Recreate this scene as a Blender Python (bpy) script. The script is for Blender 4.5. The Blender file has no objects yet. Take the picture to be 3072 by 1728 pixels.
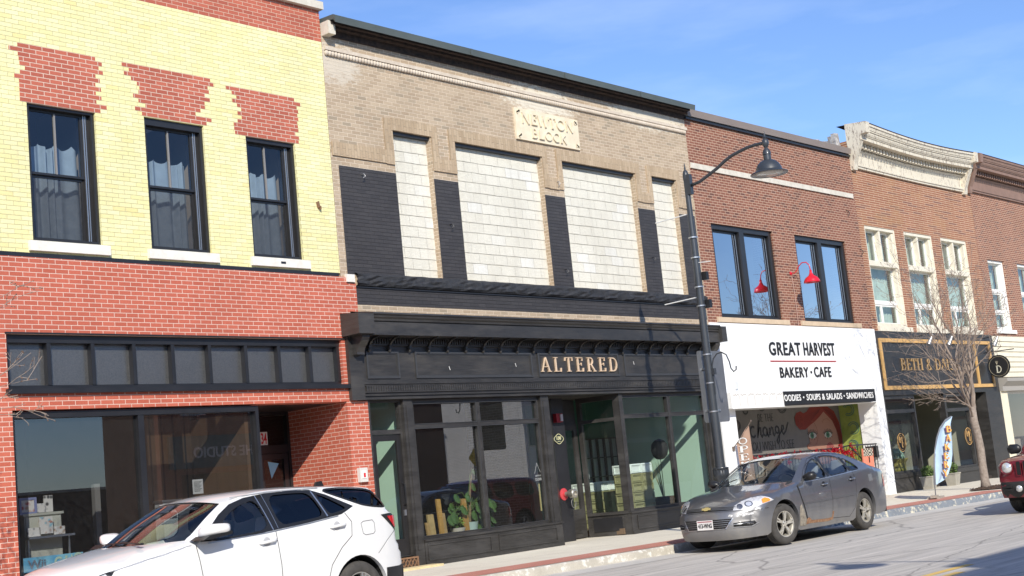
import bpy, bmesh, math, random
from mathutils import Vector, Matrix, geometry
from mathutils.bvhtree import BVHTree
random.seed(7)
SC = bpy.context.scene
COL = SC.collection
R = math.radians
PI = math.pi

# ------------------------------------------------------------------ camera
cam_d = bpy.data.cameras.new("camera")
cam = bpy.data.objects.new("camera", cam_d)
COL.objects.link(cam)
SC.camera = cam
YAW, PITCH, ROLL, FPX = 0.853839, 0.143102, -0.099523, 4096.0
_f = Vector((math.sin(YAW) * math.cos(PITCH), math.cos(YAW) * math.cos(PITCH), math.sin(PITCH)))
_r = Vector((math.cos(YAW), -math.sin(YAW), 0))
_u = _r.cross(_f)
_r2 = _r * math.cos(ROLL) + _u * math.sin(ROLL)
_u2 = -_r * math.sin(ROLL) + _u * math.cos(ROLL)
cam.matrix_world = Matrix(((_r2.x, _u2.x, -_f.x, 0.0), (_r2.y, _u2.y, -_f.y, -17.55), (_r2.z, _u2.z, -_f.z, 1.45), (0, 0, 0, 1)))
cam_d.sensor_width = 36.0
cam_d.lens = FPX / 3072.0 * 36.0
cam_d.clip_start = 0.05
cam_d.clip_end = 3000.0

# ------------------------------------------------------------------ sky and sun
SUN_EL = 31.1
SUN_DIR = Vector((0.72, 1.0, -0.744)).normalized()      # the way the light travels
W = bpy.data.worlds.new("World")
SC.world = W
W.use_nodes = True
nt = W.node_tree
nt.nodes.clear()
wo = nt.nodes.new("ShaderNodeOutputWorld")
bg = nt.nodes.new("ShaderNodeBackground")
sky = nt.nodes.new("ShaderNodeTexSky")
sky.sky_type = 'NISHITA'
sky.sun_disc = False
sky.sun_elevation = R(SUN_EL)
sky.sun_rotation = math.atan2(-SUN_DIR.x, -SUN_DIR.y)
sky.air_density = 1.0
sky.dust_density = 0.0
sky.ozone_density = 3.0
# thin cirrus streaks
tc = nt.nodes.new("ShaderNodeTexCoord")
mp = nt.nodes.new("ShaderNodeMapping")
mp.inputs['Rotation'].default_value = (0.0, 0.0, R(-48))
mp.inputs['Scale'].default_value = (1.2, 3.0, 12.0)
nz = nt.nodes.new("ShaderNodeTexNoise")
nz.inputs['Scale'].default_value = 1.3
nz.inputs['Detail'].default_value = 6.0
nz.inputs['Roughness'].default_value = 0.55
cr = nt.nodes.new("ShaderNodeMapRange")
cr.inputs['From Min'].default_value = 0.47
cr.inputs['From Max'].default_value = 0.80
cr.inputs['To Max'].default_value = 0.18
mx = nt.nodes.new("ShaderNodeMix")
mx.data_type = 'RGBA'
mx.inputs['B'].default_value = (9.0, 9.8, 11.0, 1)
nt.links.new(tc.outputs['Generated'], mp.inputs['Vector'])
nt.links.new(mp.outputs[0], nz.inputs['Vector'])
nt.links.new(nz.outputs[0], cr.inputs['Value'])
nt.links.new(cr.outputs[0], mx.inputs['Factor'])
hs = nt.nodes.new("ShaderNodeMix"); hs.data_type = 'RGBA'; hs.blend_type = 'MULTIPLY'; hs.inputs['Factor'].default_value = 1.0
hs.inputs['B'].default_value = (0.88, 0.97, 1.20, 1)
nt.links.new(sky.outputs[0], hs.inputs['A'])
nt.links.new(hs.outputs['Result'], mx.inputs['A'])
nt.links.new(mx.outputs['Result'], bg.inputs['Color'])
bg.inputs['Strength'].default_value = 0.12
nt.links.new(bg.outputs[0], wo.inputs[0])

sun_d = bpy.data.lights.new("sun", 'SUN')
sun_d.energy = 4.2
sun_d.angle = R(0.5)
sun_d.color = (1.0, 0.94, 0.83)
sun = bpy.data.objects.new("sun", sun_d)
COL.objects.link(sun)
sun.rotation_mode = 'QUATERNION'
sun.rotation_quaternion = SUN_DIR.to_track_quat('-Z', 'Y')
sun.location = (-30, -45, 40)
SC.view_settings.view_transform = 'Standard'
SC.view_settings.look = 'None'
SC.view_settings.gamma = 1.0
SC.view_settings.exposure = 0.35
SC.cycles.max_bounces = 8
SC.cycles.transparent_max_bounces = 24
SC.cycles.use_denoising = True

# ------------------------------------------------------------------ helpers
def tag(o, label=None, cat=None, group=None, kind=None):
    if label: o['label'] = label
    if cat: o['category'] = cat
    if group: o['group'] = group
    if kind: o['kind'] = kind
    return o

def empty(name, loc=(0, 0, 0), parent=None, rz=0):
    o = bpy.data.objects.new(name, None)
    o.empty_display_size = 0.2
    COL.objects.link(o)
    o.location = loc
    o.rotation_euler = (0, 0, rz)
    if parent: o.parent = parent
    return o

WROOT = set()
def wroot(name, loc, label, cat, group=None):
    """a thing's Empty; its parts are modelled in world coordinates"""
    o = empty(name, loc); WROOT.add(o.name); tag(o, label, cat, group); return o

class MB:
    def __init__(s):
        s.v = []; s.f = []
    def add(s, vs, fs):
        n = len(s.v); s.v += [tuple(p) for p in vs]; s.f += [tuple(n + i for i in q) for q in fs]
        return s
    def box(s, x0, x1, y0, y1, z0, z1):
        return s.add([(x0, y0, z0), (x1, y0, z0), (x1, y1, z0), (x0, y1, z0), (x0, y0, z1), (x1, y0, z1), (x1, y1, z1), (x0, y1, z1)],
                     [(3, 2, 1, 0), (4, 5, 6, 7), (0, 1, 5, 4), (1, 2, 6, 5), (2, 3, 7, 6), (3, 0, 4, 7)])
    def obox(s, c, ax, ay, az):
        """box round centre c with half axes as vectors"""
        c, ax, ay, az = Vector(c), Vector(ax), Vector(ay), Vector(az)
        vs = [c + i * ax + j * ay + k * az for k in (-1, 1) for (i, j) in ((-1, -1), (1, -1), (1, 1), (-1, 1))]
        return s.add(vs, [(3, 2, 1, 0), (4, 5, 6, 7), (0, 1, 5, 4), (1, 2, 6, 5), (2, 3, 7, 6), (3, 0, 4, 7)])
    def quad(s, *p):
        return s.add(p, [tuple(range(len(p)))])
    def tube(s, pts, rad, n=8, cap=True, closed=False):
        pts = [Vector(p) for p in pts]
        if not isinstance(rad, (list, tuple)): rad = [rad] * len(pts)
        m = len(pts); rings = []
        up = None
        for i, p in enumerate(pts):
            if closed: d = pts[(i + 1) % m] - pts[i - 1]
            else: d = pts[min(i + 1, m - 1)] - pts[max(i - 1, 0)]
            if d.length < 1e-9: d = Vector((0, 0, 1))
            d.normalize()
            if up is None:
                up = Vector((0, 0, 1)) if abs(d.z) < 0.9 else Vector((1, 0, 0))
            a = (up - d * up.dot(d))
            if a.length < 1e-6: a = d.orthogonal()
            a.normalize(); up = a; b = d.cross(a)
            rings.append([p + (a * math.cos(2 * PI * k / n) + b * math.sin(2 * PI * k / n)) * rad[i] for k in range(n)])
        vs = [q for r_ in rings for q in r_]
        fs = []
        for i in range(m if closed else m - 1):
            for k in range(n):
                a0 = i * n + k; a1 = i * n + (k + 1) % n; j = ((i + 1) % m) * n
                fs.append((a0, a1, j + (k + 1) % n, j + k))
        if cap and not closed:
            fs.append(tuple(range(n - 1, -1, -1))); fs.append(tuple((m - 1) * n + k for k in range(n)))
        return s.add(vs, fs)
    def lathe(s, prof, c=(0, 0, 0), n=24, axis='z', cap=True):
        """prof: list of (radius, along-axis)"""
        vs = []
        for r_, h in prof:
            for k in range(n):
                a = 2 * PI * k / n; p, q = r_ * math.cos(a), r_ * math.sin(a)
                v = {'z': (p, q, h), 'y': (p, h, q), 'x': (h, p, q)}[axis]
                vs.append((c[0] + v[0], c[1] + v[1], c[2] + v[2]))
        fs = []
        for i in range(len(prof) - 1):
            for k in range(n):
                fs.append((i * n + k, i * n + (k + 1) % n, (i + 1) * n + (k + 1) % n, (i + 1) * n + k))
        if cap and prof[0][0] > 1e-6: fs.append(tuple(range(n - 1, -1, -1)))
        if cap and prof[-1][0] > 1e-6: fs.append(tuple((len(prof) - 1) * n + k for k in range(n)))
        return s.add(vs, fs)
    def prism(s, poly, d0, d1, plane='xz'):
        """extrude a 2-D outline; plane xz -> depth y, yz -> depth x, xy -> depth z"""
        m = len(poly)
        def P(p, d): return {'xz': (p[0], d, p[1]), 'yz': (d, p[0], p[1]), 'xy': (p[0], p[1], d)}[plane]
        n0 = len(s.v)
        s.v += [P(p, d0) for p in poly] + [P(p, d1) for p in poly]
        tri = geometry.tessellate_polygon([[Vector((p[0], p[1], 0)) for p in poly]])
        for t in tri:
            s.f.append((n0 + t[0], n0 + t[1], n0 + t[2])); s.f.append((n0 + m + t[2], n0 + m + t[1], n0 + m + t[0]))
        for i in range(m):
            j = (i + 1) % m
            s.f.append((n0 + i, n0 + j, n0 + m + j, n0 + m + i))
        return s
    def loft(s, rings, closed=True, cap=False):
        n0 = len(s.v); n = len(rings[0])
        for r_ in rings: s.v += [tuple(p) for p in r_]
        for i in range(len(rings) - 1):
            for k in range(n if closed else n - 1):
                k2 = (k + 1) % n
                s.f.append((n0 + i * n + k, n0 + i * n + k2, n0 + (i + 1) * n + k2, n0 + (i + 1) * n + k))
        if cap:
            s.f.append(tuple(n0 + k for k in range(n - 1, -1, -1))); s.f.append(tuple(n0 + (len(rings) - 1) * n + k for k in range(n)))
        return s
    def xf(s, M):
        s.v = [tuple(M @ Vector(p)) for p in s.v]; return s
    def build(s, name, mat, parent=None, smooth=False, weld=False, fixn=False, **tags):
        me = bpy.data.meshes.new(name)
        me.from_pydata(s.v, [], s.f)
        if weld or fixn:
            bm = bmesh.new(); bm.from_mesh(me)
            if weld: bmesh.ops.remove_doubles(bm, verts=bm.verts, dist=2e-4)
            bmesh.ops.recalc_face_normals(bm, faces=bm.faces)
            bm.to_mesh(me); bm.free()
        me.materials.append(mat)
        if smooth:
            for p in me.polygons: p.use_smooth = True
        me.update()
        o = bpy.data.objects.new(name, me)
        COL.objects.link(o)
        if smooth and smooth != 'all':
            sharp_by_angle(me, 38)
        if parent:
            o.parent = parent
            if parent.name in WROOT: o.matrix_parent_inverse = Matrix.Translation(-parent.location)
        if tags: tag(o, **tags)
        return o

def sharp_by_angle(me, deg):
    bm = bmesh.new(); bm.from_mesh(me)
    c = math.cos(R(deg))
    for e in bm.edges:
        if len(e.link_faces) == 2 and e.link_faces[0].normal.dot(e.link_faces[1].normal) < c: e.smooth = False
    bm.to_mesh(me); bm.free()

def tree_copy(o, parent=None):
    c = o.copy(); COL.objects.link(c)
    c.parent = parent
    for ch in list(o.children): tree_copy(ch, c)
    return c

def wallgrid(m, x0, x1, z0, z1, yf, yb, holes):
    """a wall slab between yf (front) and yb with rectangular holes (hx0,hx1,hz0,hz1)"""
    xs = sorted({x0, x1, *[min(max(h[i], x0), x1) for h in holes for i in (0, 1)]})
    zs = sorted({z0, z1, *[min(max(h[i], z0), z1) for h in holes for i in (2, 3)]})
    def solid(i, j):
        if i < 0 or j < 0 or i >= len(xs) - 1 or j >= len(zs) - 1: return False
        cx, cz = (xs[i] + xs[i + 1]) / 2, (zs[j] + zs[j + 1]) / 2
        return not any(h[0] < cx < h[1] and h[2] < cz < h[3] for h in holes)
    for i in range(len(xs) - 1):
        for j in range(len(zs) - 1):
            if not solid(i, j): continue
            a, b, c, d = xs[i], xs[i + 1], zs[j], zs[j + 1]
            m.quad((a, yf, c), (b, yf, c), (b, yf, d), (a, yf, d))
            m.quad((b, yb, c), (a, yb, c), (a, yb, d), (b, yb, d))
            if not solid(i - 1, j): m.quad((a, yb, c), (a, yf, c), (a, yf, d), (a, yb, d))
            if not solid(i + 1, j): m.quad((b, yf, c), (b, yb, c), (b, yb, d), (b, yf, d))
            if not solid(i, j - 1): m.quad((a, yb, c), (b, yb, c), (b, yf, c), (a, yf, c))
            if not solid(i, j + 1): m.quad((a, yf, d), (b, yf, d), (b, yb, d), (a, yb, d))
    return m

def frame_xz(m, x0, x1, z0, z1, w, y0, y1, wt=None, wb=None):
    """a rectangular frame of boards (butted) in the wall plane"""
    wt = wt or w; wb = wb or w
    m.box(x0, x0 + w, y0, y1, z0, z1); m.box(x1 - w, x1, y0, y1, z0, z1)
    m.box(x0 + w, x1 - w, y0, y1, z1 - wt, z1); m.box(x0 + w, x1 - w, y0, y1, z0, z0 + wb)
    return m

def text_mesh(txt, size, depth, bold=0.0, sx=1.0, spacing=1.0, align='LEFT', shear=0.0):
    cu = bpy.data.curves.new("lettering", 'FONT')
    cu.body = txt; cu.size = size; cu.extrude = depth / 2; cu.offset = bold
    cu.space_character = spacing; cu.align_x = align; cu.shear = shear; cu.resolution_u = 3
    o = bpy.data.objects.new("lettering", cu); COL.objects.link(o)
    dg = bpy.context.evaluated_depsgraph_get(); dg.update()
    me = o.evaluated_get(dg).to_mesh()
    m = MB(); m.add([(v.co.x * sx, v.co.z, v.co.y) for v in me.vertices], [tuple(reversed(p.vertices)) for p in me.polygons])
    o.evaluated_get(dg).to_mesh_clear()
    bpy.data.objects.remove(o); bpy.data.curves.remove(cu)
    return m        # lies in the xz plane, facing -y

def fit_text(m, x0, x1, z0, z1, y):
    xs = [v[0] for v in m.v]; zs = [v[2] for v in m.v]
    ax = (x1 - x0) / (max(xs) - min(xs)); az = (z1 - z0) / (max(zs) - min(zs))
    m.v = [(x0 + (v[0] - min(xs)) * ax, y + v[1], z0 + (v[2] - min(zs)) * az) for v in m.v]
    return m

def arc(cx, cz, rx, rz, a0, a1, n=10):
    return [(cx + rx * math.cos(R(a0 + (a1 - a0) * i / n)), cz + rz * math.sin(R(a0 + (a1 - a0) * i / n))) for i in range(n + 1)]

# capital serif letters, unit height: (advance, [(points, thickness)], [serif (x, z, halfwidth)])
TK, TN = 0.17, 0.07
SERIF = {
 'A': (0.86, [([(0.10, 0), (0.43, 1)], TN), ([(0.43, 1), (0.74, 0)], TK), ([(0.22, 0.34), (0.64, 0.34)], TN)], [(0.10, 0, .11), (0.74, 0, .14)]),
 'L': (0.70, [([(0.18, 0), (0.18, 1)], TK), ([(0.18, 0.03), (0.62, 0.03)], TN), ([(0.61, 0.0), (0.64, 0.26)], TN)], [(0.18, 0, .15), (0.18, 1, .15)]),
 'T': (0.76, [([(0.38, 0), (0.38, 1)], TK), ([(0.06, 0.97), (0.70, 0.97)], TN), ([(0.05, 0.76), (0.08, 1.0)], TN), ([(0.71, 0.76), (0.68, 1.0)], TN)], [(0.38, 0, .15)]),
 'E': (0.72, [([(0.18, 0), (0.18, 1)], TK), ([(0.18, 0.03), (0.60, 0.03)], TN), ([(0.18, 0.97), (0.58, 0.97)], TN), ([(0.18, 0.52), (0.48, 0.52)], TN), ([(0.61, 0), (0.64, 0.25)], TN), ([(0.59, 1), (0.60, 0.76)], TN), ([(0.48, .62), (0.48, .42)], TN)], [(0.14, 0, .12), (0.14, 1, .12)]),
 'R': (0.84, [([(0.18, 0), (0.18, 1)], TK), ([(0.18, 0.97), (0.36, 0.97)] + arc(0.36, 0.74, .20, .23, 90, -90) + [(0.18, 0.51)], 0.11), ([(0.38, 0.5), (0.72, 0.0)], TK)], [(0.18, 0, .15), (0.16, 1, .13), (0.74, 0, .12)]),
 'D': (0.90, [([(0.18, 0), (0.18, 1)], TK), ([(0.18, 0.97), (0.38, 0.97)] + arc(0.38, 0.5, .38, .47, 90, -90, 14) + [(0.18, 0.03)], 0.11)], [(0.15, 0, .12), (0.15, 1, .12)]),
 'B': (0.80, [([(0.18, 0), (0.18, 1)], TK), ([(0.18, 0.97), (0.36, 0.97)] + arc(0.36, 0.75, .18, .22, 90, -90) + [(0.18, 0.53)], 0.10), ([(0.36, 0.53)] + arc(0.38, 0.28, .24, .25, 90, -90) + [(0.18, 0.03)], 0.10)], [(0.15, 0, .12), (0.15, 1, .12)]),
 'H': (0.94, [([(0.18, 0), (0.18, 1)], TK), ([(0.74, 0), (0.74, 1)], TK), ([(0.18, 0.51), (0.74, 0.51)], TN)], [(0.18, 0, .14), (0.18, 1, .14), (0.74, 0, .14), (0.74, 1, .14)]),
 'I': (0.40, [([(0.20, 0), (0.20, 1)], TK)], [(0.20, 0, .14), (0.20, 1, .14)]),
 'S': (0.66, [(arc(0.34, 0.74, .21, .23, 35, 245) + arc(0.34, 0.27, .23, .25, 75, -145), 0.12)], []),
 'Y': (0.80, [([(0.08, 1), (0.40, 0.48)], TK), ([(0.72, 1), (0.40, 0.48)], TN), ([(0.40, 0), (0.40, 0.5)], TK)], [(0.40, 0, .14), (0.10, 1, .12), (0.70, 1, .10)]),
 '&': (0.86, [(arc(0.36, 0.77, .15, .20, -60, 240) + [(0.72, 0.02)], 0.10), (arc(0.36, 0.27, .26, .26, 110, 350), 0.10)], []),
 'N': (0.92, [([(0.17, 0), (0.17, 1)], TN), ([(0.17, 1), (0.76, 0)], TK), ([(0.76, 0), (0.76, 1)], TN)], []),
 'W': (1.10, [([(0.06, 1), (0.30, 0)], TK), ([(0.30, 0), (0.54, 1)], TN), ([(0.54, 1), (0.78, 0)], TK), ([(0.78, 0), (1.02, 1)], TN)], []),
 'O': (0.92, [(arc(0.46, 0.5, .36, .46, 0, 360, 22), 0.12)], []),
 'C': (0.84, [(arc(0.46, 0.5, .36, .46, 45, 315, 18), 0.12)], []),
 'K': (0.84, [([(0.18, 0), (0.18, 1)], TK), ([(0.70, 1), (0.20, 0.42)], TN), ([(0.34, 0.58), (0.74, 0)], TK)], []),
 'P': (0.78, [([(0.18, 0), (0.18, 1)], TK), ([(0.18, 0.97), (0.38, 0.97)] + arc(0.38, 0.72, .20, .25, 90, -90) + [(0.18, 0.47)], 0.10)], [(0.18, 0, .15), (0.16, 1, .13)]),
 'G': (0.9, [(arc(0.46, 0.5, .36, .46, 50, 360, 20) + [(0.58, 0.5)], 0.12)], []),
 'M': (1.1, [([(0.14, 0), (0.14, 1)], TN), ([(0.14, 1), (0.54, 0.1)], TK), ([(0.54, 0.1), (0.94, 1)], TN), ([(0.94, 0), (0.94, 1)], TK)], []),
 'V': (0.8, [([(0.06, 1), (0.38, 0)], TK), ([(0.38, 0), (0.72, 1)], TN)], []),
 ' ': (0.42, [], []),
}
def ribbon(m, pts, w, y0, y1, closed=False):
    """a mitred strip in the xz plane with thickness y0..y1"""
    n = len(pts)
    P = [Vector((p[0], p[1])) for p in pts]
    L, Rr = [], []
    for i in range(n):
        if closed: d0 = P[i] - P[i - 1]; d1 = P[(i + 1) % n] - P[i]
        else: d0 = P[i] - P[i - 1] if i else P[1] - P[0]; d1 = P[i + 1] - P[i] if i < n - 1 else d0
        d0 = d0.normalized() if d0.length else Vector((1, 0)); d1 = d1.normalized() if d1.length else d0
        t = d0 + d1
        t = t.normalized() if t.length > 1e-6 else d0
        nrm = Vector((-t.y, t.x)); k = max(0.5, nrm.dot(Vector((-d0.y, d0.x))))
        L.append(P[i] + nrm * w / 2 / k); Rr.append(P[i] - nrm * w / 2 / k)
    n0 = len(m.v)
    for a, b in zip(L, Rr):
        m.v += [(a.x, y0, a.y), (b.x, y0, b.y), (b.x, y1, b.y), (a.x, y1, a.y)]
    for i in range(n if closed else n - 1):
        a = n0 + i * 4; b = n0 + ((i + 1) % n) * 4
        for k in range(4):
            k2 = (k + 1) % 4
            m.f.append((a + k, b + k, b + k2, a + k2))
    if not closed:
        m.f.append((n0, n0 + 1, n0 + 2, n0 + 3)); e = n0 + (n - 1) * 4; m.f.append((e + 3, e + 2, e + 1, e))
    return m

def serif_letters(root, txt, x0, x1, y, z0, h, mat, depth, ts, track, name='letter'):
    """each letter a part of its own, spread evenly between x0 and x1"""
    parts = []; x = 0.0
    for ch in txt:
        adv = SERIF[ch][0]
        if ch != ' ': parts.append((x, serif_text(ch, depth, ts)))
        x += adv + track
    lo = parts[0][0] + min(v[0] for v in parts[0][1].v); hi = parts[-1][0] + max(v[0] for v in parts[-1][1].v); k = (x1 - x0) / (hi - lo)
    for ox, m in parts:
        m.v = [(x0 + (ox + v[0] - lo) * k, y + v[1], z0 + v[2] * h) for v in m.v]; m.build(name, mat, root)

def serif_text(txt, depth, tscale=1.0, serifs=True, track=0.0):
    m = MB(); x = 0.0
    k = 0
    for ch in txt:
        adv, strokes, sf = SERIF[ch]
        for pts, w in strokes:
            e = 0.002 * (k % 5); k += 1
            ribbon(m, [(x + p[0], p[1]) for p in pts], w * tscale, -depth - e, 0.0)
        if serifs:
            for sx, sz, hw in sf:
                e = 0.002 * (k % 5) + 0.001; k += 1
                z0 = 0.0 if sz == 0 else 0.95
                m.box(x + sx - hw, x + sx + hw, -depth - e, 0.0, z0, z0 + 0.05)
        x += adv + track
    return m

# ------------------------------------------------------------------ materials
MATS = {}
class NT:
    def __init__(s, name):
        s.m = bpy.data.materials.new(name); s.m.use_nodes = True
        s.t = s.m.node_tree; s.b = s.t.nodes["Principled BSDF"]; s.out = s.t.nodes["Material Output"]
    def n(s, typ, **kw):
        nd = s.t.nodes.new(typ)
        for k, v in kw.items():
            if k.startswith('_'): setattr(nd, k[1:], v)
            else:
                nd.inputs[k.replace('__', ' ')].default_value = v
        return nd
    def l(s, a, b): s.t.links.new(a, b)
    def coords(s, kind='Object'):
        return s.n("ShaderNodeTexCoord").outputs[kind]
    def noise(s, vec, scale, detail=4, rough=0.55, dim='3D'):
        nd = s.n("ShaderNodeTexNoise", Scale=scale, Detail=detail, Roughness=rough)
        s.l(vec, nd.inputs['Vector']); return nd.outputs['Fac']
    def ramp(s, fac, a, b, lo=0.0, hi=1.0):
        nd = s.n("ShaderNodeMapRange"); s.l(fac, nd.inputs['Value'])
        nd.inputs['From Min'].default_value = a; nd.inputs['From Max'].default_value = b
        nd.inputs['To Min'].default_value = lo; nd.inputs['To Max'].default_value = hi
        return nd.outputs[0]
    def mix(s, fac, a, b, mode='MIX'):
        nd = s.n("ShaderNodeMix", _data_type='RGBA', _blend_type=mode)
        for sock, v in (('Factor', fac), ('A', a), ('B', b)):
            if hasattr(v, 'is_linked') or hasattr(v, 'links'): s.l(v, nd.inputs[sock])
            elif isinstance(v, (tuple, list)): nd.inputs[sock].default_value = (*v[:3], 1)
            else: nd.inputs[sock].default_value = v
        return nd.outputs['Result']
    def scale(s, vec, v):
        nd = s.n("ShaderNodeMapping"); nd.inputs['Scale'].default_value = v
        s.l(vec, nd.inputs['Vector']); return nd.outputs[0]
    def bump(s, h, dist, strength=1.0, prev=None):
        nd = s.n("ShaderNodeBump", Strength=strength, Distance=dist); s.l(h, nd.inputs['Height'])
        if prev is not None: s.l(prev, nd.inputs['Normal'])
        return nd.outputs[0]
    def col(s, c):
        if isinstance(c, (tuple, list)): s.b.inputs['Base Color'].default_value = (*c[:3], 1)
        else: s.l(c, s.b.inputs['Base Color'])

def plain(name, c, rough=0.6, metal=0.0, coat=0.0, var=0.0, vscale=6.0, bump=0.0, bscale=40.0, spec=0.5):
    if name in MATS: return MATS[name]
    k = NT(name); k.b.inputs['Roughness'].default_value = rough; k.b.inputs['Metallic'].default_value = metal
    k.b.inputs['Coat Weight'].default_value = coat; k.b.inputs['Coat Roughness'].default_value = 0.04
    k.b.inputs['Specular IOR Level'].default_value = spec
    if var or bump: v = k.coords()
    if var:
        f = k.noise(v, vscale, 5)
        k.col(k.mix(k.ramp(f, 0.3, 0.7), tuple(x * (1 - var) for x in c), tuple(min(1, x * (1 + var)) for x in c)))
    else: k.col(c)
    if bump: k.l(k.bump(k.noise(v, bscale, 4), bump), k.b.inputs['Normal'])
    MATS[name] = k.m
    return k.m

def brick_mat(name, c1, c2, mortar, bw=0.2032, bh=0.0677, ms=0.005, smooth=0.1, x0=9.61, z0=4.205, depth=0.004,
              dark=None, darkamt=0.0, stain=None, stainamt=0.0, stain_scale=0.5, rough=0.85, vertical=False, freq=2,
              facebump=0.002, patch=None, patchbox=None, bias=0.0, jit=0.0, streakc=None):
    k = NT(name)
    geo = k.coords()
    sep = k.n("ShaderNodeSeparateXYZ"); k.l(geo, sep.inputs[0])
    ax = k.n("ShaderNodeMath", _operation='ADD'); k.l(sep.outputs[0], ax.inputs[0]); k.l(sep.outputs[1], ax.inputs[1])
    xs = k.n("ShaderNodeMath", _operation='SUBTRACT'); k.l(ax.outputs[0], xs.inputs[0]); xs.inputs[1].default_value = x0
    zs = k.n("ShaderNodeMath", _operation='SUBTRACT'); k.l(sep.outputs[2], zs.inputs[0]); zs.inputs[1].default_value = z0
    cmb = k.n("ShaderNodeCombineXYZ")
    if vertical: k.l(zs.outputs[0], cmb.inputs[0]); k.l(xs.outputs[0], cmb.inputs[1])
    else: k.l(xs.outputs[0], cmb.inputs[0]); k.l(zs.outputs[0], cmb.inputs[1])
    vec = cmb.outputs[0]
    if jit:
        nn = k.n("ShaderNodeTexNoise", Scale=2.2, Detail=3); k.l(geo, nn.inputs['Vector'])
        sb = k.n("ShaderNodeVectorMath", _operation='SUBTRACT'); k.l(nn.outputs['Color'], sb.inputs[0]); sb.inputs[1].default_value = (.5, .5, .5)
        sc_ = k.n("ShaderNodeVectorMath", _operation='SCALE'); k.l(sb.outputs[0], sc_.inputs[0]); sc_.inputs['Scale'].default_value = jit
        ad = k.n("ShaderNodeVectorMath", _operation='ADD'); k.l(vec, ad.inputs[0]); k.l(sc_.outputs[0], ad.inputs[1]); vec = ad.outputs[0]
    br = k.n("ShaderNodeTexBrick", _offset_frequency=freq)
    br.offset = 0.5
    for nme, v in (('Scale', 1.0), ('Mortar Size', ms), ('Mortar Smooth', smooth), ('Bias', bias), ('Brick Width', bw), ('Row Height', bh)):
        br.inputs[nme].default_value = v
    br.inputs['Color1'].default_value = (*c1, 1); br.inputs['Color2'].default_value = (*c2, 1); br.inputs['Mortar'].default_value = (*mortar, 1)
    k.l(vec, br.inputs['Vector'])
    c = br.outputs['Color']
    if dark:        # odd dark bricks: a second brick pattern on the same bond, only its tint is used
        b2 = k.n("ShaderNodeTexBrick", _offset_frequency=freq); b2.offset = 0.5
        for nme, v in (('Scale', 1.0), ('Mortar Size', 0.0), ('Brick Width', bw), ('Row Height', bh), ('Bias', 0.0)): b2.inputs[nme].default_value = v
        b2.inputs['Color1'].default_value = (0, 0, 0, 1); b2.inputs['Color2'].default_value = (1, 1, 1, 1)
        mo = k.n("ShaderNodeVectorMath", _operation='ADD'); k.l(vec, mo.inputs[0]); mo.inputs[1].default_value = (bw * 106, bh * 58, 0)
        k.l(mo.outputs[0], b2.inputs['Vector'])
        f = k.ramp(b2.outputs['Color'], 1 - darkamt, min(1, 1 - darkamt + 0.08))
        inv = k.n("ShaderNodeMath", _operation='SUBTRACT'); inv.inputs[0].default_value = 1.0; k.l(br.outputs['Fac'], inv.inputs[1])
        mm = k.n("ShaderNodeMath", _operation='MULTIPLY'); k.l(f, mm.inputs[0]); k.l(inv.outputs[0], mm.inputs[1])
        c = k.mix(mm.outputs[0], c, dark)
    fine = k.noise(geo, 55.0, 4, 0.7)
    c = k.mix(0.5, c, k.mix(k.ramp(fine, 0.3, 0.7), (0.72, 0.72, 0.72), (1.12, 1.12, 1.12)), 'MULTIPLY')
    big = k.noise(k.scale(geo, (1, 1, 0.6)), 0.9, 6, 0.6)
    c = k.mix(0.55, c, k.mix(k.ramp(big, 0.3, 0.72), (0.80, 0.79, 0.77), (1.1, 1.1, 1.1)), 'MULTIPLY')
    if stain:
        sn = k.noise(k.scale(geo, (1.0, 1.0, 2.0)), stain_scale, 8, 0.65)
        f = k.ramp(sn, 0.52, 0.72, 0, stainamt)
        c = k.mix(f, c, stain)
    if streakc:     # rain streaks running down the wall
        sk = k.noise(k.scale(geo, (7, 7, .45)), 1.4, 6, .6); c = k.mix(k.ramp(sk, .50, .78, 0, .45), c, streakc)
    if patchbox:    # weathered patch with its own place on the wall: x centre, z centre, half sizes, colour
        for (px, pz, hx, hz, pc, amt) in patchbox:
            dx = k.n("ShaderNodeMath", _operation='SUBTRACT'); k.l(sep.outputs[0], dx.inputs[0]); dx.inputs[1].default_value = px
            dz = k.n("ShaderNodeMath", _operation='SUBTRACT'); k.l(sep.outputs[2], dz.inputs[0]); dz.inputs[1].default_value = pz
            d1 = k.n("ShaderNodeMath", _operation='DIVIDE'); k.l(dx.outputs[0], d1.inputs[0]); d1.inputs[1].default_value = hx
            d2 = k.n("ShaderNodeMath", _operation='DIVIDE'); k.l(dz.outputs[0], d2.inputs[0]); d2.inputs[1].default_value = hz
            cb = k.n("ShaderNodeCombineXYZ"); k.l(d1.outputs[0], cb.inputs[0]); k.l(d2.outputs[0], cb.inputs[1])
            ln = k.n("ShaderNodeVectorMath", _operation='LENGTH'); k.l(cb.outputs[0], ln.inputs[0])
            nn2 = k.noise(k.scale(geo, (2.2, 1, 6)), 2.5, 6, 0.7)
            ad = k.n("ShaderNodeMath", _operation='MULTIPLY_ADD'); k.l(nn2, ad.inputs[0]); ad.inputs[1].default_value = -2.6; k.l(ln.outputs['Value'], ad.inputs[2])
            c = k.mix(k.ramp(ad.outputs[0], -0.75, -0.45, amt, 0), c, pc)
    k.col(c)
    k.b.inputs['Roughness'].default_value = rough
    inv2 = k.n("ShaderNodeMath", _operation='SUBTRACT'); inv2.inputs[0].default_value = 1.0; k.l(br.outputs['Fac'], inv2.inputs[1])
    b1 = k.bump(inv2.outputs[0], depth)
    b2_ = k.bump(k.noise(geo, 26.0, 5, 0.65), facebump * 2.0, 1.0, b1)
    k.l(b2_, k.b.inputs['Normal'])
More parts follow.
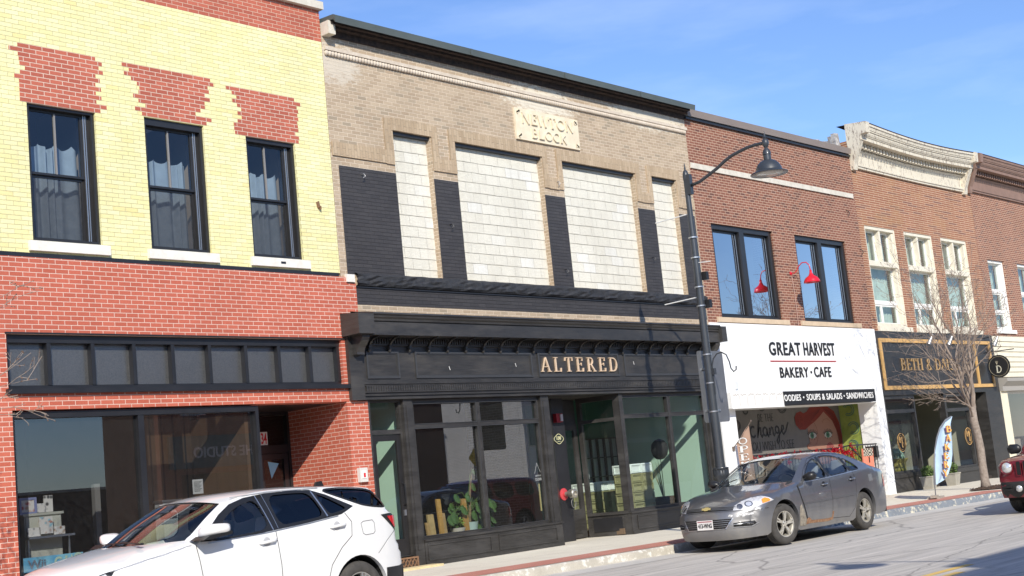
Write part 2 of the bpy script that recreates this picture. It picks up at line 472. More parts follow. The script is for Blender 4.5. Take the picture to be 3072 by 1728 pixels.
    MATS[name] = k.m
    return k.m

def glass_mat(name, tint=(0.86, 0.9, 0.9), refl=1.5, rough=0.0, wav=0.0, dust=0.0, frost=0.0):
    if name in MATS: return MATS[name]
    k = NT(name); k.t.nodes.remove(k.b)
    tr = k.n("ShaderNodeBsdfTransparent"); tr.inputs[0].default_value = (*tint, 1)
    gl = k.n("ShaderNodeBsdfGlossy"); gl.inputs['Roughness'].default_value = rough; gl.inputs[0].default_value = (.95, .97, 1, 1)
    lw = k.n("ShaderNodeLayerWeight", Blend=0.5)      # Schlick reflectance, the same from both sides of the pane
    p5 = k.n("ShaderNodeMath", _operation='POWER'); k.l(lw.outputs['Facing'], p5.inputs[0]); p5.inputs[1].default_value = 5.0
    fr = k.n("ShaderNodeMath", _operation='MULTIPLY_ADD'); k.l(p5.outputs[0], fr.inputs[0]); fr.inputs[1].default_value = 0.96; fr.inputs[2].default_value = 0.04
    ml = k.n("ShaderNodeMath", _operation='MULTIPLY'); ml.inputs[1].default_value = refl; ml.use_clamp = True
    k.l(fr.outputs[0], ml.inputs[0])
    ms = k.n("ShaderNodeMixShader"); k.l(ml.outputs[0], ms.inputs[0]); k.l(tr.outputs[0], ms.inputs[1]); k.l(gl.outputs[0], ms.inputs[2])
    if wav:
        b = k.bump(k.noise(k.coords(), 1.1, 2), wav); k.l(b, gl.inputs['Normal'])
    last = ms.outputs[0]
    if dust:      # film of dust on the pane
        df = k.n("ShaderNodeBsdfDiffuse"); df.inputs[0].default_value = (.62, .62, .60, 1)
        dm = k.n("ShaderNodeMixShader"); k.l(last, dm.inputs[1]); k.l(df.outputs[0], dm.inputs[2])
        k.l(k.ramp(k.noise(k.coords(), 11.0 if not frost else 45.0, 6, .8), .3, .75, dust * (.4 if not frost else .15), dust * 1.4), dm.inputs[0]); last = dm.outputs[0]
    k.l(last, k.out.inputs[0])
    MATS[name] = k.m
    return k.m

def car_paint(name, c, metal=0.0, rough=0.35, coat=1.0, dirt=None, dz=(0.25, 0.9), dirtamt=0.5, flake=False, rust=False):
    k = NT(name); v = k.coords()
    k.b.inputs['Coat Weight'].default_value = coat; k.b.inputs['Coat Roughness'].default_value = 0.05
    k.b.inputs['Metallic'].default_value = metal; k.b.inputs['Roughness'].default_value = rough
    col = c
    if dirt:
        sep = k.n("ShaderNodeSeparateXYZ"); k.l(v, sep.inputs[0])
        h = k.ramp(sep.outputs[2], min(dz), max(dz), 1.0, 0.0)
        n1 = k.noise(k.scale(v, (5, 5, 1.6)), 1.0, 6, 0.6); n2 = k.noise(v, 2.2, 5, 0.6)
        a = k.n("ShaderNodeMath", _operation='MULTIPLY'); k.l(n1, a.inputs[0]); k.l(k.ramp(n2, 0.25, 0.75, 0.8, 1.25), a.inputs[1])
        b = k.n("ShaderNodeMath", _operation='MULTIPLY'); k.l(a.outputs[0], b.inputs[0]); k.l(h, b.inputs[1])
        f = k.ramp(b.outputs[0], 0.02, 0.7, 0.0, dirtamt)
        col = k.mix(f, c, dirt)
        k.l(k.ramp(f, 0, dirtamt, rough, 0.75), k.b.inputs['Roughness'])
        k.l(k.ramp(f, 0, dirtamt * 0.7, coat, 0.0), k.b.inputs['Coat Weight'])
        k.l(k.ramp(f, 0, dirtamt, metal, 0.0), k.b.inputs['Metallic'])
        if rust:
            n3 = k.noise(v, 9.0, 6, 0.7)
            hh = k.ramp(sep.outputs[2], 0.42, 0.27, 0.0, 1.0)
            q = k.n("ShaderNodeMath", _operation='MULTIPLY'); k.l(n3, q.inputs[0]); k.l(hh, q.inputs[1])
            col = k.mix(k.ramp(q.outputs[0], 0.42, 0.52), col, (0.22, 0.08, 0.03))
    k.col(col)
    MATS[name] = k.m
    return k.m

def rough_stone(name, c, c2, scale=8, bump=0.01, rough=0.9, bscale=18, streak=False):
    k = NT(name); v = k.coords()
    vv = k.scale(v, (8, 8, 0.8)) if streak else v
    k.col(k.mix(k.ramp(k.noise(vv, scale if not streak else 1.2, 7, 0.65), 0.3, 0.7), c, c2))
    k.b.inputs['Roughness'].default_value = rough
    k.l(k.bump(k.noise(v, bscale, 6, 0.6), bump), k.b.inputs['Normal'])
    MATS[name] = k.m; return k.m

M_red = brick_mat('red_veneer_brick', (0.45, 0.105, 0.062), (0.53, 0.135, 0.082), (0.74, 0.52, 0.43), ms=0.0052, depth=0.003, facebump=0.0008)
M_redtop = brick_mat('red_top_brick', (0.40, 0.10, 0.062), (0.52, 0.14, 0.085), (0.66, 0.44, 0.33), ms=0.0052, x0=9.5, z0=9.54, depth=0.004, facebump=0.0012)
M_redpatch = brick_mat('red_patch_brick', (0.40, 0.10, 0.062), (0.52, 0.14, 0.085), (0.70, 0.50, 0.40), ms=0.0062, x0=9.5, depth=0.004, facebump=0.0012)
M_yel = brick_mat('yellow_brick', (0.80, 0.74, 0.36), (0.86, 0.82, 0.47), (0.60, 0.54, 0.30), ms=0.0036, smooth=0.5, bw=0.213, x0=9.55, z0=5.36, depth=0.006, facebump=0.003, jit=0.012, dark=(0.80, 0.70, 0.32), darkamt=0.07, streakc=(.62, .56, .34))
M_tan = brick_mat('tan_brick', (0.40, 0.30, 0.205), (0.50, 0.39, 0.275), (0.74, 0.62, 0.47), ms=0.0060, smooth=0.3, bw=0.213, z0=4.75, depth=0.007, facebump=0.004, jit=0.012,
                  dark=(0.35, 0.28, 0.20), darkamt=0.14, stain=(0.36, 0.30, 0.22), stainamt=0.35,
                  patchbox=[(21.6, 9.35, 1.5, 0.42, (0.72, 0.66, 0.54), 0.85), (25.5, 9.5, 2.0, 0.35, (0.72, 0.66, 0.54), 0.8), (16.0, 9.2, 0.7, 0.5, (0.66, 0.60, 0.50), 0.6)])
M_tansol = brick_mat('tan_soldier_brick', (0.42, 0.31, 0.20), (0.52, 0.40, 0.27), (0.40, 0.31, 0.21), ms=0.0045, smooth=0.4, bw=0.24, vertical=True, z0=4.75, depth=0.007, facebump=0.004, jit=0.012)
M_dkb = brick_mat('dark_painted_brick', (0.043, 0.039, 0.039), (0.056, 0.051, 0.050), (0.026, 0.024, 0.024), ms=0.0045, smooth=0.6, bw=0.213, z0=4.75, depth=0.008, facebump=0.003, jit=0.012, rough=0.55)
M_cmu = brick_mat('painted_block', (0.71, 0.68, 0.58), (0.74, 0.71, 0.61), (0.54, 0.51, 0.43), bw=0.405, bh=0.203, ms=0.0045, smooth=0.35, x0=17.30, z0=5.36, depth=0.014, facebump=0.008, jit=0.04, stain=(0.60, 0.57, 0.49), stainamt=0.5, stain_scale=1.6, dark=(.76, .745, .68), darkamt=.10, streakc=(.50, .47, .40))
M_b3 = brick_mat('brown_red_brick', (0.205, 0.078, 0.048), (0.27, 0.110, 0.068), (0.60, 0.41, 0.30), ms=0.0068, smooth=0.2, x0=27.0, z0=4.78, depth=0.005, facebump=0.002, jit=0.006, dark=(0.145, 0.063, 0.045), darkamt=0.20)
M_b4 = brick_mat('weathered_orange_brick', (0.29, 0.115, 0.062), (0.35, 0.155, 0.085), (0.66, 0.47, 0.33), ms=0.0085, smooth=0.3, bw=0.62, x0=35.2, z0=4.8, depth=0.005, facebump=0.003, jit=0.012, dark=(0.22, 0.10, 0.07), darkamt=0.2, stain=(0.42, 0.24, 0.10), stainamt=0.5, stain_scale=0.6)
M_b5 = brick_mat('far_red_brick', (0.23, 0.090, 0.055), (0.29, 0.122, 0.075), (0.62, 0.43, 0.31), ms=0.0085, smooth=0.3, x0=43.4, z0=4.8, depth=0.005, facebump=0.003, jit=0.01, dark=(0.17, 0.08, 0.06), darkamt=0.2)
M_oppred = brick_mat('opposite_red_brick', (0.33, 0.11, 0.07), (0.40, 0.14, 0.09), (0.5, 0.36, 0.28), x0=0, z0=0)
M_oppwhite = brick_mat('opposite_white_brick', (0.72, 0.70, 0.68), (0.78, 0.76, 0.74), (0.5, 0.48, 0.47), ms=0.006, x0=0, z0=0, depth=0.008)
M_oppdark = brick_mat('opposite_dark_brick', (0.13, 0.07, 0.055), (0.17, 0.09, 0.065), (0.2, 0.15, 0.12), x0=0, z0=0)
M_stone = rough_stone('limestone', (0.50, 0.46, 0.38), (0.68, 0.63, 0.54), 5, 0.003, bscale=30)
M_sill = rough_stone('light_sill_stone', (0.66, 0.62, 0.55), (0.80, 0.77, 0.70), 7, 0.002, bscale=40)
M_tansill = rough_stone('tan_sill_stone', (0.52, 0.40, 0.27), (0.64, 0.50, 0.35), 7, 0.003)
M_plaque = rough_stone('plaque_stone', (0.64, 0.55, 0.40), (0.78, 0.69, 0.52), 4, 0.003)
M_mould = rough_stone('moulded_terracotta', (0.50, 0.42, 0.33), (0.66, 0.58, 0.48), 6, 0.006)
M_rock = rough_stone('dark_rock_face', (0.018, 0.018, 0.02), (0.04, 0.04, 0.042), 9, 0.03, rough=0.6, bscale=9)
M_capm = plain('dark_green_metal', (0.085, 0.10, 0.095), 0.4, 0.0, var=0.12, vscale=1.5)
M_flash = plain('brown_metal_flashing', (0.23, 0.185, 0.16), 0.5, 0.0, var=0.08, vscale=1.0)
M_char = rough_stone('charred_wood', (0.012, 0.010, 0.010), (0.07, 0.045, 0.035), 12, 0.01, streak=False)
M_blk = plain('black_paint', (0.016, 0.016, 0.018), 0.38, var=0.25, vscale=3.0, bump=0.0006, bscale=60, spec=0.6)
def grain_black(name, c, c2):
    k = NT(name); v = k.coords()
    k.col(k.mix(k.ramp(k.noise(k.scale(v, (1.0, 1.0, 14)), 4.0, 6, 0.7), 0.35, 0.7), c, c2))
    k.b.inputs['Specular IOR Level'].default_value = 0.6
    du = k.ramp(k.noise(k.scale(v, (.7, .7, 2.5)), 1.6, 7, .65), .45, .75, 0, 1)
    base = k.b.inputs['Base Color'].links[0].from_socket
    k.col(k.mix(k.ramp(du, 0, 1, 0, .22), base, (.16, .15, .14))); k.l(k.ramp(du, 0, 1, .40, .70), k.b.inputs['Roughness'])
    k.l(k.bump(k.noise(k.scale(v, (1.2, 1.2, 22)), 5.0, 5), 0.0015), k.b.inputs['Normal'])
    MATS[name] = k.m; return k.m
M_blkw = grain_black('black_painted_wood', (0.022, 0.0205, 0.019), (0.040, 0.037, 0.034))
M_brz = plain('black_aluminium', (0.018, 0.017, 0.017), 0.35, 0.0, spec=0.6, var=0.15, vscale=4)
M_wht = plain('white_stucco', (0.82, 0.83, 0.83), 0.8, var=0.025, vscale=1.2, bump=0.002, bscale=25)
M_whp = plain('white_paint', (0.78, 0.78, 0.76), 0.5, var=0.05)
M_cream = plain('cream_paint', (0.74, 0.68, 0.52), 0.55, var=0.06, vscale=3)
M_creamw = plain('cream_trim', (0.72, 0.66, 0.53), 0.6, var=0.08, vscale=6, bump=0.001)
M_pw = plain('white_window_paint', (0.80, 0.79, 0.74), 0.5)
def peeling():
    k = NT('peeling_cream_paint'); v = k.coords()
    f = k.ramp(k.noise(k.scale(v, (9, 9, 2.2)), 2.2, 8, 0.72), 0.53, 0.60)
    g = k.ramp(k.noise(v, 1.2, 5, 0.6), 0.30, 0.48, 0.0, 0.9)
    q = k.n("ShaderNodeMath", _operation='MULTIPLY'); k.l(f, q.inputs[0]); k.l(g, q.inputs[1])
    k.col(k.mix(q.outputs[0], (0.66, 0.60, 0.48), (0.20, 0.15, 0.12)))
    k.b.inputs['Roughness'].default_value = 0.7
    k.l(k.bump(k.noise(v, 14, 4), 0.003), k.b.inputs['Normal'])
    return k.m
M_peel = peeling()
M_taupe = plain('taupe_cornice_paint', (0.25, 0.155, 0.115), 0.6, var=0.12, vscale=4)
M_gold = plain('gold_letter', (0.80, 0.60, 0.42), 0.38, 0.25, var=0.12)
M_goldp = plain('gold_trim_paint', (0.60, 0.36, 0.13), 0.5, var=0.08)
M_txt = plain('black_sign_letter', (0.012, 0.012, 0.013), 0.5)
M_redl = plain('red_line_paint', (0.42, 0.04, 0.04), 0.5)
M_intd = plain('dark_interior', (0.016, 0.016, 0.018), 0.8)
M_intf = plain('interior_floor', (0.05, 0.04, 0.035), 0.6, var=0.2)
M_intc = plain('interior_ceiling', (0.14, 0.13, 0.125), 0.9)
M_mint = plain('mint_wall', (0.46, 0.66, 0.52), 0.8, var=0.03, vscale=1.5)
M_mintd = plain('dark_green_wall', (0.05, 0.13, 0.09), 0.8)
M_curt = plain('blue_grey_curtain', (0.32, 0.37, 0.42), 0.9, var=0.08, vscale=8)
M_curt2 = plain('pale_curtain', (0.50, 0.58, 0.50), 0.9, var=0.15, vscale=6)
M_tanroom = plain('tan_room_wall', (0.46, 0.36, 0.27), 0.8)
M_glass = glass_mat('shop_glass', (0.88, 0.91, 0.91), 1.6, dust=.012)
M_glassr = glass_mat('reflective_shop_glass', (0.80, 0.82, 0.82), 4.5, dust=.012)
M_glassl = glass_mat('hazy_shop_glass', (0.66, 0.68, 0.70), 3.0, dust=.016)
M_screen = glass_mat('insect_screen_glass', (.36, .37, .38), 1.0, dust=.05)
M_glassu = glass_mat('upper_glass', (0.70, 0.76, 0.80), 1.9, wav=0.004)
M_glassb3 = glass_mat('upper_reflective_glass', (0.30, 0.34, 0.38), 9.5, wav=0.004)
M_glassg = glass_mat('textured_transom_glass', (0.40, 0.42, 0.45), 3.5, rough=0.32, dust=.12, frost=1)
M_frost = plain('mint_backed_glass', (0.40, 0.62, 0.50), 0.15, coat=0.6, var=0.06)
M_rustlat = plain('rusty_lattice', (0.20, 0.11, 0.06), 0.8, var=0.3, vscale=20)
M_chrome = plain('chrome', (0.75, 0.75, 0.75), 0.12, 1.0)
M_alum = plain('brushed_aluminium', (0.55, 0.56, 0.57), 0.35, 0.9)
M_red = M_red
M_redp = plain('bright_red_enamel', (0.62, 0.012, 0.025), 0.3, coat=0.5)
M_lamp = plain('graphite_lamp_paint', (0.035, 0.04, 0.047), 0.42, coat=0.25, var=0.12, vscale=7)
M_lens = plain('frosted_lens', (0.55, 0.53, 0.47), 0.3, coat=0.4)
M_galv = plain('galvanised_sign_back', (0.24, 0.245, 0.255), 0.42, 0.6, var=0.12, vscale=4)
M_rod = plain('white_fibreglass', (0.75, 0.75, 0.72), 0.5)
M_rubber = plain('tyre_rubber', (0.026, 0.025, 0.024), 0.85, var=0.2, vscale=12)
M_tyredirt = plain('dusty_tyre', (0.058, 0.054, 0.050), 0.9, var=0.3, vscale=9)
M_rim = plain('silver_wheel', (0.50, 0.49, 0.46), 0.35, 0.7, var=0.08)
M_rimc = plain('champagne_wheel', (0.55, 0.52, 0.45), 0.4, 0.5, var=0.1)
M_under = plain('underbody_black', (0.008, 0.008, 0.008), 0.9)
M_trimblk = plain('car_trim_black', (0.014, 0.014, 0.015), 0.4)
M_seat = plain('grey_seat_cloth', (0.26, 0.265, 0.28), 0.9)
M_seatl = plain('pale_seat_cloth', (0.18, 0.18, 0.18), 0.9)
M_dash = plain('dashboard', (0.03, 0.03, 0.03), 0.7)
M_cglass = glass_mat('car_glass', (0.86, 0.92, 0.92), 2.0)
M_cdark = glass_mat('privacy_glass', (0.03, 0.035, 0.045), 1.6)
M_hl = plain('headlamp_reflector', (0.62, 0.62, 0.63), 0.25, 0.15, coat=1.0, var=.2, vscale=25)
M_hlc = glass_mat('headlamp_lens', (0.9, 0.9, 0.92), 2.2)
M_amber = plain('amber_lens', (0.85, 0.28, 0.03), 0.2, coat=0.8)
M_tail = plain('red_lens', (0.55, 0.01, 0.015), 0.15, coat=1.0)
M_plate = plain('number_plate_white', (0.74, 0.72, 0.70), 0.5)
M_bark = rough_stone('tree_bark', (0.20, 0.16, 0.13), (0.36, 0.30, 0.25), 14, 0.01, bscale=22)
M_twig = plain('twig_bark', (0.26, 0.205, 0.165), 0.8, var=0.2)
M_bud = plain('bud', (0.15, 0.09, 0.06), 0.8, var=0.3)
M_leaf = plain('monstera_leaf', (0.06, 0.13, 0.03), 0.45, var=0.4, vscale=5)
M_leafl = plain('bright_leaf', (0.22, 0.33, 0.05), 0.5, var=0.3)
M_box = plain('boxwood_leaf', (0.11, 0.17, 0.045), 0.7, var=0.4, vscale=30)
M_mulch = plain('mulch', (0.07, 0.045, 0.03), 0.95, var=0.5, vscale=30, bump=0.02, bscale=40)
M_conc = plain('planter_concrete', (0.36, 0.34, 0.29), 0.85, var=0.15, vscale=5)

def paving(name, c, c2, joints=None, bump=0.002, streaks=False, cracks=False, blotch=None):
    k = NT(name); v = k.coords()
    if streaks:
        n = k.noise(k.scale(v, (0.10, 1.7, 1)), 2.3, 7, 0.62)
        n2 = k.noise(k.scale(v, (0.25, 6.0, 1)), 2.0, 6, 0.6)
        col = k.mix(k.ramp(n, 0.32, 0.68), c, c2)
        col = k.mix(0.8, col, k.mix(k.ramp(n2, 0.35, 0.68), (0.80, 0.80, 0.81), (1.12, 1.11, 1.09)), 'MULTIPLY')
    else:
        col = k.mix(k.ramp(k.noise(v, 1.6, 8, 0.65), 0.3, 0.7), c, c2)
    col = k.mix(0.6, col, k.mix(k.ramp(k.noise(v, 60, 4, 0.7), 0.3, 0.7), (0.78, 0.78, 0.78), (1.15, 1.15, 1.15)), 'MULTIPLY')
    if joints:
        br = k.n("ShaderNodeTexBrick"); br.offset = 0.0
        for nme, val in (('Scale', 1.0), ('Mortar Size', 0.006), ('Brick Width', joints[0]), ('Row Height', joints[1])): br.inputs[nme].default_value = val
        k.l(v, br.inputs['Vector'])
        col = k.mix(k.ramp(br.outputs['Fac'], 0, 1, 0, 0.75), col, tuple(x * 0.35 for x in c))
    if cracks:
        vo = k.n("ShaderNodeTexVoronoi", _feature='DISTANCE_TO_EDGE'); vo.inputs['Scale'].default_value = 0.45
        wn = k.n("ShaderNodeTexNoise", Scale=1.5, Detail=6); k.l(v, wn.inputs['Vector'])
        wm = k.mix(0.25, v, wn.outputs['Color'])
        k.l(k.scale(wm, (0.35, 1.4, 1)), vo.inputs['Vector'])
        col = k.mix(k.ramp(vo.outputs['Distance'], 0.002, 0.008, 0.55, 0.0), col, tuple(x * 0.3 for x in c))
    if streaks:      # oil spots and darker wheel tracks
        col = k.mix(k.ramp(k.noise(k.scale(v, (.8, 1.6, 1)), 1.3, 5, .55), .62, .70, 0, .35), col, tuple(x * .45 for x in c))
        col = k.mix(k.ramp(k.noise(v, 4.5, 4, .6), .68, .73, 0, .4), col, tuple(x * .35 for x in c))
    if blotch:
        col = k.mix(k.ramp(k.noise(v, 7, 6, 0.7), 0.52, 0.60), col, blotch)
    k.col(col); k.b.inputs['Roughness'].default_value = 0.9
    k.l(k.bump(k.noise(v, 70, 4), bump), k.b.inputs['Normal'])
    MATS[name] = k.m; return k.m
M_road = paving('worn_concrete_road', (0.45, 0.42, 0.375), (0.60, 0.56, 0.505), streaks=True, cracks=True)
M_walk = paving('concrete_pavement', (0.68, 0.62, 0.50), (0.78, 0.72, 0.59), joints=(1.5, 1.5))
M_redpav = paving('red_paver_band', (0.50, 0.20, 0.15), (0.60, 0.27, 0.20), joints=(0.2, 0.1))
M_kerb = paving('worn_painted_kerb', (0.40, 0.37, 0.31), (0.55, 0.51, 0.43), blotch=(0.66, 0.64, 0.58))
M_kerbg = paving('grey_painted_kerb', (0.17, 0.19, 0.22), (0.24, 0.27, 0.30), blotch=(0.62, 0.58, 0.46))
M_yline = paving('yellow_line_paint', (0.70, 0.46, 0.12), (0.78, 0.54, 0.18))

# ------------------------------------------------------------------ ground
def ky(x): return -3.45 - 0.06 * (x - 17.0)          # far kerb line
X0, X1 = -60.0, 400.0
def sheet(name, pts, z, mat, kind='structure', th=0.0, sub=1):
    m = MB(); m.quad(*[(p[0], p[1], z) for p in pts])
    o = m.build(name, mat); tag(o, kind=kind); return o
m = MB(); m.quad((-1500, -1500, -0.02), (1500, -1500, -0.02), (1500, 1500, -0.02), (-1500, 1500, -0.02))
tag(m.build('ground', plain('far_ground', (0.22, 0.21, 0.18), 0.95, var=0.2, vscale=0.05)), kind='structure')
sheet('road', [(X0, -17.8), (X1, -17.8), (X1, 0), (X0, 0)], 0.03, M_road)
# pavement slab on the far side, bounded by the kerb
xe = 90.0
m = MB()
for a, b in ((X0, 15.0), (15.0, xe)):
    m.quad((a, ky(a) + 0.15, 0.17), (b, ky(b) + 0.15, 0.17), (b, 0.0, 0.20), (a, 0.0, 0.20))
m.quad((X0, 0, 0.2), (xe, 0, 0.2), (xe, 3.0, 0.2), (X0, 3.0, 0.2))
tag(m.build('pavement', M_walk), kind='structure')
def kerb(name, a, b, mat):
    m = MB(); n = max(2, int((b - a) / 0.6)); rs = []
    rnd = random.Random(int(a * 10))
    for i in range(n + 1):
        x = a + (b - a) * i / n; y = ky(x); j = rnd.uniform(-.008, .008)
        rs.append([(x, y + 0.16, 0.169), (x, y + 0.03 + j, 0.172 + j * .5), (x, y + 0.006 + j, 0.150), (x, y - 0.01 + j, 0.02)])
    m.loft(rs, closed=False)
    o = m.build(name, mat, smooth=True); tag(o, kind='structure'); return o
kerb('kerb', X0, 24.6, M_kerb); kerb('kerb', 24.6, xe, M_kerbg)
# gutter apron, a slightly lighter concrete strip
m = MB(); m.quad((X0, ky(X0) - 0.75, 0.034), (xe, ky(xe) - 0.75, 0.034), (xe, ky(xe), 0.034), (X0, ky(X0), 0.034))
tag(m.build('gutter_strip', paving('gutter_concrete', (0.50, 0.475, 0.43), (0.62, 0.59, 0.54))), kind='structure')
m = MB()
for a, b in ((X0, 33.0),):
    m.quad((a, ky(a) + 0.17, 0.1755), (b, ky(b) + 0.17, 0.1755), (b, ky(b) + 0.95, 0.184), (a, ky(a) + 0.95, 0.184))
tag(m.build('red_paver_strip', M_redpav), kind='structure')
m = MB()
m.quad((X0, -10.72, 0.034), (15.45, -10.72, 0.034), (15.45, -10.60, 0.034), (X0, -10.60, 0.034))
m.quad((X0, -10.98, 0.034), (14.6, -10.98, 0.034), (14.6, -10.86, 0.034), (X0, -10.86, 0.034))
tag(m.build('road_marking', M_yline), kind='structure')
m = MB(); m.quad((X0, -30, 0.17), (X1, -30, 0.17), (X1, -17.8, 0.17), (X0, -17.8, 0.17)); m.quad((X0, -17.8, 0.0), (X0, -17.8, 0.17), (X1, -17.8, 0.17), (X1, -17.8, 0.0))
tag(m.build('opposite_pavement', M_walk), kind='structure')
m = MB(); pts = []
for i in range(28):
    a = 2 * PI * i / 28; r_ = 1 + 0.08 * math.sin(5 * a) + 0.05 * math.cos(9 * a)
    pts.append((34.9 + 1.5 * r_ * math.cos(a), -3.25 + 0.75 * r_ * math.sin(a), 0.193))
m.v.append((34.9, -3.25, 0.235)); m.v += pts
m.f = [(0, 1 + i, 1 + (i + 1) % 28) for i in range(28)]
rnd = random.Random(3)
for i in range(260):
    a = rnd.uniform(0, 2 * PI); r_ = rnd.random() ** .5 * 1.02
    c = Vector((34.9 + 1.5 * r_ * math.cos(a), -3.25 + .75 * r_ * math.sin(a), 0.235 - 0.035 * r_))
    d = Vector((rnd.uniform(-1, 1), rnd.uniform(-1, 1), rnd.uniform(-.2, .4))).normalized()
    m.obox(c, d * rnd.uniform(.02, .05), d.orthogonal().normalized() * .009, d.cross(d.orthogonal().normalized()) * .006)
tag(m.build('mulch_bed', M_mulch, smooth=False), kind='stuff', label='dark bark mulch round the foot of the street tree')

# ------------------------------------------------------------------ yellow and red brick building (left)
def shell(root, x0, x1, zt, mat, tr=.25, y1=14.0, front=0.28, mid=4.75, ground_floor=True, wallc=M_intd, floorc=M_intf, ceilc=M_intc, zmid=None):
    """side and back walls, roof, floors, as simple real walls behind the front"""
    g = 0.012
    m = MB()
    m.box(x0 + g, x0 + 0.25, front, y1, 0.0, zt - 0.25); m.box(x1 - tr, x1 - g, front, y1, 0.0, zt - 0.25)
    m.box(x0 + 0.25, x1 - 0.25, y1 - 0.25, y1, 0.0, zt - 0.25)
    m.build('side_wall', mat, root)
    m = MB(); m.box(x0 + 0.25, x1 - 0.25, front, y1 - 0.25, zt - 0.9, zt - 0.7)
    m.build('roof', plain('roof_membrane', (0.12, 0.12, 0.12), 0.9), root)
    m = MB(); m.box(x0 + 0.25, x1 - 0.25, front, y1 - 0.25, mid - 0.25, mid)
    m.build('ceiling', ceilc, root)
    return root

def window_double(root, x0, x1, z0, z1, yf, curtain=True, seed=0, label=None):
    """charcoal double-hung sash window with a half curtain"""
    m = MB(); frame_xz(m, x0, x1, z0, z1, 0.055, yf + 0.045, yf + 0.27, wt=0.11, wb=0.05)
    m.box(x1 - 0.16, x1 - 0.055, yf + 0.12, yf + 0.27, z0 + 0.05, z1 - 0.11)
    fr = m.build('window', M_brz, root)
    a, b, c, d = x0 + 0.055, x1 - 0.16, z0 + 0.05, z1 - 0.11
    zm = (c + d) / 2 + 0.02
    m = MB(); frame_xz(m, a, b, zm - 0.03, d, 0.035, yf + 0.13, yf + 0.165)
    cx = (a + b) / 2
    m.build('sash', M_brz, fr)
    m = MB(); m.box(cx - 0.012, cx + 0.012, yf + 0.125, yf + 0.16, zm, d - 0.035); m.build('glazing_bar', plain('grey_glazing_bar', (.22, .21, .20), .5), fr)
    m = MB(); frame_xz(m, a, b, c, zm - 0.03, 0.035, yf + 0.17, yf + 0.205); m.box(a + .035, b - .035, yf + 0.165, yf + 0.21, zm - 0.035, zm - 0.028)
    m.build('sash', M_brz, fr)
    m = MB(); m.box(b + 0.01, b + 0.022, yf + 0.11, yf + 0.119, c, d); m.box(b + 0.045, b + 0.055, yf + 0.11, yf + 0.119, c, d)
    m.build('jamb_track', M_alum, fr)
    m = MB(); m.quad((a, yf + 0.15, zm - .03), (b, yf + 0.15, zm - .03), (b, yf + 0.15, d), (a, yf + 0.15, d))
    m.build('pane', M_glassu, fr)
    m = MB(); m.quad((a, yf + 0.19, c), (b, yf + 0.19, c), (b, yf + 0.19, zm), (a, yf + 0.19, zm)); m.build('pane', M_screen, fr)
    if curtain:
        rnd = random.Random(seed); m = MB(); n = 90; rows = []
        zt = z0 + (z1 - z0) * 0.75
        for j in range(11):
            t = j / 10; row = []
            for i in range(n + 1):
                u = i / n
                w = math.sin(u * 38 + 2.2 * math.sin(u * 9 + seed) + 0.5 * t) * (0.035 + 0.02 * math.sin(u * 13 + seed))
                swag = 0.075 * abs(math.sin(u * PI * 4 + seed)) ** 0.7
                row.append((a - 0.08 + (b - a + 0.12) * u, yf + 0.42 + w, z0 - 0.05 + (zt - swag - z0 + 0.05) * t))
            rows.append(row)
        m.loft(rows, closed=False); m.build('curtain', M_curt, fr, smooth='all')
        m = MB(); m.box(b + 0.22, b + 0.25, yf + 0.3, yf + 1.8, z0, z1 + 0.3); m.build('inner_reveal', M_tanroom, fr)
    return fr

B1 = wroot('yellow_brick_building', (9.0, 0, 0.2), 'two-storey building with pale yellow brick above red brick, patched over three upper windows', 'building')
m = MB(); XL = 1.5
w1 = [(9.93, 11.04, 5.56, 7.66), (11.89, 13.0, 5.56, 7.65), (13.83, 14.87, 5.56, 7.63)]
wallgrid(m, XL, 15.66, 5.37, 9.54, 0.0, 0.28, w1)
m.build('upper_wall', M_yel, B1)
m = MB(); m.box(XL, 15.66, 0.0, 0.28, 9.54, 10.13); m.build('parapet_wall', M_redtop, B1)
m = MB(); m.box(XL, 15.70, -0.09, 0.34, 10.13, 10.27); m.build('coping', M_stone, B1)
m = MB(); m.box(XL, 15.62, -0.012, 0.27, 5.305, 5.37); m.build('black_ledge', M_blk, B1)
# lower brick, stepped out round the neighbour's cornice
m = MB()
wallgrid(m, XL, 15.80, 3.14, 5.305, -0.022, 0.26, [(9.44, 15.54, 3.43, 4.205)])
m.box(15.80, 15.985, -0.022, 0.26, 4.70, 5.2)
wallgrid(m, XL, 15.56, 0.0, 3.14, -0.022, 0.26, [(9.48, 15.56, 0.0, 3.14)])
m.box(15.56, 16.03, -0.022, 0.26, 0.0, 3.14)
m.build('lower_wall', M_red, B1)
m = MB(); m.box(15.56, 15.638, 0.26, 1.72, 0.0, 3.14); m.build('doorway_side_wall', M_red, B1)
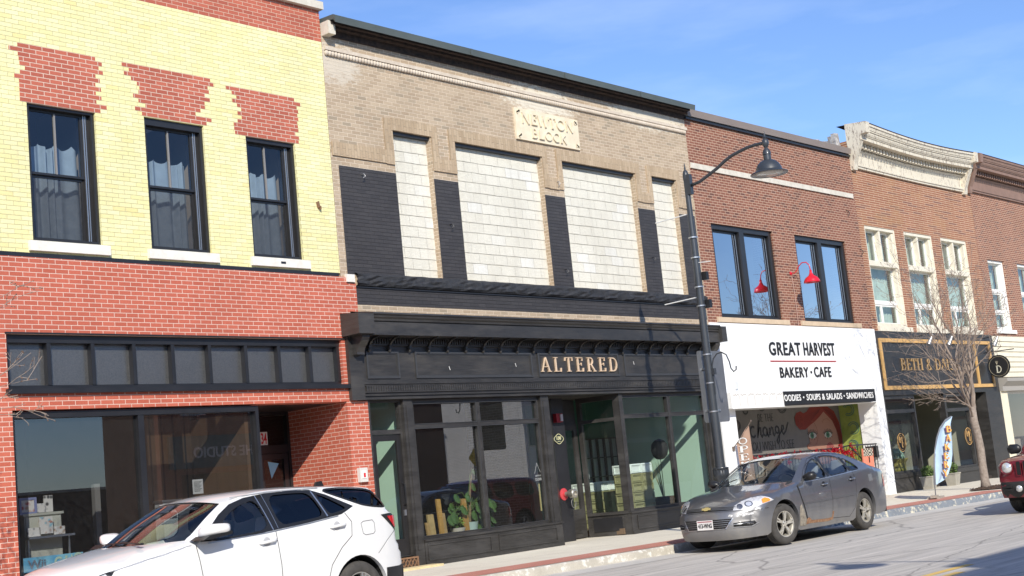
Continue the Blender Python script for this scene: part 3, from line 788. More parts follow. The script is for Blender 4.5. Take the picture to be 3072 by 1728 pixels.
# toothed red patches above the windows
PATCH = (
 (8.49, [9.83, 9.69, 9.83, 9.84, 9.85, 9.93, 9.85, 9.76, 9.83, 9.83, 9.83, 9.83, 9.83], [11.09, 11.20, 11.14, 11.21, 11.08, 11.15, 11.07, 11.16, 11.07, 11.16, 11.07, 11.24, 11.13]),
 (8.47, [11.55, 11.67, 11.58, 11.70, 11.80, 11.84, 11.82, 11.72, 11.81, 11.93, 11.74, 11.86], [13.19, 13.25, 13.13, 13.15, 13.07, 13.16, 13.05, 13.05, 12.96, 12.86, 13.16, 13.06]),
 (8.43, [13.50, 13.61, 13.70, 13.61, 13.70, 13.78, 13.70, 13.78, 13.69, 13.61, 13.61, 13.62], [14.93, 15.06, 14.97, 15.00, 14.97, 14.99, 14.96, 14.97, 14.97, 14.90, 14.97, 14.96]))
for zt, ls, rs in PATCH:
    m = MB(); zt = 4.205 + round((zt - 4.205) / .0677) * .0677 + .001
    for i, (a, b) in enumerate(zip(ls, rs)): m.box(a, b, -0.0045, 0.05, zt - (i + 1) * .0677, zt - i * .0677 - .0002)
    m.build('brick_patch', M_redpatch, B1)
for i, (a, b, c, d) in enumerate(w1):
    window_double(B1, a, b, c, d, 0.0, seed=i * 3 + 1)
    m = MB(); m.box(a - 0.08, b + 0.1, -0.06, 0.12, 5.40, 5.545)
    s = m.build('window_sill', M_sill, B1)
    if i == 2:
        m = MB(); m.box(14.33, 14.43, -0.066, -0.058, 5.455, 5.49); m.build('vent_slot', M_blk, s)
m = MB(); m.obox((15.27, -0.01, 6.55), (0.02, 0, 0.01), (0, .03, 0), (-.01, 0, 0.05)); m.obox((15.30, -0.03, 6.49), (0.008, 0, 0), (0, .03, 0), (0, 0, 0.03)); m.build('wall_anchor', M_rustlat, B1)
m = MB(); m.box(15.76, 15.94, -0.06, 0.1, 5.215, 5.35); m.build('corner_block', M_sill, B1)
# transom strip of nine lights
m = MB()
m.box(9.44, 15.54, 0.04, 0.2, 4.09, 4.205); m.box(9.44, 15.54, 0.06, 0.2, 3.43, 3.49)
mx_ = [9.44] + [10.108 + 0.68 * i for i in range(8)] + [15.54]
mx_ = [9.44, 10.11, 10.81, 11.50, 12.18, 12.86, 13.56, 14.23, 14.89, 15.535]
for i, x in enumerate(mx_):
    w = 0.05
    a = min(max(x - .03, 9.44), 15.475); m.box(a, a + 0.06, 0.045, 0.2, 3.49, 4.09)
tr = m.build('transom_window', M_blk, B1)
for i in range(9):
    m = MB(); a, b = mx_[i] + .02, mx_[i + 1] - .02; m.quad((a, 0.15, 3.49), (b, 0.15, 3.49), (b, 0.15, 4.09), (a, 0.15, 4.09))
    m.build('pane', M_glassg, tr)
m = MB(); m.box(9.40, 15.62, -0.09, 0.06, 3.362, 3.43); m.box(9.42, 15.60, -0.05, 0.0, 4.206, 4.225); m.build('transom_ledge', M_blk, B1)
# shop window
m = MB(); frame_xz(m, 9.48, 13.72, 0.48, 3.12, 0.06, 0.04, 0.18, wt=0.09, wb=0.09); m.box(11.50, 11.60, 0.05, 0.18, 0.57, 3.03)
m.box(13.66, 13.72, 0.19, 1.54, 3.04, 3.12); m.box(13.66, 13.72, 0.19, 1.54, 0.48, 0.57)
fr = m.build('shop_window', M_blk, B1)
for a, b in ((9.54, 11.50), (11.60, 13.66)):
    m = MB(); m.quad((a, 0.12, 0.57), (b, 0.12, 0.57), (b, 0.12, 3.03), (a, 0.12, 3.03)); m.build('pane', M_glassl, fr)
m = MB(); m.box(13.655, 13.70, 0.18, 1.54, 0.57, 3.03); m.build('doorway_panel', M_blk, fr)
m = MB(); m.box(9.48, 13.72, 0.02, 0.2, 0.18, 0.48); m.box(13.66, 13.72, 0.2, 1.54, 0.18, 0.48); m.build('stall_riser', M_red, B1)
# door at the back of the doorway
m = MB(); m.box(13.72, 15.56, -0.02, 1.7, 3.141, 3.30); m.build('doorway_ceiling', M_blk, B1)
m = MB(); m.box(13.72, 14.80, 1.54, 1.7, 0.2, 3.14); m.build('doorway_back_wall', M_red, B1)
m = MB(); frame_xz(m, 14.80, 15.56, 0.2, 3.14, 0.055, 1.56, 1.66, wt=0.06); m.box(14.855, 15.505, 1.57, 1.65, 2.42, 2.56)
dr = m.build('door', M_blk, B1)
m = MB(); frame_xz(m, 14.86, 15.50, 0.22, 2.41, 0.1, 1.58, 1.63, wb=0.25); m.build('door_leaf', M_blk, dr)
m = MB(); m.quad((14.96, 1.605, .47), (15.40, 1.605, .47), (15.40, 1.605, 2.31), (14.96, 1.605, 2.31)); m.quad((14.855, 1.605, 2.56), (15.505, 1.605, 2.56), (15.505, 1.605, 3.08), (14.855, 1.605, 3.08)); m.build('pane', M_glass, dr)
m = MB(); m.quad((15.06, 1.60, 2.28), (15.30, 1.60, 2.24), (15.12, 1.60, 1.98)); m.build('pennant_sticker', plain('sky_blue_sticker', (0.25, 0.55, 0.72), .5), dr)
m = MB(); m.box(14.87, 15.08, 1.585, 1.600, 2.57, 2.80); hn = m.build('house_number', M_whp, B1, label='white card with red number 134')
t = text_mesh('134', 0.2, 0.004, bold=0.004); fit_text(t, 14.89, 15.06, 2.59, 2.78, 1.581); t.build('number', plain('red_number_paint', (0.6, 0.02, 0.03), .5), hn)
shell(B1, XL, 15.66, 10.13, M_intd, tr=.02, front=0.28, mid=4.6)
# room behind
m = MB(); m.box(XL + .3, 13.6, 0.2, 9.0, 0.3, 0.42); m.build('interior_floor', M_intf, B1)
def panelling():
    k = NT('brown_panelling'); v = k.coords()
    wv = k.n("ShaderNodeTexWave", _bands_direction='X'); wv.inputs['Scale'].default_value = 1.4; k.l(v, wv.inputs['Vector'])
    k.col(k.mix(k.ramp(wv.outputs['Fac'], 0.03, 0.10), (0.03, 0.018, 0.012), k.mix(k.noise(k.scale(v, (3, 3, .3)), 3, 5), (0.10, 0.055, 0.03), (0.20, 0.12, 0.065))))
    return k.m
m = MB(); m.box(12.62, 13.58, 1.72, 1.8, 0.4, 4.3); m.box(13.58, 13.65, .24, 1.8, .5, 3.05); m.build('interior_wall', panelling(), B1)
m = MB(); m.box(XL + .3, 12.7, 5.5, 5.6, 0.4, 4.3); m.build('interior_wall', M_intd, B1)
m = MB(); m.box(12.27, 12.37, 2.6, 2.7, 0.42, 2.15); m.build('interior_post', plain('pale_post', (0.42, 0.40, 0.36), .7), B1)

# things in the shop window
def at_floor(z): return z
t = wroot('white_dresser', (10.35, 0.85, 0.42), 'small white chest of drawers crowded with prints inside the left shop window', 'dresser')
m = MB(); m.box(10.10, 10.68, 0.93, 1.25, 0.42, 1.70); m.box(10.07, 10.71, 0.90, 1.27, 1.70, 1.735); m.build('carcass', plain('pale_sage_paint', (0.50, 0.50, 0.42), .6), t)
for k in range(5):
    m = MB(); m.box(10.12, 10.66, 0.915, 0.93, 0.50 + k * .24, 0.72 + k * .24); m.build('drawer', plain('pale_sage_drawer', (0.56, 0.56, 0.47), .6), t)
def art(x0, x1, z0, z1, y, c1, c2, lab, fr=None, seed=0, cat='picture', tilt=0.0):
    k = NT('print_' + str(seed)); v = k.coords()
    n = k.n("ShaderNodeTexVoronoi", Scale=11.0 + seed); k.l(v, n.inputs['Vector'])
    k.col(k.mix(k.ramp(n.outputs['Distance'], .2, .5), k.mix(k.ramp(k.noise(v, 9 + seed, 2), .45, .55), c1, c2), (0.75, 0.72, 0.66)))
    r_ = wroot('picture', ((x0 + x1) / 2, y, z0), lab, cat)
    m = MB(); m.box(x0, x1, y, y + 0.02, z0, z1); m.build('print', k.m, r_)
    if fr:
        m = MB(); frame_xz(m, x0 - .035, x1 + .035, z0 - .035, z1 + .035, .034, y - .012, y + .03); m.build('frame', fr, r_)
    return r_
art(10.06, 10.26, 1.76, 1.93, 0.92, (0.45, 0.06, 0.07), (0.55, 0.35, 0.22), 'red picture in a lavender blue frame on the white dresser', plain('lavender_frame', (0.25, 0.28, 0.48), .5), 1)
art(10.31, 10.44, 1.74, 1.87, 0.94, (0.05, 0.05, 0.06), (0.6, 0.62, 0.62), 'black and white print standing beside the lavender framed picture', None, 2)
art(10.46, 10.60, 1.74, 1.98, 1.0, (0.02, 0.02, 0.02), (0.08, 0.08, 0.08), 'tall dark print at the right end of the dresser top', None, 3)
art(10.26, 10.47, 1.43, 1.67, 0.80, (0.45, 0.15, 0.08), (0.25, 0.55, 0.65), 'colourful red and blue box leaning on the dresser drawers', None, 4, 'box')
art(10.07, 10.27, 1.405, 1.53, 0.80, (0.08, 0.08, 0.08), (0.7, 0.7, 0.66), 'white box with black drawing at the lower left of the dresser', None, 5, 'box')
art(10.49, 10.66, 1.405, 1.52, 0.80, (0.35, 0.20, 0.12), (0.55, 0.45, 0.35), 'small brown figure print right of the colourful box', None, 6, 'box')
t = wroot('shelf', (10.5, .5, 1.1), 'narrow grey shelf holding boxes in front of the dresser', 'shelf')
m = MB(); m.box(10.04, 10.76, 0.70, 0.89, 1.37, 1.40); m.build('board', M_alum, t)
m = MB(); m.box(10.06, 10.08, 0.78, 0.80, 0.42, 1.37); m.box(10.70, 10.72, 0.78, 0.80, 0.42, 1.37); m.build('leg', M_alum, t)
t = wroot('game_banner', (10.2, .22, .85), 'bright blue banner reading Wii at the bottom of the left shop window', 'banner')
m = MB(); m.box(9.67, 10.58, 0.215, 0.225, 0.93, 1.125); 
kb = NT('banner_blue'); vb = kb.coords(); kb.col(kb.mix(kb.ramp(kb.noise(vb, 3, 2), .4, .6), (0.10, 0.38, 0.62), (0.25, 0.58, 0.72))); m.build('cloth', kb.m, t)
l = text_mesh('Wii', 0.3, 0.004, bold=0.004); fit_text(l, 9.73, 10.0, 0.965, 1.09, 0.21); l.build('lettering', plain('grey_letter', (.22, .24, .28), .5), t)
m = MB()
for (cx, cz, r1) in ((10.20, 1.03, .055), (10.50, 1.06, .055)): ribbon(m, [(p[0], p[1]) for p in arc(cx, cz, r1, r1, 40, 320)], 0.03, .207, .213)
ribbon(m, [(10.28, .96), (10.32, 1.10)], .03, .206, .213); ribbon(m, [(10.35, .96), (10.40, 1.09), (10.44, .96)], .025, .206, .213)
m.build('drawing', plain('pale_green_drawing', (.5, .65, .5), .5), t)
t = wroot('paper_notice', (12.7, .13, 1.9), 'white typed notice sheet taped inside the second shop pane', 'notice')
m = MB(); m.box(12.44, 12.63, 0.128, 0.132, 1.80, 2.02); m.build('sheet', plain('notice_paper', (.55, .54, .50), .8), t)
m = MB()
for k in range(9): m.box(12.465, 12.605 - (k % 3) * .02, 0.1265, 0.1285, 1.98 - k * .018, 1.986 - k * .018)
m.build('print', M_txt, t)
t = wroot('counter', (12.6, 2.3, .42), 'pale box shaped counter against the brown panelled wall', 'counter')
m = MB(); m.box(12.78, 13.10, 1.45, 1.68, 0.42, 1.74); m.build('body', plain('grey_white_counter', (.45, .47, .46), .6), t); m = MB(); m.box(12.75, 13.13, 1.42, 1.69, 1.74, 1.77); m.build('top', M_alum, t)
# fire alarm box
t = wroot('alarm_box', (15.75, -0.05, 1.77), 'grey alarm box with red button on the red brick pier', 'alarm box')
m = MB(); m.box(15.66, 15.84, -0.09, -0.022, 1.76, 2.0); m.build('case', plain('alarm_case', (0.62, .60, .56), .5), t)
m = MB(); m.box(15.70, 15.80, -0.10, -0.09, 1.82, 1.95); m.build('cover', plain('alarm_cover', (.8, .78, .75), .3), t)
m = MB(); m.box(15.735, 15.775, -0.106, -0.10, 1.84, 1.91); m.build('button', M_redp, t)

# ------------------------------------------------------------------ tan brick block with the black shopfront
B2 = wroot('tan_brick_building', (21.3, 0, 0.2), 'two-storey tan brick block with blocked upper windows and a black timber shopfront', 'building')
op = [(17.22, 18.20, 5.36, 8.13), (18.87, 21.45, 5.36, 8.12), (22.11, 24.68, 5.36, 8.11), (25.33, 26.29, 5.36, 8.12)]
m = MB(); wallgrid(m, 15.672, 26.975, 4.70, 9.84, 0.0, 0.30, op); m.build('upper_wall', M_tan, B2)
for (a, b, c, d) in op:
    m = MB(); rnd = random.Random(int(a * 9)); n = max(6, int((b - a) / .1)); rows = []; z = c
    while z < d:      # each course bellies out over a slightly ragged bed joint
        z2 = min(d, z + .203); w1_ = [rnd.uniform(-.006, .006) for _ in range(n + 1)]
        rows.append([(a + (b - a) * i / n, .118 + rnd.uniform(-.0025, .0025), z + w1_[i]) for i in range(n + 1)])
        rows.append([(a + (b - a) * i / n, .124, z2 - .004 + rnd.uniform(-.004, .002)) for i in range(n + 1)])
        z += .203
    m.loft(rows, closed=False); m.box(a, b, .14, .29, c, d); m.build('block_infill', M_cmu, B2)
    m = MB(); m.box(a, b, 0.03, 0.119, d - 0.06, d - 0.001); m.build('steel_lintel', M_blk, B2)
# soldier-course hoods stepping round the heads
m = MB()
segs = [(15.70, 17.0, 7.48, 7.73), (18.38, 18.70, 7.47, 7.72), (21.62, 21.93, 7.46, 7.70), (24.86, 25.15, 7.46, 7.70), (26.45, 26.96, 7.46, 7.70)]
for s_ in segs: m.box(s_[0], s_[1], -0.03, 0.01, s_[2], s_[3])
for (a, b, c, d) in op:
    m.box(a - 0.02 if a > 17.5 else a - .02, b + 0.02, -0.03, 0.01, d + 0.001, d + 0.235)
for x0_, x1_ in ((17.0, 17.20), (18.22, 18.38), (18.70, 18.85), (21.47, 21.62), (21.93, 22.09), (24.70, 24.86), (25.15, 25.31), (26.31, 26.45)):
    m.box(x0_, x1_, -0.03, 0.01, 7.47, 8.345)
m.build('brick_hood', M_tansol, B2)
for (a, b) in ((15.83, 17.215), (18.205, 18.865), (21.455, 22.105), (24.685, 25.325), (26.295, 26.93)): m = MB(); m.box(a, b, -0.005, 0.02, 5.36, 7.315); m.build('painted_pier', M_dkb, B2)
m = MB(); m.box(15.99, 26.94, -0.006, 0.02, 4.835, 5.16); m.build('painted_band', M_dkb, B2)
m = MB()      # rock-faced belt
rnd = random.Random(11); xs = [15.99 + i * (10.95 / 73) for i in range(74)]
rows = []
for z in (5.165, 5.20, 5.25, 5.30, 5.35, 5.39):
    e = 0.0 if z in (5.165, 5.39) else 1
    rows.append([(x, -0.045 - e * (0.02 + rnd.uniform(-.012, .03)), z + rnd.uniform(-.004, .004)) for x in xs])
rows = [[(x, 0.01, 5.165) for x in xs]] + rows + [[(x, 0.01, 5.39) for x in xs]]
m.loft(rows, closed=False); m.build('stone_belt', M_rock, B2)
m = MB(); m.box(16.0, 26.95, -0.03, 0.01, 5.13, 5.150); m.build('string_line', M_blk, B2)
# terracotta string moulding with a rope row beneath
m = MB(); m.box(15.70, 26.98, -0.06, 0.02, 9.405, 9.47)
m.build('moulding', M_mould, B2)
m = MB(); x = 15.74
rnd = random.Random(2)
while x < 26.96:
    m.lathe([(0.0, -.05), (0.035, -.035), (0.045, 0.0), (0.035, .035), (0, .05)], (x, -0.022, 9.355), 8, 'z'); x += 0.072
m.build('rope_moulding', M_mould, B2, smooth='all')
# roof edge cap and the scorched band below it
m = MB()
m.prism([(-0.34, 9.83), (-0.36, 9.955), (-0.30, 9.985), (0.4, 10.02), (0.4, 9.93), (-0.30, 9.90)], 15.72, 26.99, 'yz')
cp = m.build('roof_cap', M_capm, B2)
for x in (19.2, 22.1, 24.8): m = MB(); m.box(x, x + .05, -0.366, -0.34, 9.83, 9.955); m.build('cap_joint', M_capm, cp)
m = MB(); m.box(15.74, 26.96, -0.14, 0.02, 9.80, 9.895); m.box(15.74, 26.96, -0.22, -0.14, 9.845, 9.895); m.box(15.74, 26.96, -0.03, 0.0, 9.68, 9.80); m.build('fascia_board', M_char, B2)
m = MB(); m.box(15.68, 15.84, -.2, .02, 9.66, 9.90); m.build('corner_stone', M_stone, B2)
# name stone
m = MB(); m.box(20.71, 22.76, -0.045, 0.02, 8.41, 9.075)
pl = m.build('name_stone', M_plaque, B2, label='pale stone plaque carved NEWTON BLOCK')
def carve(txt, x0, x1, z0, z1, nm='carved_lettering'):
    t = serif_text(txt, 0.03, 0.9, serifs=False); xs = [v[0] for v in t.v]; ys = [v[1] for v in t.v]
    ax = (x1 - x0) / (max(xs) - min(xs))
    t.v = [(x0 + (v[0] - min(xs)) * ax, -0.045 + v[1], z0 + v[2] * (z1 - z0)) for v in t.v]
    t.build(nm, M_plaque, pl)
carve('NEWTON', 20.90, 22.55, 8.76, 8.99); carve('BLOCK', 21.18, 22.30, 8.48, 8.68)
m = MB(); rnd = random.Random(4)
for cx, cz, sx in ((20.80, 9.0, 1), (22.67, 9.0, -1), (20.80, 8.49, 1), (22.67, 8.49, -1)):
    for k in range(5):
        a = rnd.uniform(0, PI); m.obox((cx, -.05, cz), (.055 * math.cos(a), 0, .055 * math.sin(a)), (0, .012, 0), (-.012 * math.sin(a), 0, .012 * math.cos(a)))
m.build('carved_leaves', M_plaque, pl)
# small wall hooks
for (x, z) in ((18.52, 6.45), (21.87, 7.62), (21.84, 5.75), (25.0, 6.2), (16.35, 7.2)):
    m = MB(); m.tube([(x, 0, z), (x, -0.07, z), (x + .02, -0.09, z - .05), (x - .02, -.07, z - .08)], .009, 6); m.build('wall_hook', M_galv if z > 7 else M_blk, B2)
# ---- shopfront
SF = B2
m = MB()
# entablature profile lofted along x: (y, z)
prof = [(0.0, 4.70), (-0.30, 4.66), (-0.46, 4.63), (-0.47, 4.60), (-0.44, 4.585), (-0.43, 4.55), (-0.40, 4.525), (-0.395, 4.49), (-0.37, 4.475), (-0.37, 4.46), (-0.41, 4.455), (-0.41, 4.24), (-0.10, 4.24), (-0.10, 4.10), (-0.055, 4.095), (-0.055, 3.46), (-0.09, 3.455), (-0.09, 3.42), (-0.055, 3.415), (-0.055, 3.30), (-0.055, 3.22), (-0.03, 3.22), (-0.03, 3.20), (-0.08, 3.19), (-0.08, 3.155), (0.12, 3.15), (0.12, 4.70)]
m.prism(prof, 15.93, 26.75, 'yz'); m.build('cornice', M_blkw, SF)
# end blocks and pilaster strips
for a, b in ((15.56, 15.92), (26.76, 26.96)):
    m = MB(); m.prism([(0.0, 4.66), (-0.48, 4.60), (-0.48, 4.25), (0.0, 4.25)], a, b, 'yz')
    m.box(a + .06, b if a < 20 else b - .0, -0.10, 0.05, 3.15, 4.25)
    m.build('cornice_end', M_blkw, SF)
def console(x, w, zt, h, d, name='bracket'):
    m = MB()
    p = [(-0.10, zt), (-0.10 - d, zt), (-0.10 - d, zt - .05), (-.10 - d * .93, zt - .08), (-.10 - d * .88, zt - h * .35), (-.10 - d * .55, zt - h * .62), (-.10 - d * .42, zt - h * .88), (-.10 - d * .45, zt - h), (-0.10, zt - h)]
    m.prism(p, x - w / 2, x + w / 2, 'yz'); return m.build(name, M_blkw, SF)
console(15.79, 0.17, 4.25, 0.33, 0.28, 'console_bracket'); console(26.70, 0.17, 4.235, 0.33, 0.28, 'console_bracket')
for i in range(22):      # slim curved brackets with drop finials
    x = 16.10 + i * 0.4862; m = MB()
    pts = [(-0.38, 4.235)] + [(-0.055 - 0.30 * math.cos(R(a)), 4.10 + 0.115 * math.sin(R(a)) + .0) for a in (20, 45, 65, 85)]
    q = [(x, -0.36, 4.235), (x, -0.24, 4.215), (x, -0.165, 4.17), (x, -0.13, 4.13), (x, -0.105, 4.085)]
    for k in range(4):
        a, b = Vector(q[k]), Vector(q[k + 1]); m.obox((a + b) / 2, (0.016, 0, 0), (b - a) * .53, Vector((0, (b - a).z, -(b - a).y)).normalized() * .018)
    m.box(x - .028, x + .028, -.135, -.056, 4.035, 4.095); m.lathe([(0.028, 4.035), (0.03, 4.01), (0.018, 3.99), (0.0, 3.972)], (x, -.095, 0), 8)
    m.build('bracket', M_blkw, SF)
m = MB(); x = 16.02
while x < 26.7: m.box(x, x + .028, -0.14, -0.10, 4.13, 4.215); x += 0.0608
m.build('upper_dentils', M_blkw, SF)
m = MB(); x = 15.98
m.box(15.93, 26.75, -0.075, -0.055, 3.395, 3.412)
while x < 26.7: m.box(x, x + .046, -0.082, -0.055, 3.30, 3.392); x += 0.0585
m.box(15.93, 26.75, -0.085, -0.055, 3.275, 3.297)
m.build('lower_dentils', M_blkw, SF)
for a, b in ((16.04, 16.82), (17.215, 20.43), (20.615, 23.245), (23.445, 26.55)):
    m = MB(); frame_xz(m, a, b, 3.52, 4.0, 0.035, -0.078, -0.054); frame_xz(m, a + .036, b - .036, 3.556, 3.964, 0.014, -0.066, -0.0545)
    m.build('frieze_panel', plain('worn_black_moulding', (0.042, 0.042, 0.043), .35, spec=.7), SF)
sg = wroot('shop_sign', (21.9, -.06, 3.6), 'raised gold capital letters reading ALTERED on the black frieze', 'sign')
serif_letters(sg, 'ALTERED', 20.68, 23.17, -.058, 3.62, .29, M_gold, .03, .62, .30)
m = MB()
for x, z in ((18.1, 3.70), (19.95, 3.76), (23.8, 3.8)): m.obox((x, -.058, z), (.005, 0, .0), (0, .002, 0), (-.012, 0, .035))
m.build('paint_chip', M_whp, SF)
# posts
for a, b in ((15.985, 16.075), (16.875, 17.095), (20.625, 20.87), (26.50, 26.94)):
    m = MB(); m.box(a, b, -0.02, 0.16, 0.20, 3.15)
    if b - a > .15: m.box(a + .06, b - .06, -0.032, -0.02, 0.5, 3.05)
    m.build('post', M_blkw, SF)
# stair door
m = MB(); frame_xz(m, 16.075, 16.875, 0.42, 3.15, 0.05, 0.05, 0.15, wt=.04, wb=.02); m.box(16.125, 16.825, 0.05, 0.15, 2.55, 2.63)
dr = m.build('door', M_blkw, SF)
m = MB(); frame_xz(m, 16.13, 16.82, 0.445, 2.545, 0.10, 0.07, 0.115, wt=.11, wb=.28)
lf = m.build('door_leaf', M_brz, dr)
m = MB(); m.quad((16.23, .09, .72), (16.72, .09, .72), (16.72, .09, 2.44), (16.23, .09, 2.44)); m.quad((16.125, .1, 2.63), (16.825, .1, 2.63), (16.825, .1, 3.11), (16.125, .1, 3.11)); m.build('pane', M_glass, dr)
m = MB(); m.tube([(16.77, .07, 1.30), (16.77, .01, 1.33), (16.77, .0, 1.5), (16.77, .01, 1.66), (16.77, .07, 1.69)], .013, 8); m.build('handle', M_trimblk, dr)
m = MB(); m.box(16.755, 16.80, .045, .07, 1.12, 1.22); m.build('lock', M_alum, dr)
m = MB(); m.box(16.075, 16.875, -.03, .1, .20, .40); st = m.build('door_step', plain('step_back', (.04, .03, .025), .9), SF)
m = MB(); frame_xz(m, 16.075, 16.9, .2, .405, .03, -.05, -.031)
for i in range(9):
    x = 16.12 + i * .085
    for s_ in (1, -1): ribbon(m, [(x, .235 if s_ > 0 else .37), (x + .085, .37 if s_ > 0 else .235)], .014, -.045 - .004 * (s_ > 0), -.032)
m.build('iron_grille', M_rustlat, st)
m = MB(); m.box(16.05, 17.2, -.35, -.03, .18, .235); m.build('yellow_step', plain('yellowed_concrete', (.62, .50, .28), .9, var=.2), SF)
def shopwin(x0, x1, zb, zt, tb, mull, y=0.04, gl=None):
    m = MB(); frame_xz(m, x0, x1, zb, zt, .05, y, y + .1, wt=.07, wb=.05)
    if tb:
        if mull: m.box(x0 + .05, mull - .04, y, y + .1, tb - .035, tb + .035); m.box(mull + .04, x1 - .05, y, y + .1, tb - .035, tb + .035)
        else: m.box(x0 + .05, x1 - .05, y, y + .1, tb - .035, tb + .035)
    if mull: m.box(mull - .04, mull + .04, y - .005, y + .1, zb + .05, zt - .07)
    f = m.build('shop_window', M_blkw, SF)
    for a, b in (((x0 + .05, mull - .04), (mull + .04, x1 - .05)) if mull else ((x0 + .05, x1 - .05),)):
        for c, d in (((zb + .05, tb - .035), (tb + .035, zt - .07)) if tb else ((zb + .05, zt - .07),)):
            m = MB(); m.quad((a, y + .06, c), (b, y + .06, c), (b, y + .06, d), (a, y + .06, d)); m.build('pane', gl or M_glass, f)
            m = MB(); frame_xz(m, a - .001, b + .001, c - .001, d + .001, .012, y - .012, y + .02); m.build('glazing_bead', MATS['worn_black_moulding'], f)
    return f
shopwin(17.10, 20.62, 0.665, 3.145, 2.665, 18.85, gl=M_glassr)
def riser(x0, x1, panels, y=0.0, zt=.66):
    m = MB(); m.box(x0, x1, y - .03, y + .14, .19, zt - .03); m.box(x0 - .01, x1 + .01, y - .06, y + .14, zt - .03, zt + .004)
    m.box(x0, x1, y - .045, y - .03, .19, .26)
    r_ = m.build('stall_riser', M_blkw, SF)
    for a, b in panels:
        m = MB(); frame_xz(m, a, b, .29, .58, .028, y - .046, y - .03); m.build('panel_moulding', M_blkw, r_)
riser(17.10, 20.90, ((17.16, 18.82), (19.02, 20.72)))
# recess: pilaster with number plate, door, angled window
m = MB(); m.obox((21.30, .44, 1.675), (.43, .29, 0), (-.03, .045, 0), (0, 0, 1.475)); m.build('recess_return', M_blkw, SF)
m = MB(); m.box(21.72, 22.15, .69, 1.0, .2, 3.15); m.build('pilaster', M_blk, SF)
m = MB(); m.box(20.87, 23.3, 0.14, 2.2, 3.152, 3.25); m.build('recess_ceiling', plain('recess_ceiling', (.05, .045, .04), .8), SF)
m = MB(); m.box(22.15, 22.93, 1.02, 1.12, 2.62, 3.14); m.build('recess_back', M_blkw, SF)
m = MB(); frame_xz(m, 22.15, 22.93, .22, 2.62, .12, 1.0, 1.06, wb=.6, wt=.13); m.box(22.33, 22.77, .985, 1.0, .32, .72)
dr = m.build('door', M_blkw, SF)
m = MB(); m.quad((22.27, 1.03, .82), (22.81, 1.03, .82), (22.81, 1.03, 2.49), (22.27, 1.03, 2.49)); m.build('pane', M_glass, dr)
def slant(name, u0, u1, z0, z1, d0, d1, mat, parent=None, quad=False):
    A, B = Vector((22.95, .98, 0)), Vector((23.17, 0.0, 0)); t_ = (B - A); n_ = Vector((t_.y, -t_.x, 0)).normalized() * 1.0    # n points to -x side
    if n_.x > 0: n_ = -n_
    m = MB()
    if quad:
        p, q = A + t_ * u0 - n_ * d0, A + t_ * u1 - n_ * d0
        m.quad((p.x, p.y, z0), (q.x, q.y, z0), (q.x, q.y, z1), (p.x, p.y, z1))
    else:
        c = A + t_ * (u0 + u1) / 2 - n_ * (d0 + d1) / 2; m.obox((c.x, c.y, (z0 + z1) / 2), t_ * (u1 - u0) / 2, n_ * (d1 - d0) / 2, (0, 0, (z1 - z0) / 2))
    return m
m = slant('', 0, .09, .2, 3.15, 0, .1, None); 
for a in ((.86, 1.0, .2, 3.15, 0, .1), (.09, .86, 3.05, 3.15, 0, .1), (.09, .86, 2.6, 2.67, 0, .09), (.09, .86, .2, .66, .01, .1), (.02, .98, .64, .70, -.03, .1)):
    k = slant('', *a, None); m.add(k.v, k.f)
ag = m.build('angled_window', M_blkw, SF)
m = slant('', .14, .8, .30, .58, -.008, .01, None); m.build('panel_moulding', M_blk, ag)
for z0_, z1_ in ((.70, 2.6), (2.67, 3.05)): slant('', .09, .86, z0_, z1_, .05, 0, None, quad=True).build('pane', M_glass, ag)
shopwin(23.20, 26.50, .665, 3.145, 2.67, 25.05)
riser(23.17, 26.5, ((23.36, 25.0), (25.15, 26.4)))
m = MB(); m.box(23.17, 23.30, -.02, .14, .665, 3.145); m.build('post', M_blkw, SF)
shell(B2, 15.672, 26.975, 9.84, M_tan, front=.30, mid=4.5)
m = MB(); m.box(15.93, 26.72, .14, .30, 3.15, 4.7); m.build('lintel_wall', M_intd, SF)
# interior
m = MB(); m.box(16.0, 20.6, .16, 9.0, .22, .34); m.box(20.6, 23.1, 1.14, 9.0, .22, .34); m.box(23.1, 26.7, .16, 9.0, .22, .34); m.build('interior_floor', plain('interior_wood_floor', (.16, .11, .07), .5), B2)
m = MB(); m.box(26.66, 26.71, .16, 4.58, .3, 4.2); m.build('interior_wall', M_mint, B2)
m = MB(); m.box(17.0, 17.06, .17, 6.0, .34, 4.2); m.build('interior_wall', M_mint, B2)
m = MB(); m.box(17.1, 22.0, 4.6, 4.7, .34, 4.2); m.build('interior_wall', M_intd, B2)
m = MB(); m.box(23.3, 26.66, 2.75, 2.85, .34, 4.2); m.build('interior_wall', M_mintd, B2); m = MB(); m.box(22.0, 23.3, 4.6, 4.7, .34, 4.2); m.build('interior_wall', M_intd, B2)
m = MB(); m.box(17.1, 20.6, .16, .85, .34, .66); m.build('display_ledge', plain('pale_ledge', (.22, .18, .13), .7), B2)
m = MB()
for i in range(6): m.box(25.2 + i * .26, 25.22 + i * .26, 2.66, 2.74, 1.0, 2.36)
for i in range(4): m.box(25.2, 26.52, 2.65, 2.70, 1.0 + i * .445, 1.02 + i * .445)
gr = m.build('glazed_partition', M_blk, B2)
m = MB(); m.quad((25.2, 2.73, 1.0), (26.5, 2.73, 1.0), (26.5, 2.73, 2.36), (25.2, 2.73, 2.36)); m.build('pane', plain('frosted_grey_pane', (.26, .30, .28), .3), gr)
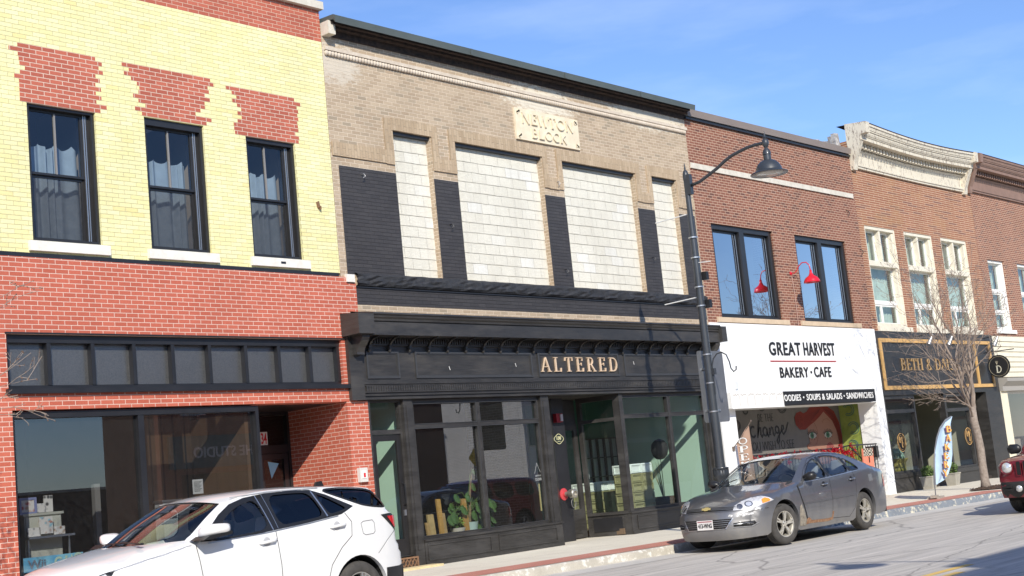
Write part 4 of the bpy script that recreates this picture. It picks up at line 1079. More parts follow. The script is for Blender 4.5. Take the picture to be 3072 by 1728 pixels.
# alarm strobe, number plate, hose connection
t = wroot('alarm_strobe', (21.38, .24, 2.7), 'red and white fire alarm strobe high on the black pilaster', 'alarm strobe')
m = MB(); m.box(21.30, 21.50, .17, .26, 2.62, 2.80); m.build('housing', plain('dark_red_housing', (.30, .012, .02), .5), t)
m = MB(); m.box(21.41, 21.48, .145, .17, 2.64, 2.78); m.build('flash_lens', plain('strobe_lens', (.5, .45, .44), .3), t); t.location.x += .51; t.location.y += .43; t.location.z += .03
t = wroot('number_plate', (21.4, .2, 2.2), 'dark shield plate with pale number 130 on the black pilaster', 'number plate')
pp = []
for i in range(24):
    a = 2 * PI * i / 24; r_ = 1 + 0.09 * math.cos(4 * a); pp.append((21.40 + .155 * r_ * math.cos(a), 2.29 + .105 * r_ * math.sin(a)))
m = MB(); m.prism(pp, .222, .24); m.build('plate', plain('bottle_green_plate', (.02, .03, .025), .4), t)
m = MB(); ribbon(m, [(21.40 + (p[0] - 21.4) * .9, 2.29 + (p[1] - 2.29) * .9) for p in pp], .012, .218, .2225, closed=True); m.build('border', plain('pale_gold_line', (.6, .58, .35), .5), t)
l = text_mesh('130', .1, .004, bold=.004); fit_text(l, 21.33, 21.47, 2.27, 2.345, .218); l.build('number', MATS['pale_gold_line'], t)
m = MB(); m.box(21.35, 21.45, .219, .222, 2.235, 2.245); m.build('small_print', MATS['pale_gold_line'], t); t.location.x += .50; t.location.y += .45; t.location.z += .02
t = wroot('hose_connection', (21.4, .1, 1.15), 'fire hose connection with red flange and dull metal cap on the black pilaster', 'hose connection')
m = MB(); m.lathe([(.125, .22), (.125, .237), (.0, .238)], (21.42, 0, 1.17), 24, 'y'); m.lathe([(.125, .22), (.06, .20), (.055, .17)], (21.42, 0, 1.17), 24, 'y'); m.build('flange', plain('faded_red_flange', (.5, .05, .06), .5), t, smooth=True)
m = MB(); m.lathe([(.05, .20), (.055, .06), (.09, .05), (.095, -.06), (.08, -.08), (.05, -.085), (.045, -.05), (0, -.05)], (21.42, 0, 1.17), 20, 'y')
for k in range(4):
    a = PI / 4 + k * PI / 2; m.box(21.42 + .1 * math.cos(a) - .015, 21.42 + .1 * math.cos(a) + .015, -.05, .0, 1.17 + .1 * math.sin(a) - .015, 1.17 + .1 * math.sin(a) + .015)
m.build('cap', plain('dull_metal_cap', (.42, .40, .35), .4, .7), t, smooth=True)
m = MB(); m.tube([(21.40, -.02, 1.08)] + [(21.43 + .07 * math.cos(R(a)), .0, .98 + .1 * math.sin(R(a))) for a in range(150, 400, 25)], .007, 6); m.build('chain', plain('chain_metal', (.3, .3, .29), .5, .6), t); t.location.x += .47; t.location.y += .45
# closed sign on the glass
t = wroot('closed_sign', (20.1, .12, 1.9), 'small white lettered hanging sign on a string behind the glass', 'sign')
m = MB(); ribbon(m, [(19.98, 2.0), (20.07, 2.2), (20.16, 2.0)], .008, .124, .128); m.build('string', M_whp, t)
m = MB(); m.prism([(19.95, 1.99), (20.03, 2.02), (20.11, 2.02), (20.2, 1.99), (20.19, 1.85), (20.08, 1.82), (19.96, 1.85)], .12, .128); m.build('board', M_blk, t)
l = text_mesh('CLOSED', .1, .002, bold=.002); fit_text(l, 19.97, 20.18, 1.86, 1.91, .117); l.build('lettering', M_whp, t)
l = text_mesh('SORRY WE ARE', .1, .002); fit_text(l, 19.98, 20.17, 1.94, 1.97, .117); l.build('small_lettering', M_whp, t)
m = MB(); m.box(20.06, 20.09, .12, .135, 1.27, 1.80); m.build('hanging_rod', plain('yellow_rod', (.55, .50, .22), .6), t); t.location.x += .42; t.location.z -= .36
# planks leaning in the window
for i, (x, h, w, c, lab) in enumerate(((17.55, .28, .08, (.45, .30, .12), 'shortest pale plank at the left of the shop window'), (17.70, .42, .15, (.48, .36, .16), 'broad pale plank left of the tallest plank'), (17.88, .68, .10, (.50, .30, .08), 'tallest orange plank standing in the shop window'), (18.03, .42, .08, (.42, .30, .14), 'plank just right of the tallest orange plank'), (18.54, .64, .12, (.42, .25, .07), 'darker plank behind the trailing plant pot'))):
    m = MB(); y = .32 + .06 * (i % 2); m.obox((x, y, .66 + h / 2), (w / 2, 0, 0), (0, .02, .004), (0.0, .02, h / 2))
    o = m.build('plank', plain('plank_wood_%s' % 'abcde'[i], c, .6, var=.15, vscale=14)); tag(o, lab, 'plank', 'planks leaning in the shop window')
# display crates on the right: a white-topped stack of olive drawers
def crate_stack(x0, x1, y0, z0, rows, colsn, lab, top):
    t = wroot('drawer_unit', ((x0 + x1) / 2, y0, z0), lab, 'cabinet', 'green moulded display cabinets')
    mg = plain('olive_moulded_tile', (.30, .30, .15), .45); mw = plain('mint_white_tile', (.72, .80, .74), .35)
    h = .21; w = (x1 - x0) / colsn
    m = MB(); m.box(x0, x1, y0 + .03, y0 + .5, z0, z0 + rows * h); m.build('carcass', mg, t)
    m = MB(); m.box(x0 - .005, x1 + .005, y0 + .02, y0 + .51, z0 + rows * h, z0 + (rows + top) * h); m.build('white_top', mw, t)
    for r_ in range(rows + top):
        for c_ in range(colsn):
            a, b, c, d = x0 + c_ * w + .015, x0 + (c_ + 1) * w - .015, z0 + r_ * h + .015, z0 + (r_ + 1) * h - .015
            m = MB(); frame_xz(m, a, b, c, d, .018, y0, y0 + .03); frame_xz(m, a + .03, b - .03, c + .03, d - .03, .01, y0 + .012, y0 + .03); m.build('drawer', mg if r_ < rows else mw, t)
        for c_ in range(2):      # the end face, seen from the left
            ya, yb = y0 + .05 + c_ * .22, y0 + .25 + c_ * .22; c, d = z0 + r_ * h + .015, z0 + (r_ + 1) * h - .015
            m = MB(); m.box(x0 - .02, x0 - .001, ya, ya + .018, c, d); m.box(x0 - .02, x0 - .001, yb - .018, yb, c, d); m.box(x0 - .02, x0 - .001, ya + .018, yb - .018, c, c + .018); m.box(x0 - .02, x0 - .001, ya + .018, yb - .018, d - .018, d); m.build('drawer', mg if r_ < rows else mw, t)
crate_stack(24.16, 24.95, .6, .40, 5, 2, 'taller olive green cabinet with mint white top beside the basket plant', 1)
crate_stack(24.2, 25.45, 1.85, .29, 4, 5, 'longer low olive green cabinet with mint white top behind the angled window', 1)
t = wroot('mannequin_head', (24.95, .9, 1.2), 'dark oval balloon shape on a thin stem above the basket plant', 'display stand')
m = MB(); m.lathe([(0, 1.70), (.09, 1.72), (.17, 1.80), (.20, 1.93), (.18, 2.06), (.10, 2.15), (0, 2.18)], (25.72, .9, 0), 22); m.build('globe', plain('matt_black_globe', (.012, .012, .012), .8), t, smooth='all')
m = MB(); m.tube([(25.72, .9, 1.71), (25.72, .9, .8)], .008, 6); m.build('stem', M_blk, t)
t = wroot('basket_plant', (25.2, .7, .66), 'bare stemmed plant in a dark woven basket behind the right glass', 'plant')
m = MB(); m.lathe([(.2, .36), (.29, .62), (.30, .87), (.27, .87), (.26, .80), (0, .79)], (25.68, .9, 0), 20); m.build('basket', plain('dark_basket', (.08, .06, .04), .8, var=.5, vscale=40), t, smooth=True)
m = MB(); rnd = random.Random(8)
for k in range(7):
    a = rnd.uniform(0, 6.28); m.tube([(25.68, .9, .8), (25.62 + .04 * math.cos(a), .9 + .04 * math.sin(a), 1.1), (25.48 + .12 * math.cos(a), .9 + .1 * math.sin(a), 1.45 + .05 * k)], [.014, .010, .003], 5)
m.build('stem', plain('dry_stem', (.22, .22, .12), .8), t)
t = wroot('stacked_bottle', (23.85, 2.2, 1.4), 'tall pale ridged ornament standing on the low green cabinet', 'ornament')
m = MB(); m.lathe([(.07, 1.43), (.08, 1.5), (.06, 1.56), (.075, 1.62), (.055, 1.68), (.065, 1.75), (.045, 1.82), (.05, 1.9), (.02, 2.0), (0, 2.05)], (24.45, 2.1, 0), 14); m.build('body', plain('pale_ornament', (.4, .42, .42), .5), t, smooth=True)
# monstera
def monstera(loc):
    t = wroot('monstera_plant', loc, 'tall swiss cheese plant in a mint pot in the black shop window', 'plant')
    x, y, z = loc
    m = MB(); m.lathe([(.13, z), (.165, z + .19), (.17, z + .20), (.15, z + .20), (.14, z + .17), (0, z + .17)], (x, y, 0), 24); m.build('pot', plain('mint_pot', (.50, .68, .64), .4), t, smooth=True)
    m = MB(); m.tube([(x, y, z + .18), (x + .03, y, z + .4), (x + .05, y, z + .6), (x + .08, y - .02, z + .85), (x + .14, y - .04, z + 1.1)], [.035, .032, .028, .02, .008], 8); m.build('stem', plain('woody_stem', (.22, .17, .09), .9, var=.4, vscale=30), t)
    rnd = random.Random(5); lv = MB(); st = MB()
    spots = [(-.55, .25, .2), (-.62, .45, .25), (-.35, .62, .22), (-.45, .95, .20), (-.05, .95, .19), (.28, .35, .26), (.42, .55, .24), (.35, .12, .2), (.62, .72, .25), (.60, .15, .27), (.8, .05, .2), (.18, 1.22, .17), (.15, 1.62, .12), (-.7, .05, .18), (.05, .42, .2), (-.2, .3, .2), (-.95, .12, .15)] + [(rnd.uniform(-.85, .9), rnd.uniform(.05, .75), rnd.uniform(.13, .22)) for _ in range(14)]
    for dx, dz, s_ in spots:
        dx *= .78; dz *= .66; s_ *= .8
        c = Vector((x + dx, y + rnd.uniform(-.12, .12), z + .1 + dz)); base = Vector((x + .03, y, z + .3 + dz * .35))
        mid = (c + base) / 2 + Vector((0, 0, .14)); st.tube([base, mid, c], [.007, .006, .005], 5)
        d = Vector((dx * .4 + rnd.uniform(-.3, .3), rnd.uniform(-.8, -.1), -1)).normalized(); side = d.cross(Vector((0, -1, 0.35))).normalized(); up = side.cross(d)
        n = 16; outline = []
        for i in range(n):
            a = 2 * PI * i / n; r_ = (0.5 + .5 * math.cos(a / 2) ** 2) * (1.0 if i % 2 else .55 if 3 < i < 13 else 1.0)
            outline.append(c + d * (s_ * .5 - math.cos(a) * s_ * .62) + side * math.sin(a) * s_ * .5 * (1 if i % 2 else .85) - up * abs(math.sin(a)) * s_ * .12)
        n0 = len(lv.v); lv.v.append(tuple(c + d * s_ * .4)); lv.v += [tuple(p) for p in outline]
        lv.f += [(n0, n0 + 1 + i, n0 + 1 + (i + 1) % n) for i in range(n)]
    lv.build('leaves', M_leaf, t); st.build('leaf_stalks', plain('green_stalk', (.12, .2, .05), .6), t)
monstera((18.75, .42, .66))
t = wroot('flower_pot', (18.4, .35, .66), 'low cream pot at the foot of the swiss cheese plant', 'pot')
m = MB(); m.lathe([(.10, .66), (.14, .76), (.145, .78), (.12, .78), (0, .76)], (18.35, .35, 0), 18); m.build('bowl', plain('cream_pot', (.66, .64, .55), .5), t, smooth=True)
m = MB(); rnd = random.Random(6)
for k in range(26):
    a, b = rnd.uniform(0, 6.28), rnd.uniform(.02, .2); c = Vector((18.35 + b * math.cos(a), .35 + b * .6 * math.sin(a), .79 + rnd.uniform(0, .16)))
    d = Vector((math.cos(a), math.sin(a) * .6, rnd.uniform(-.4, .8))).normalized() * .05; s_ = d.orthogonal().normalized() * .025
    m.quad(c - d * .5, c + s_, c + d, c - s_)
m.build('leaves', M_leafl, t)

# ------------------------------------------------------------------ brown-red brick building with the white shopfront
B3 = wroot('red_brick_building', (31, 0, .2), 'brown-red brick building with a stone band above and a white stucco bakery front below', 'building')
op = [(27.60, 30.44, 4.905, 7.205), (31.53, 34.30, 4.905, 7.205)]
m = MB(); wallgrid(m, 26.985, 35.24, 4.765, 9.80, 0.0, .28, op); m.build('upper_wall', M_b3, B3)
m = MB()
m.prism([(-0.10, 9.77), (-0.12, 9.94), (-.06, 9.97), (.4, 10.0), (.4, 9.92), (-.06, 9.80)], 27.0, 35.16, 'yz'); m.build('roof_flashing', M_flash, B3)
m = MB(); m.box(26.99, 35.2, -.06, .01, 9.70, 9.765); m.build('gutter_board', M_blk, B3)
m = MB(); n = 6
for i in range(n):
    a, b = 27.0 + i * 8.1 / n, 27.0 + (i + 1) * 8.1 / n - .004; m.box(a, b, -.035, .02, 8.495, 8.625)
m.build('stone_band', M_stone, B3)
for (a, b, c, d) in op:
    m = MB(); frame_xz(m, a, b, c, d, .13, .06, .26, wt=.12, wb=.07); cx = (a + b) / 2 - .07
    m.box(cx - .05, cx + .16, .05, .26, c + .07, d - .12)
    w = m.build('window', M_brz, B3)
    for p, q in ((a + .13, cx - .05), (cx + .16, b - .13)):
        m = MB(); frame_xz(m, p, q, c + .07, d - .12, .055, .14, .19); m.build('sash', plain('dark_sash', (.014, .016, .019), .35), w)
        m = MB(); m.box(q - .07, q - .062, .132, .14, c + .12, d - .17); m.build('bead', M_alum, w)
        m = MB(); m.quad((p + .055, .165, c + .125), (q - .055, .165, c + .125), (q - .055, .165, d - .175), (p + .055, .165, d - .175)); m.build('pane', M_glassb3, w)
    m = MB(); m.box(a - .24, b + .22, -.05, .15, 4.785, 4.903); m.build('window_sill', M_tansill, B3)
    m = MB()
    for r_ in (0,): m.box(a + .1, b - .1, .6, .62, c, d)
    m.build('blind', plain('grey_blind', (.20, .21, .22), .9), w)
# white front
op3 = [(27.62, 34.80, 0.0, 2.73)]
m = MB(); wallgrid(m, 26.985, 35.25, 0.0, 4.765, -.035, .3, op3); m.build('white_front', M_wht, B3)
m = MB(); m.box(34.80, 35.25, .3, .54, 0, 2.9); m.build('white_pier', M_wht, B3)
m = MB(); m.box(34.83, 35.2, .54, 1.2, 0, 2.9)
kg = NT('green_mural_paint'); vg = kg.coords(); kg.col(kg.mix(kg.ramp(kg.noise(vg, 4, 5), .35, .65), (0.19, 0.25, 0.05), (0.28, 0.34, 0.08))); m.build('green_side_wall', kg.m, B3)
m = MB(); m.box(27.3, 35.2, .3, 1.2, 2.76, 2.9); m.build('recess_ceiling', M_wht, B3)
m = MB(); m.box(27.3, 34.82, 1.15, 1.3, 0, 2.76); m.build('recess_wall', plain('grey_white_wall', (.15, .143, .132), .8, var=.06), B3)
m = MB(); m.tube([(27.60, -.045, 4.74), (27.72, -.045, 3.9), (27.76, -.045, 3.35)], .012, 6); m.box(27.72, 27.82, -.08, -.036, 3.18, 3.36); cab = m.build('cable_box', plain('pale_cable', (.62, .64, .63), .5), B3)
for (x, z) in ((34.62, 8.08), (35.12, 7.0)):
    m = MB(); m.tube([(x, 0, z + .04), (x, -.06, z), (x + .02, -.08, z - .06), (x - .02, -.06, z - .12)], .011, 6); m.build('wall_hook', M_trimblk, B3)
shell(B3, 26.985, 35.24, 9.80, M_b3, front=.30, mid=4.6)
# lettering on the white front
def sign_text(root, txt, x0, x1, z0, z1, y, mat, depth=.02, bold=.02, name='lettering', spacing=1.0):
    t = text_mesh(txt, .3, depth, bold=bold, spacing=spacing); fit_text(t, x0, x1, z0, z1, y); return t.build(name, mat, root)
t = wroot('bakery_sign', (31.1, -.05, 3.4), 'large black lettering GREAT HARVEST over BAKERY CAFE on the white wall', 'sign')
sign_text(t, 'GREAT', 29.48, 31.02, 4.00, 4.335, -.047, M_txt, bold=.0045, spacing=1.12)
sign_text(t, 'HARVEST', 31.17, 32.80, 4.00, 4.345, -.047, M_txt, bold=.0045, spacing=1.12)
sign_text(t, 'BAKERY', 29.86, 31.27, 3.44, 3.70, -.047, M_txt, bold=.004, spacing=1.12)
sign_text(t, 'CAFE', 31.56, 32.45, 3.44, 3.71, -.047, M_txt, bold=.004, spacing=1.12)
m = MB(); m.lathe([(.035, -.055), (0, -.056)], (31.41, 0, 3.57), 12, 'y'); m.lathe([(.035, -.036), (.035, -.055)], (31.41, 0, 3.57), 12, 'y'); m.build('dot', M_txt, t)
m = MB(); m.box(29.48, 32.8, -.05, -.036, 3.84, 3.868); m.build('red_line', M_redl, t)
t = wroot('awning_sign', (30.8, -.2, 2.73), 'long black box sign reading SOUPS & SALADS SANDWICHES over the mural opening, left third bare white', 'sign')
m = MB(); m.box(29.51, 34.33, -.26, -.036, 2.735, 3.075); m.build('sign_box', M_txt, t)
sg = M_whp
sign_text(t, 'OODIES', 29.53, 30.33, 2.83, 2.99, -.268, sg, bold=.003, depth=.01, spacing=1.1)
sign_text(t, 'SOUPS & SALADS', 30.62, 32.45, 2.83, 2.99, -.268, sg, bold=.003, depth=.01, spacing=1.1)
sign_text(t, 'SANDWICHES', 32.70, 34.20, 2.83, 2.99, -.268, sg, bold=.003, depth=.01, spacing=1.1)
m = MB()
for x in (30.47, 32.57): m.lathe([(.025, -.272), (0, -.273)], (x, 0, 2.91), 10, 'y'); m.lathe([(.025, -.262), (.025, -.272)], (x, 0, 2.91), 10, 'y')
m.build('dot', sg, t)
m = MB(); m.box(27.15, 29.505, -.26, -.036, 2.715, 3.085)
bw = m.build('bare_panel', plain('weathered_white_panel', (.74, .73, .70), .7, var=.06, vscale=3), t, label='bare white left end of the sign with torn edges')
m = MB(); rnd = random.Random(9)
for k in range(7):
    x = 27.25 + k * .33; pts = [(x + i * .035, 3.03 + rnd.uniform(-.025, .015)) for i in range(8)]; ribbon(m, pts, .012, -.264, -.2605)
    m.box(x + .27, x + .276, -.2635, -.2605, 2.76, 3.0)
m.build('torn_edge', plain('torn_glue', (.45, .42, .38), .9), bw)
m = MB(); m.box(27.15, 29.505, -.275, -.262, 2.70, 2.722); m.build('lip', M_whp, bw)
# mural: flat painted face and words
t = wroot('mural', (31, 1.14, .5), 'mural of a red haired face beside the words be the change you wish to see', 'mural')
def flat(poly, y, mat, nm='paint'):
    mm = MB(); mm.prism(poly, y, y + .0025); return mm.build(nm, mat, t)
yb = 1.142
skin = plain('mural_skin', (.30, .155, .11), .8); hair = plain('mural_hair', (.19, .022, .014), .8); hair2 = plain('mural_hair_line', (.10, .012, .01), .8)
face = [(32.95, 2.30), (33.15, 2.52), (33.5, 2.70), (34.0, 2.72), (34.45, 2.5), (34.62, 2.1), (34.60, 1.8), (34.4, 1.45), (34.0, 1.2), (33.3, 1.2), (33.05, 1.42), (33.02, 1.60), (32.83, 1.64), (32.80, 1.73), (32.92, 1.78), (33.0, 1.80), (32.95, 2.0)]
flat(face, yb, skin)
h1 = [(33.2, 2.76), (34.15, 2.76), (34.5, 2.62), (34.72, 2.3), (34.80, 1.9), (34.72, 1.5), (34.55, 1.35), (34.60, 1.7), (34.57, 2.0), (34.35, 2.35), (33.92, 2.62), (33.7, 2.50), (33.35, 2.35), (33.1, 2.27), (32.82, 2.16), (32.55, 2.17), (32.36, 2.30), (32.33, 2.50), (32.46, 2.62), (32.68, 2.66), (32.82, 2.60), (33.0, 2.64)]
flat(h1, yb - .004, hair)
m = MB()
for k in range(9):
    f = k / 9; ribbon(m, [(33.9 + .05 * k, 2.72 - .01 * k), (34.25 + .03 * k, 2.5 - .0 * k), (34.5 + .028 * k, 2.15), (34.6 + .02 * k, 1.7)], .008, yb - .0065, yb - .004)
for k in range(6): ribbon(m, [(33.75 - .02 * k, 2.70 - .015 * k), (33.4 - .02 * k, 2.62 - .035 * k), (33.05, 2.56 - .05 * k), (32.8, 2.45 - .04 * k)], .008, yb - .0065, yb - .004)
for r_ in (.06, .11, .16): ribbon(m, [(32.57 + p[0], 2.40 + p[1]) for p in arc(0, 0, r_ * 1.1, r_, 0, 330, 16)], .009, yb - .0065, yb - .004)
m.build('hair_line', hair2, t)
eyw = plain('mural_eye_white', (.38, .37, .33), .8); eyg = plain('mural_iris', (.05, .16, .09), .8)
for ex, ez in ((33.16, 1.99), (34.02, 1.98)):
    flat([(ex + p[0], ez + p[1]) for p in arc(0, 0, .21, .085, 0, 345, 18)], yb - .003, eyw, 'eye_white')
    flat([(ex + p[0] - .02, ez + p[1]) for p in arc(0, 0, .095, .082, 0, 345, 16)], yb - .006, eyg, 'iris')
    flat([(ex + p[0] - .02, ez + p[1]) for p in arc(0, 0, .04, .036, 0, 345, 12)], yb - .009, M_txt, 'pupil')
    m = MB()
    for k in range(9):
        a = R(20 + k * 17); ribbon(m, [(ex + .2 * math.cos(a), ez + .08 * math.sin(a)), (ex + .3 * math.cos(a), ez + .17 * math.sin(a))], .014, yb - .006, yb - .003)
        if k % 2: ribbon(m, [(ex + .2 * math.cos(a), ez - .08 * math.sin(a)), (ex + .26 * math.cos(a), ez - .13 * math.sin(a))], .01, yb - .006, yb - .003)
    ribbon(m, [(ex + p[0], ez + p[1]) for p in arc(0, 0, .215, .09, 5, 175, 12)], .022, yb - .0062, yb - .003)
    m.build('lashes', M_txt, t)
m = MB()
for r_ in (.04, .09, .14, .19): ribbon(m, [(34.05 + p[0], 1.60 + p[1]) for p in arc(0, 0, r_, r_ * .8, 10, 350, 20)], .028, yb - .005, yb - .003)
m.build('cheek_spiral', plain('mural_cheek', (.24, .04, .045), .8), t)
m = MB(); ribbon(m, arc(33.18, 2.05, .28, .33, 95, -75, 14), .008, yb - .005, yb - .003); ribbon(m, arc(34.0, 2.22, .26, .2, 40, 150, 10), .008, yb - .005, yb - .003)
ribbon(m, [(33.05, 1.80), (32.9, 1.77), (32.81, 1.71), (32.85, 1.64), (33.0, 1.62)], .01, yb - .005, yb - .003); m.build('face_line', plain('mural_line', (.2, .07, .04), .8), t)
def mtext(s_, x0, x1, z0, z1, bold=0.0, shear=0.0):
    l_ = text_mesh(s_, .3, .003, bold=bold, shear=shear); fit_text(l_, x0, x1, z0, z1, yb); l_.build('lettering', M_txt, t)
mtext('BE THE', 30.50, 31.25, 2.44, 2.64, -.006); mtext('YOU WISH TO SEE', 29.92, 32.15, 1.70, 1.93, -.006)
mtext('in the', 30.6, 31.4, 1.42, 1.62, 0.0, .35)
# brush lettering "change"
m = MB(); S = lambda pts, w=.055: ribbon(m, [(30.02 + p[0] * .39, 2.05 + p[1] * .32) for p in pts], w * .8, yb - .001 - .0012 * (len(m.v) % 3), yb + .002)
S(arc(.45, .45, .32, .42, 50, 320, 14), .07)
S([(.95, -.05), (1.08, .6), (1.22, 1.25), (1.32, 1.3), (1.28, 1.0), (1.0, .1)], .05); S([(1.05, .35), (1.25, .75), (1.42, .7), (1.38, .2), (1.5, .02), (1.7, .2)], .07)
S(arc(1.95, .42, .25, .33, 40, 360, 14), .065); S([(2.2, .7), (2.18, .2), (2.3, .02), (2.5, .3)], .06)
S([(2.55, .7), (2.58, .1)], .07); S([(2.6, .4), (2.8, .72), (2.95, .65), (2.95, .15), (3.05, .05), (3.2, .25)], .06)
S(arc(3.48, .5, .22, .28, 40, 360, 14), .06); S([(3.7, .75), (3.72, .1), (3.6, -.45), (3.4, -.6), (3.3, -.4), (3.6, 0), (4.0, .35)], .055)
S([(4.0, .35), (4.35, .55), (4.35, .8), (4.15, .8), (4.05, .4), (4.25, .1), (4.6, .35), (5.0, 1.05)], .055)
m.build('brush_lettering', M_txt, t)
m = MB(); rnd = random.Random(3)
for cx, cz, r_, a0, a1 in ((29.45, 2.38, .17, -120, 120), (29.95, 2.74, .11, 180, 360), (30.75, 2.82, .13, 185, 355), (31.75, 2.80, .20, 190, 350)):
    ribbon(m, arc(cx, cz, r_ * 1.1, r_ * .8, a0, a1, 14), .02, yb - .0, yb + .002); ribbon(m, arc(cx, cz, r_ * .85, r_ * .58, a0, a1, 14), .014, yb - .0, yb + .002)
    for k in range(7):
        a = R(a0 + (a1 - a0) * (k + .5) / 7); ribbon(m, [(cx + r_ * .85 * math.cos(a), cz + r_ * .58 * math.sin(a)), (cx + r_ * 1.1 * math.cos(a), cz + r_ * .8 * math.sin(a))], .01, yb - .001, yb + .001)
m.build('scroll_pattern', M_txt, t)
m = MB()       # scrolls on the green side wall (plane x = 34.83)
for cy, cz, r_ in ((.86, 2.62, .17), (.78, 2.10, .17), (.85, 1.62, .15)):
    for rr in (r_, r_ * .7): m.tube([(34.824, cy + rr * math.cos(R(a)), cz + rr * math.sin(R(a))) for a in range(30, 330, 20)], .009, 5)
m.build('scroll_pattern', plain('mural_teal', (.03, .12, .14), .8), t)
flat([(33.9, 1.15), (34.05, 1.42), (34.3, 1.55), (34.6, 1.5), (34.8, 1.3), (34.8, 1.15)], yb - .012, plain('mural_orange', (.42, .12, .025), .8))
# railing with tinsel
t = wroot('railing', (31, .12, .2), 'black metal railing across the white bakery opening and down its steps', 'railing')
m = MB(); m.tube([(27.9, .12, 1.58), (32.6, .12, 1.58), (33.2, .12, 1.62), (33.3, -.1, 1.3), (33.55, -.2, .95)], .02, 8); m.tube([(33.2, .12, 1.62), (34.75, .12, 1.60)], .02, 8); m.tube([(27.9, .12, .4), (34.7, .12, .4)], .015, 6); m.build('rail', M_trimblk, t)
m = MB()
for i in range(46): x = 27.95 + i * .15; m.box(x - .007, x + .007, .113, .127, .2, 1.58)
m.build('balusters', M_trimblk, t, kind='stuff')
t = wroot('tinsel_garland', (31, .1, 1.4), 'shiny red tinsel garland wound along the black railing', 'garland')
mr, ms_ = MB(), MB(); rnd = random.Random(12)
def tuft(c, n, s_):
    for k in range(n):
        d = Vector((rnd.gauss(0, 1), rnd.gauss(0, 1), rnd.gauss(0, 1))).normalized(); p = c + d * rnd.uniform(0, s_); e = Vector((rnd.gauss(0, 1), rnd.gauss(0, 1), rnd.gauss(0, 1))).normalized() * .034; f_ = e.cross(d).normalized() * .012 if e.cross(d).length > 1e-5 else Vector((0, 0, .01))
        (mr if rnd.random() < .9 else ms_).quad(p - e, p + f_, p + e, p - f_)
for cx, w in ((28.75, .45), (29.65, .35), (30.55, .3), (31.7, .35), (32.35, .12)):
    for k in range(12): tuft(Vector((cx + rnd.uniform(-w, w), .1, 1.56 - abs(rnd.gauss(0, .07)))), 26, .075)
for k in range(26):
    f = k / 25; tuft(Vector((32.55 + .85 * f, .05 - .25 * f, 1.64 - .75 * f - .1 * math.sin(f * 12))), 26, .08)
for k in range(10): tuft(Vector((33.2 + .03 * k, .08, 1.66 - .03 * k)), 10, .08)
mr.build('tinsel', plain('red_tinsel', (.62, .01, .03), .18, .7), t); ms_.build('tinsel', plain('silver_tinsel', (.8, .5, .5), .12, .9), t)
# letter box on the reveal
t = wroot('letter_box', (34.72, .25, 1.3), 'small black square box mounted inside the white right hand pier', 'letter box')
m = MB(); m.box(34.66, 34.80, .10, .40, 1.24, 1.55); m.build('case', M_blk, t); m = MB(); m.box(34.655, 34.66, .14, .36, 1.28, 1.51); m.build('face', M_under, t)
# standing number board
t = wroot('number_board', (33.4, -.3, .2), 'slim red and white board with numbers 12 leaning outside the bakery', 'board')
m = MB(); m.obox((33.35, -.28, .85), (.21, -.04, 0), (.004, .02, .004), (.06, 0, .65)); m.build('board', plain('coral_board', (.70, .22, .14), .6), t)
k = NT('check_pattern'); v = k.coords(); ch = k.n("ShaderNodeTexChecker", Scale=22.0); k.l(v, ch.inputs[0]); ch.inputs[1].default_value = (.5, .45, .36, 1); ch.inputs[2].default_value = (.03, .025, .02, 1); k.col(ch.outputs[0])
m = MB(); m.obox((33.40, -.283, 1.40), (.19, -.036, 0), (.004, .024, .004), (.012, 0, .10)); m.build('check_panel', k.m, t)
for s_, z in (('1', 1.13), ('2', .88)):
    l = text_mesh(s_, .22, .004, bold=.004); M_ = Matrix.Translation((33.31 + (z - .88) * .09, -.312, z)) @ Matrix.Rotation(-.19, 4, 'Z'); l.xf(M_); l.build('number', M_txt, t)
# OPEN flag
t = wroot('open_flag', (27.3, -.05, 1.8), 'tan flag with white letters OPEN hanging from a short pole on the white wall', 'flag')
m = MB(); m.tube([(27.33, -.04, 1.80), (27.36, -.30, 2.05), (27.38, -.56, 2.36)], .013, 8); m.lathe([(0, -.03), (.02, -.015), (.022, 0), (.015, .02), (0, .03)], (27.38, -.575, 2.38), 10); m.box(27.29, 27.36, -.07, -.035, 1.74, 1.84); m.build('pole', plain('old_pole', (.13, .10, .08), .6), t)
rows = []
A0, A1 = Vector((27.345, -.14, 1.90)), Vector((27.375, -.52, 2.31))
for j in range(15):
    s_ = j / 14; row = []
    for i in range(9):
        u = i / 8; top = A0.lerp(A1, u); zb = .86; z = top.z + (zb - top.z) * s_
        row.append((top.x + .012 * math.sin(u * 7 + s_ * 3), -.14 - .36 * u - .02 * s_, z))
    rows.append(row)
m = MB(); m.loft(rows, closed=False); m.build('cloth', plain('tan_flag_cloth', (.40, .26, .19), .85, var=.1), t, smooth='all')
def flag_letters(root, txt, fn, h, w, mat, z_top, step, tsc=1.0):
    for i, ch in enumerate(txt):
        l = serif_text(ch, .004, tsc); xs_ = [v_[0] for v_ in l.v]; a, b = min(xs_), max(xs_); l.v = [fn(((v_[0] - a) / (b - a) - .5) * w, z_top - i * step - h + v_[2] * h, v_[1]) for v_ in l.v]; l.build('letter', mat, root)
flag_letters(t, 'OPEN', lambda a, z, d: (27.345 + d, -.315 - a, z), .15, .24, M_whp, 2.02, .185)
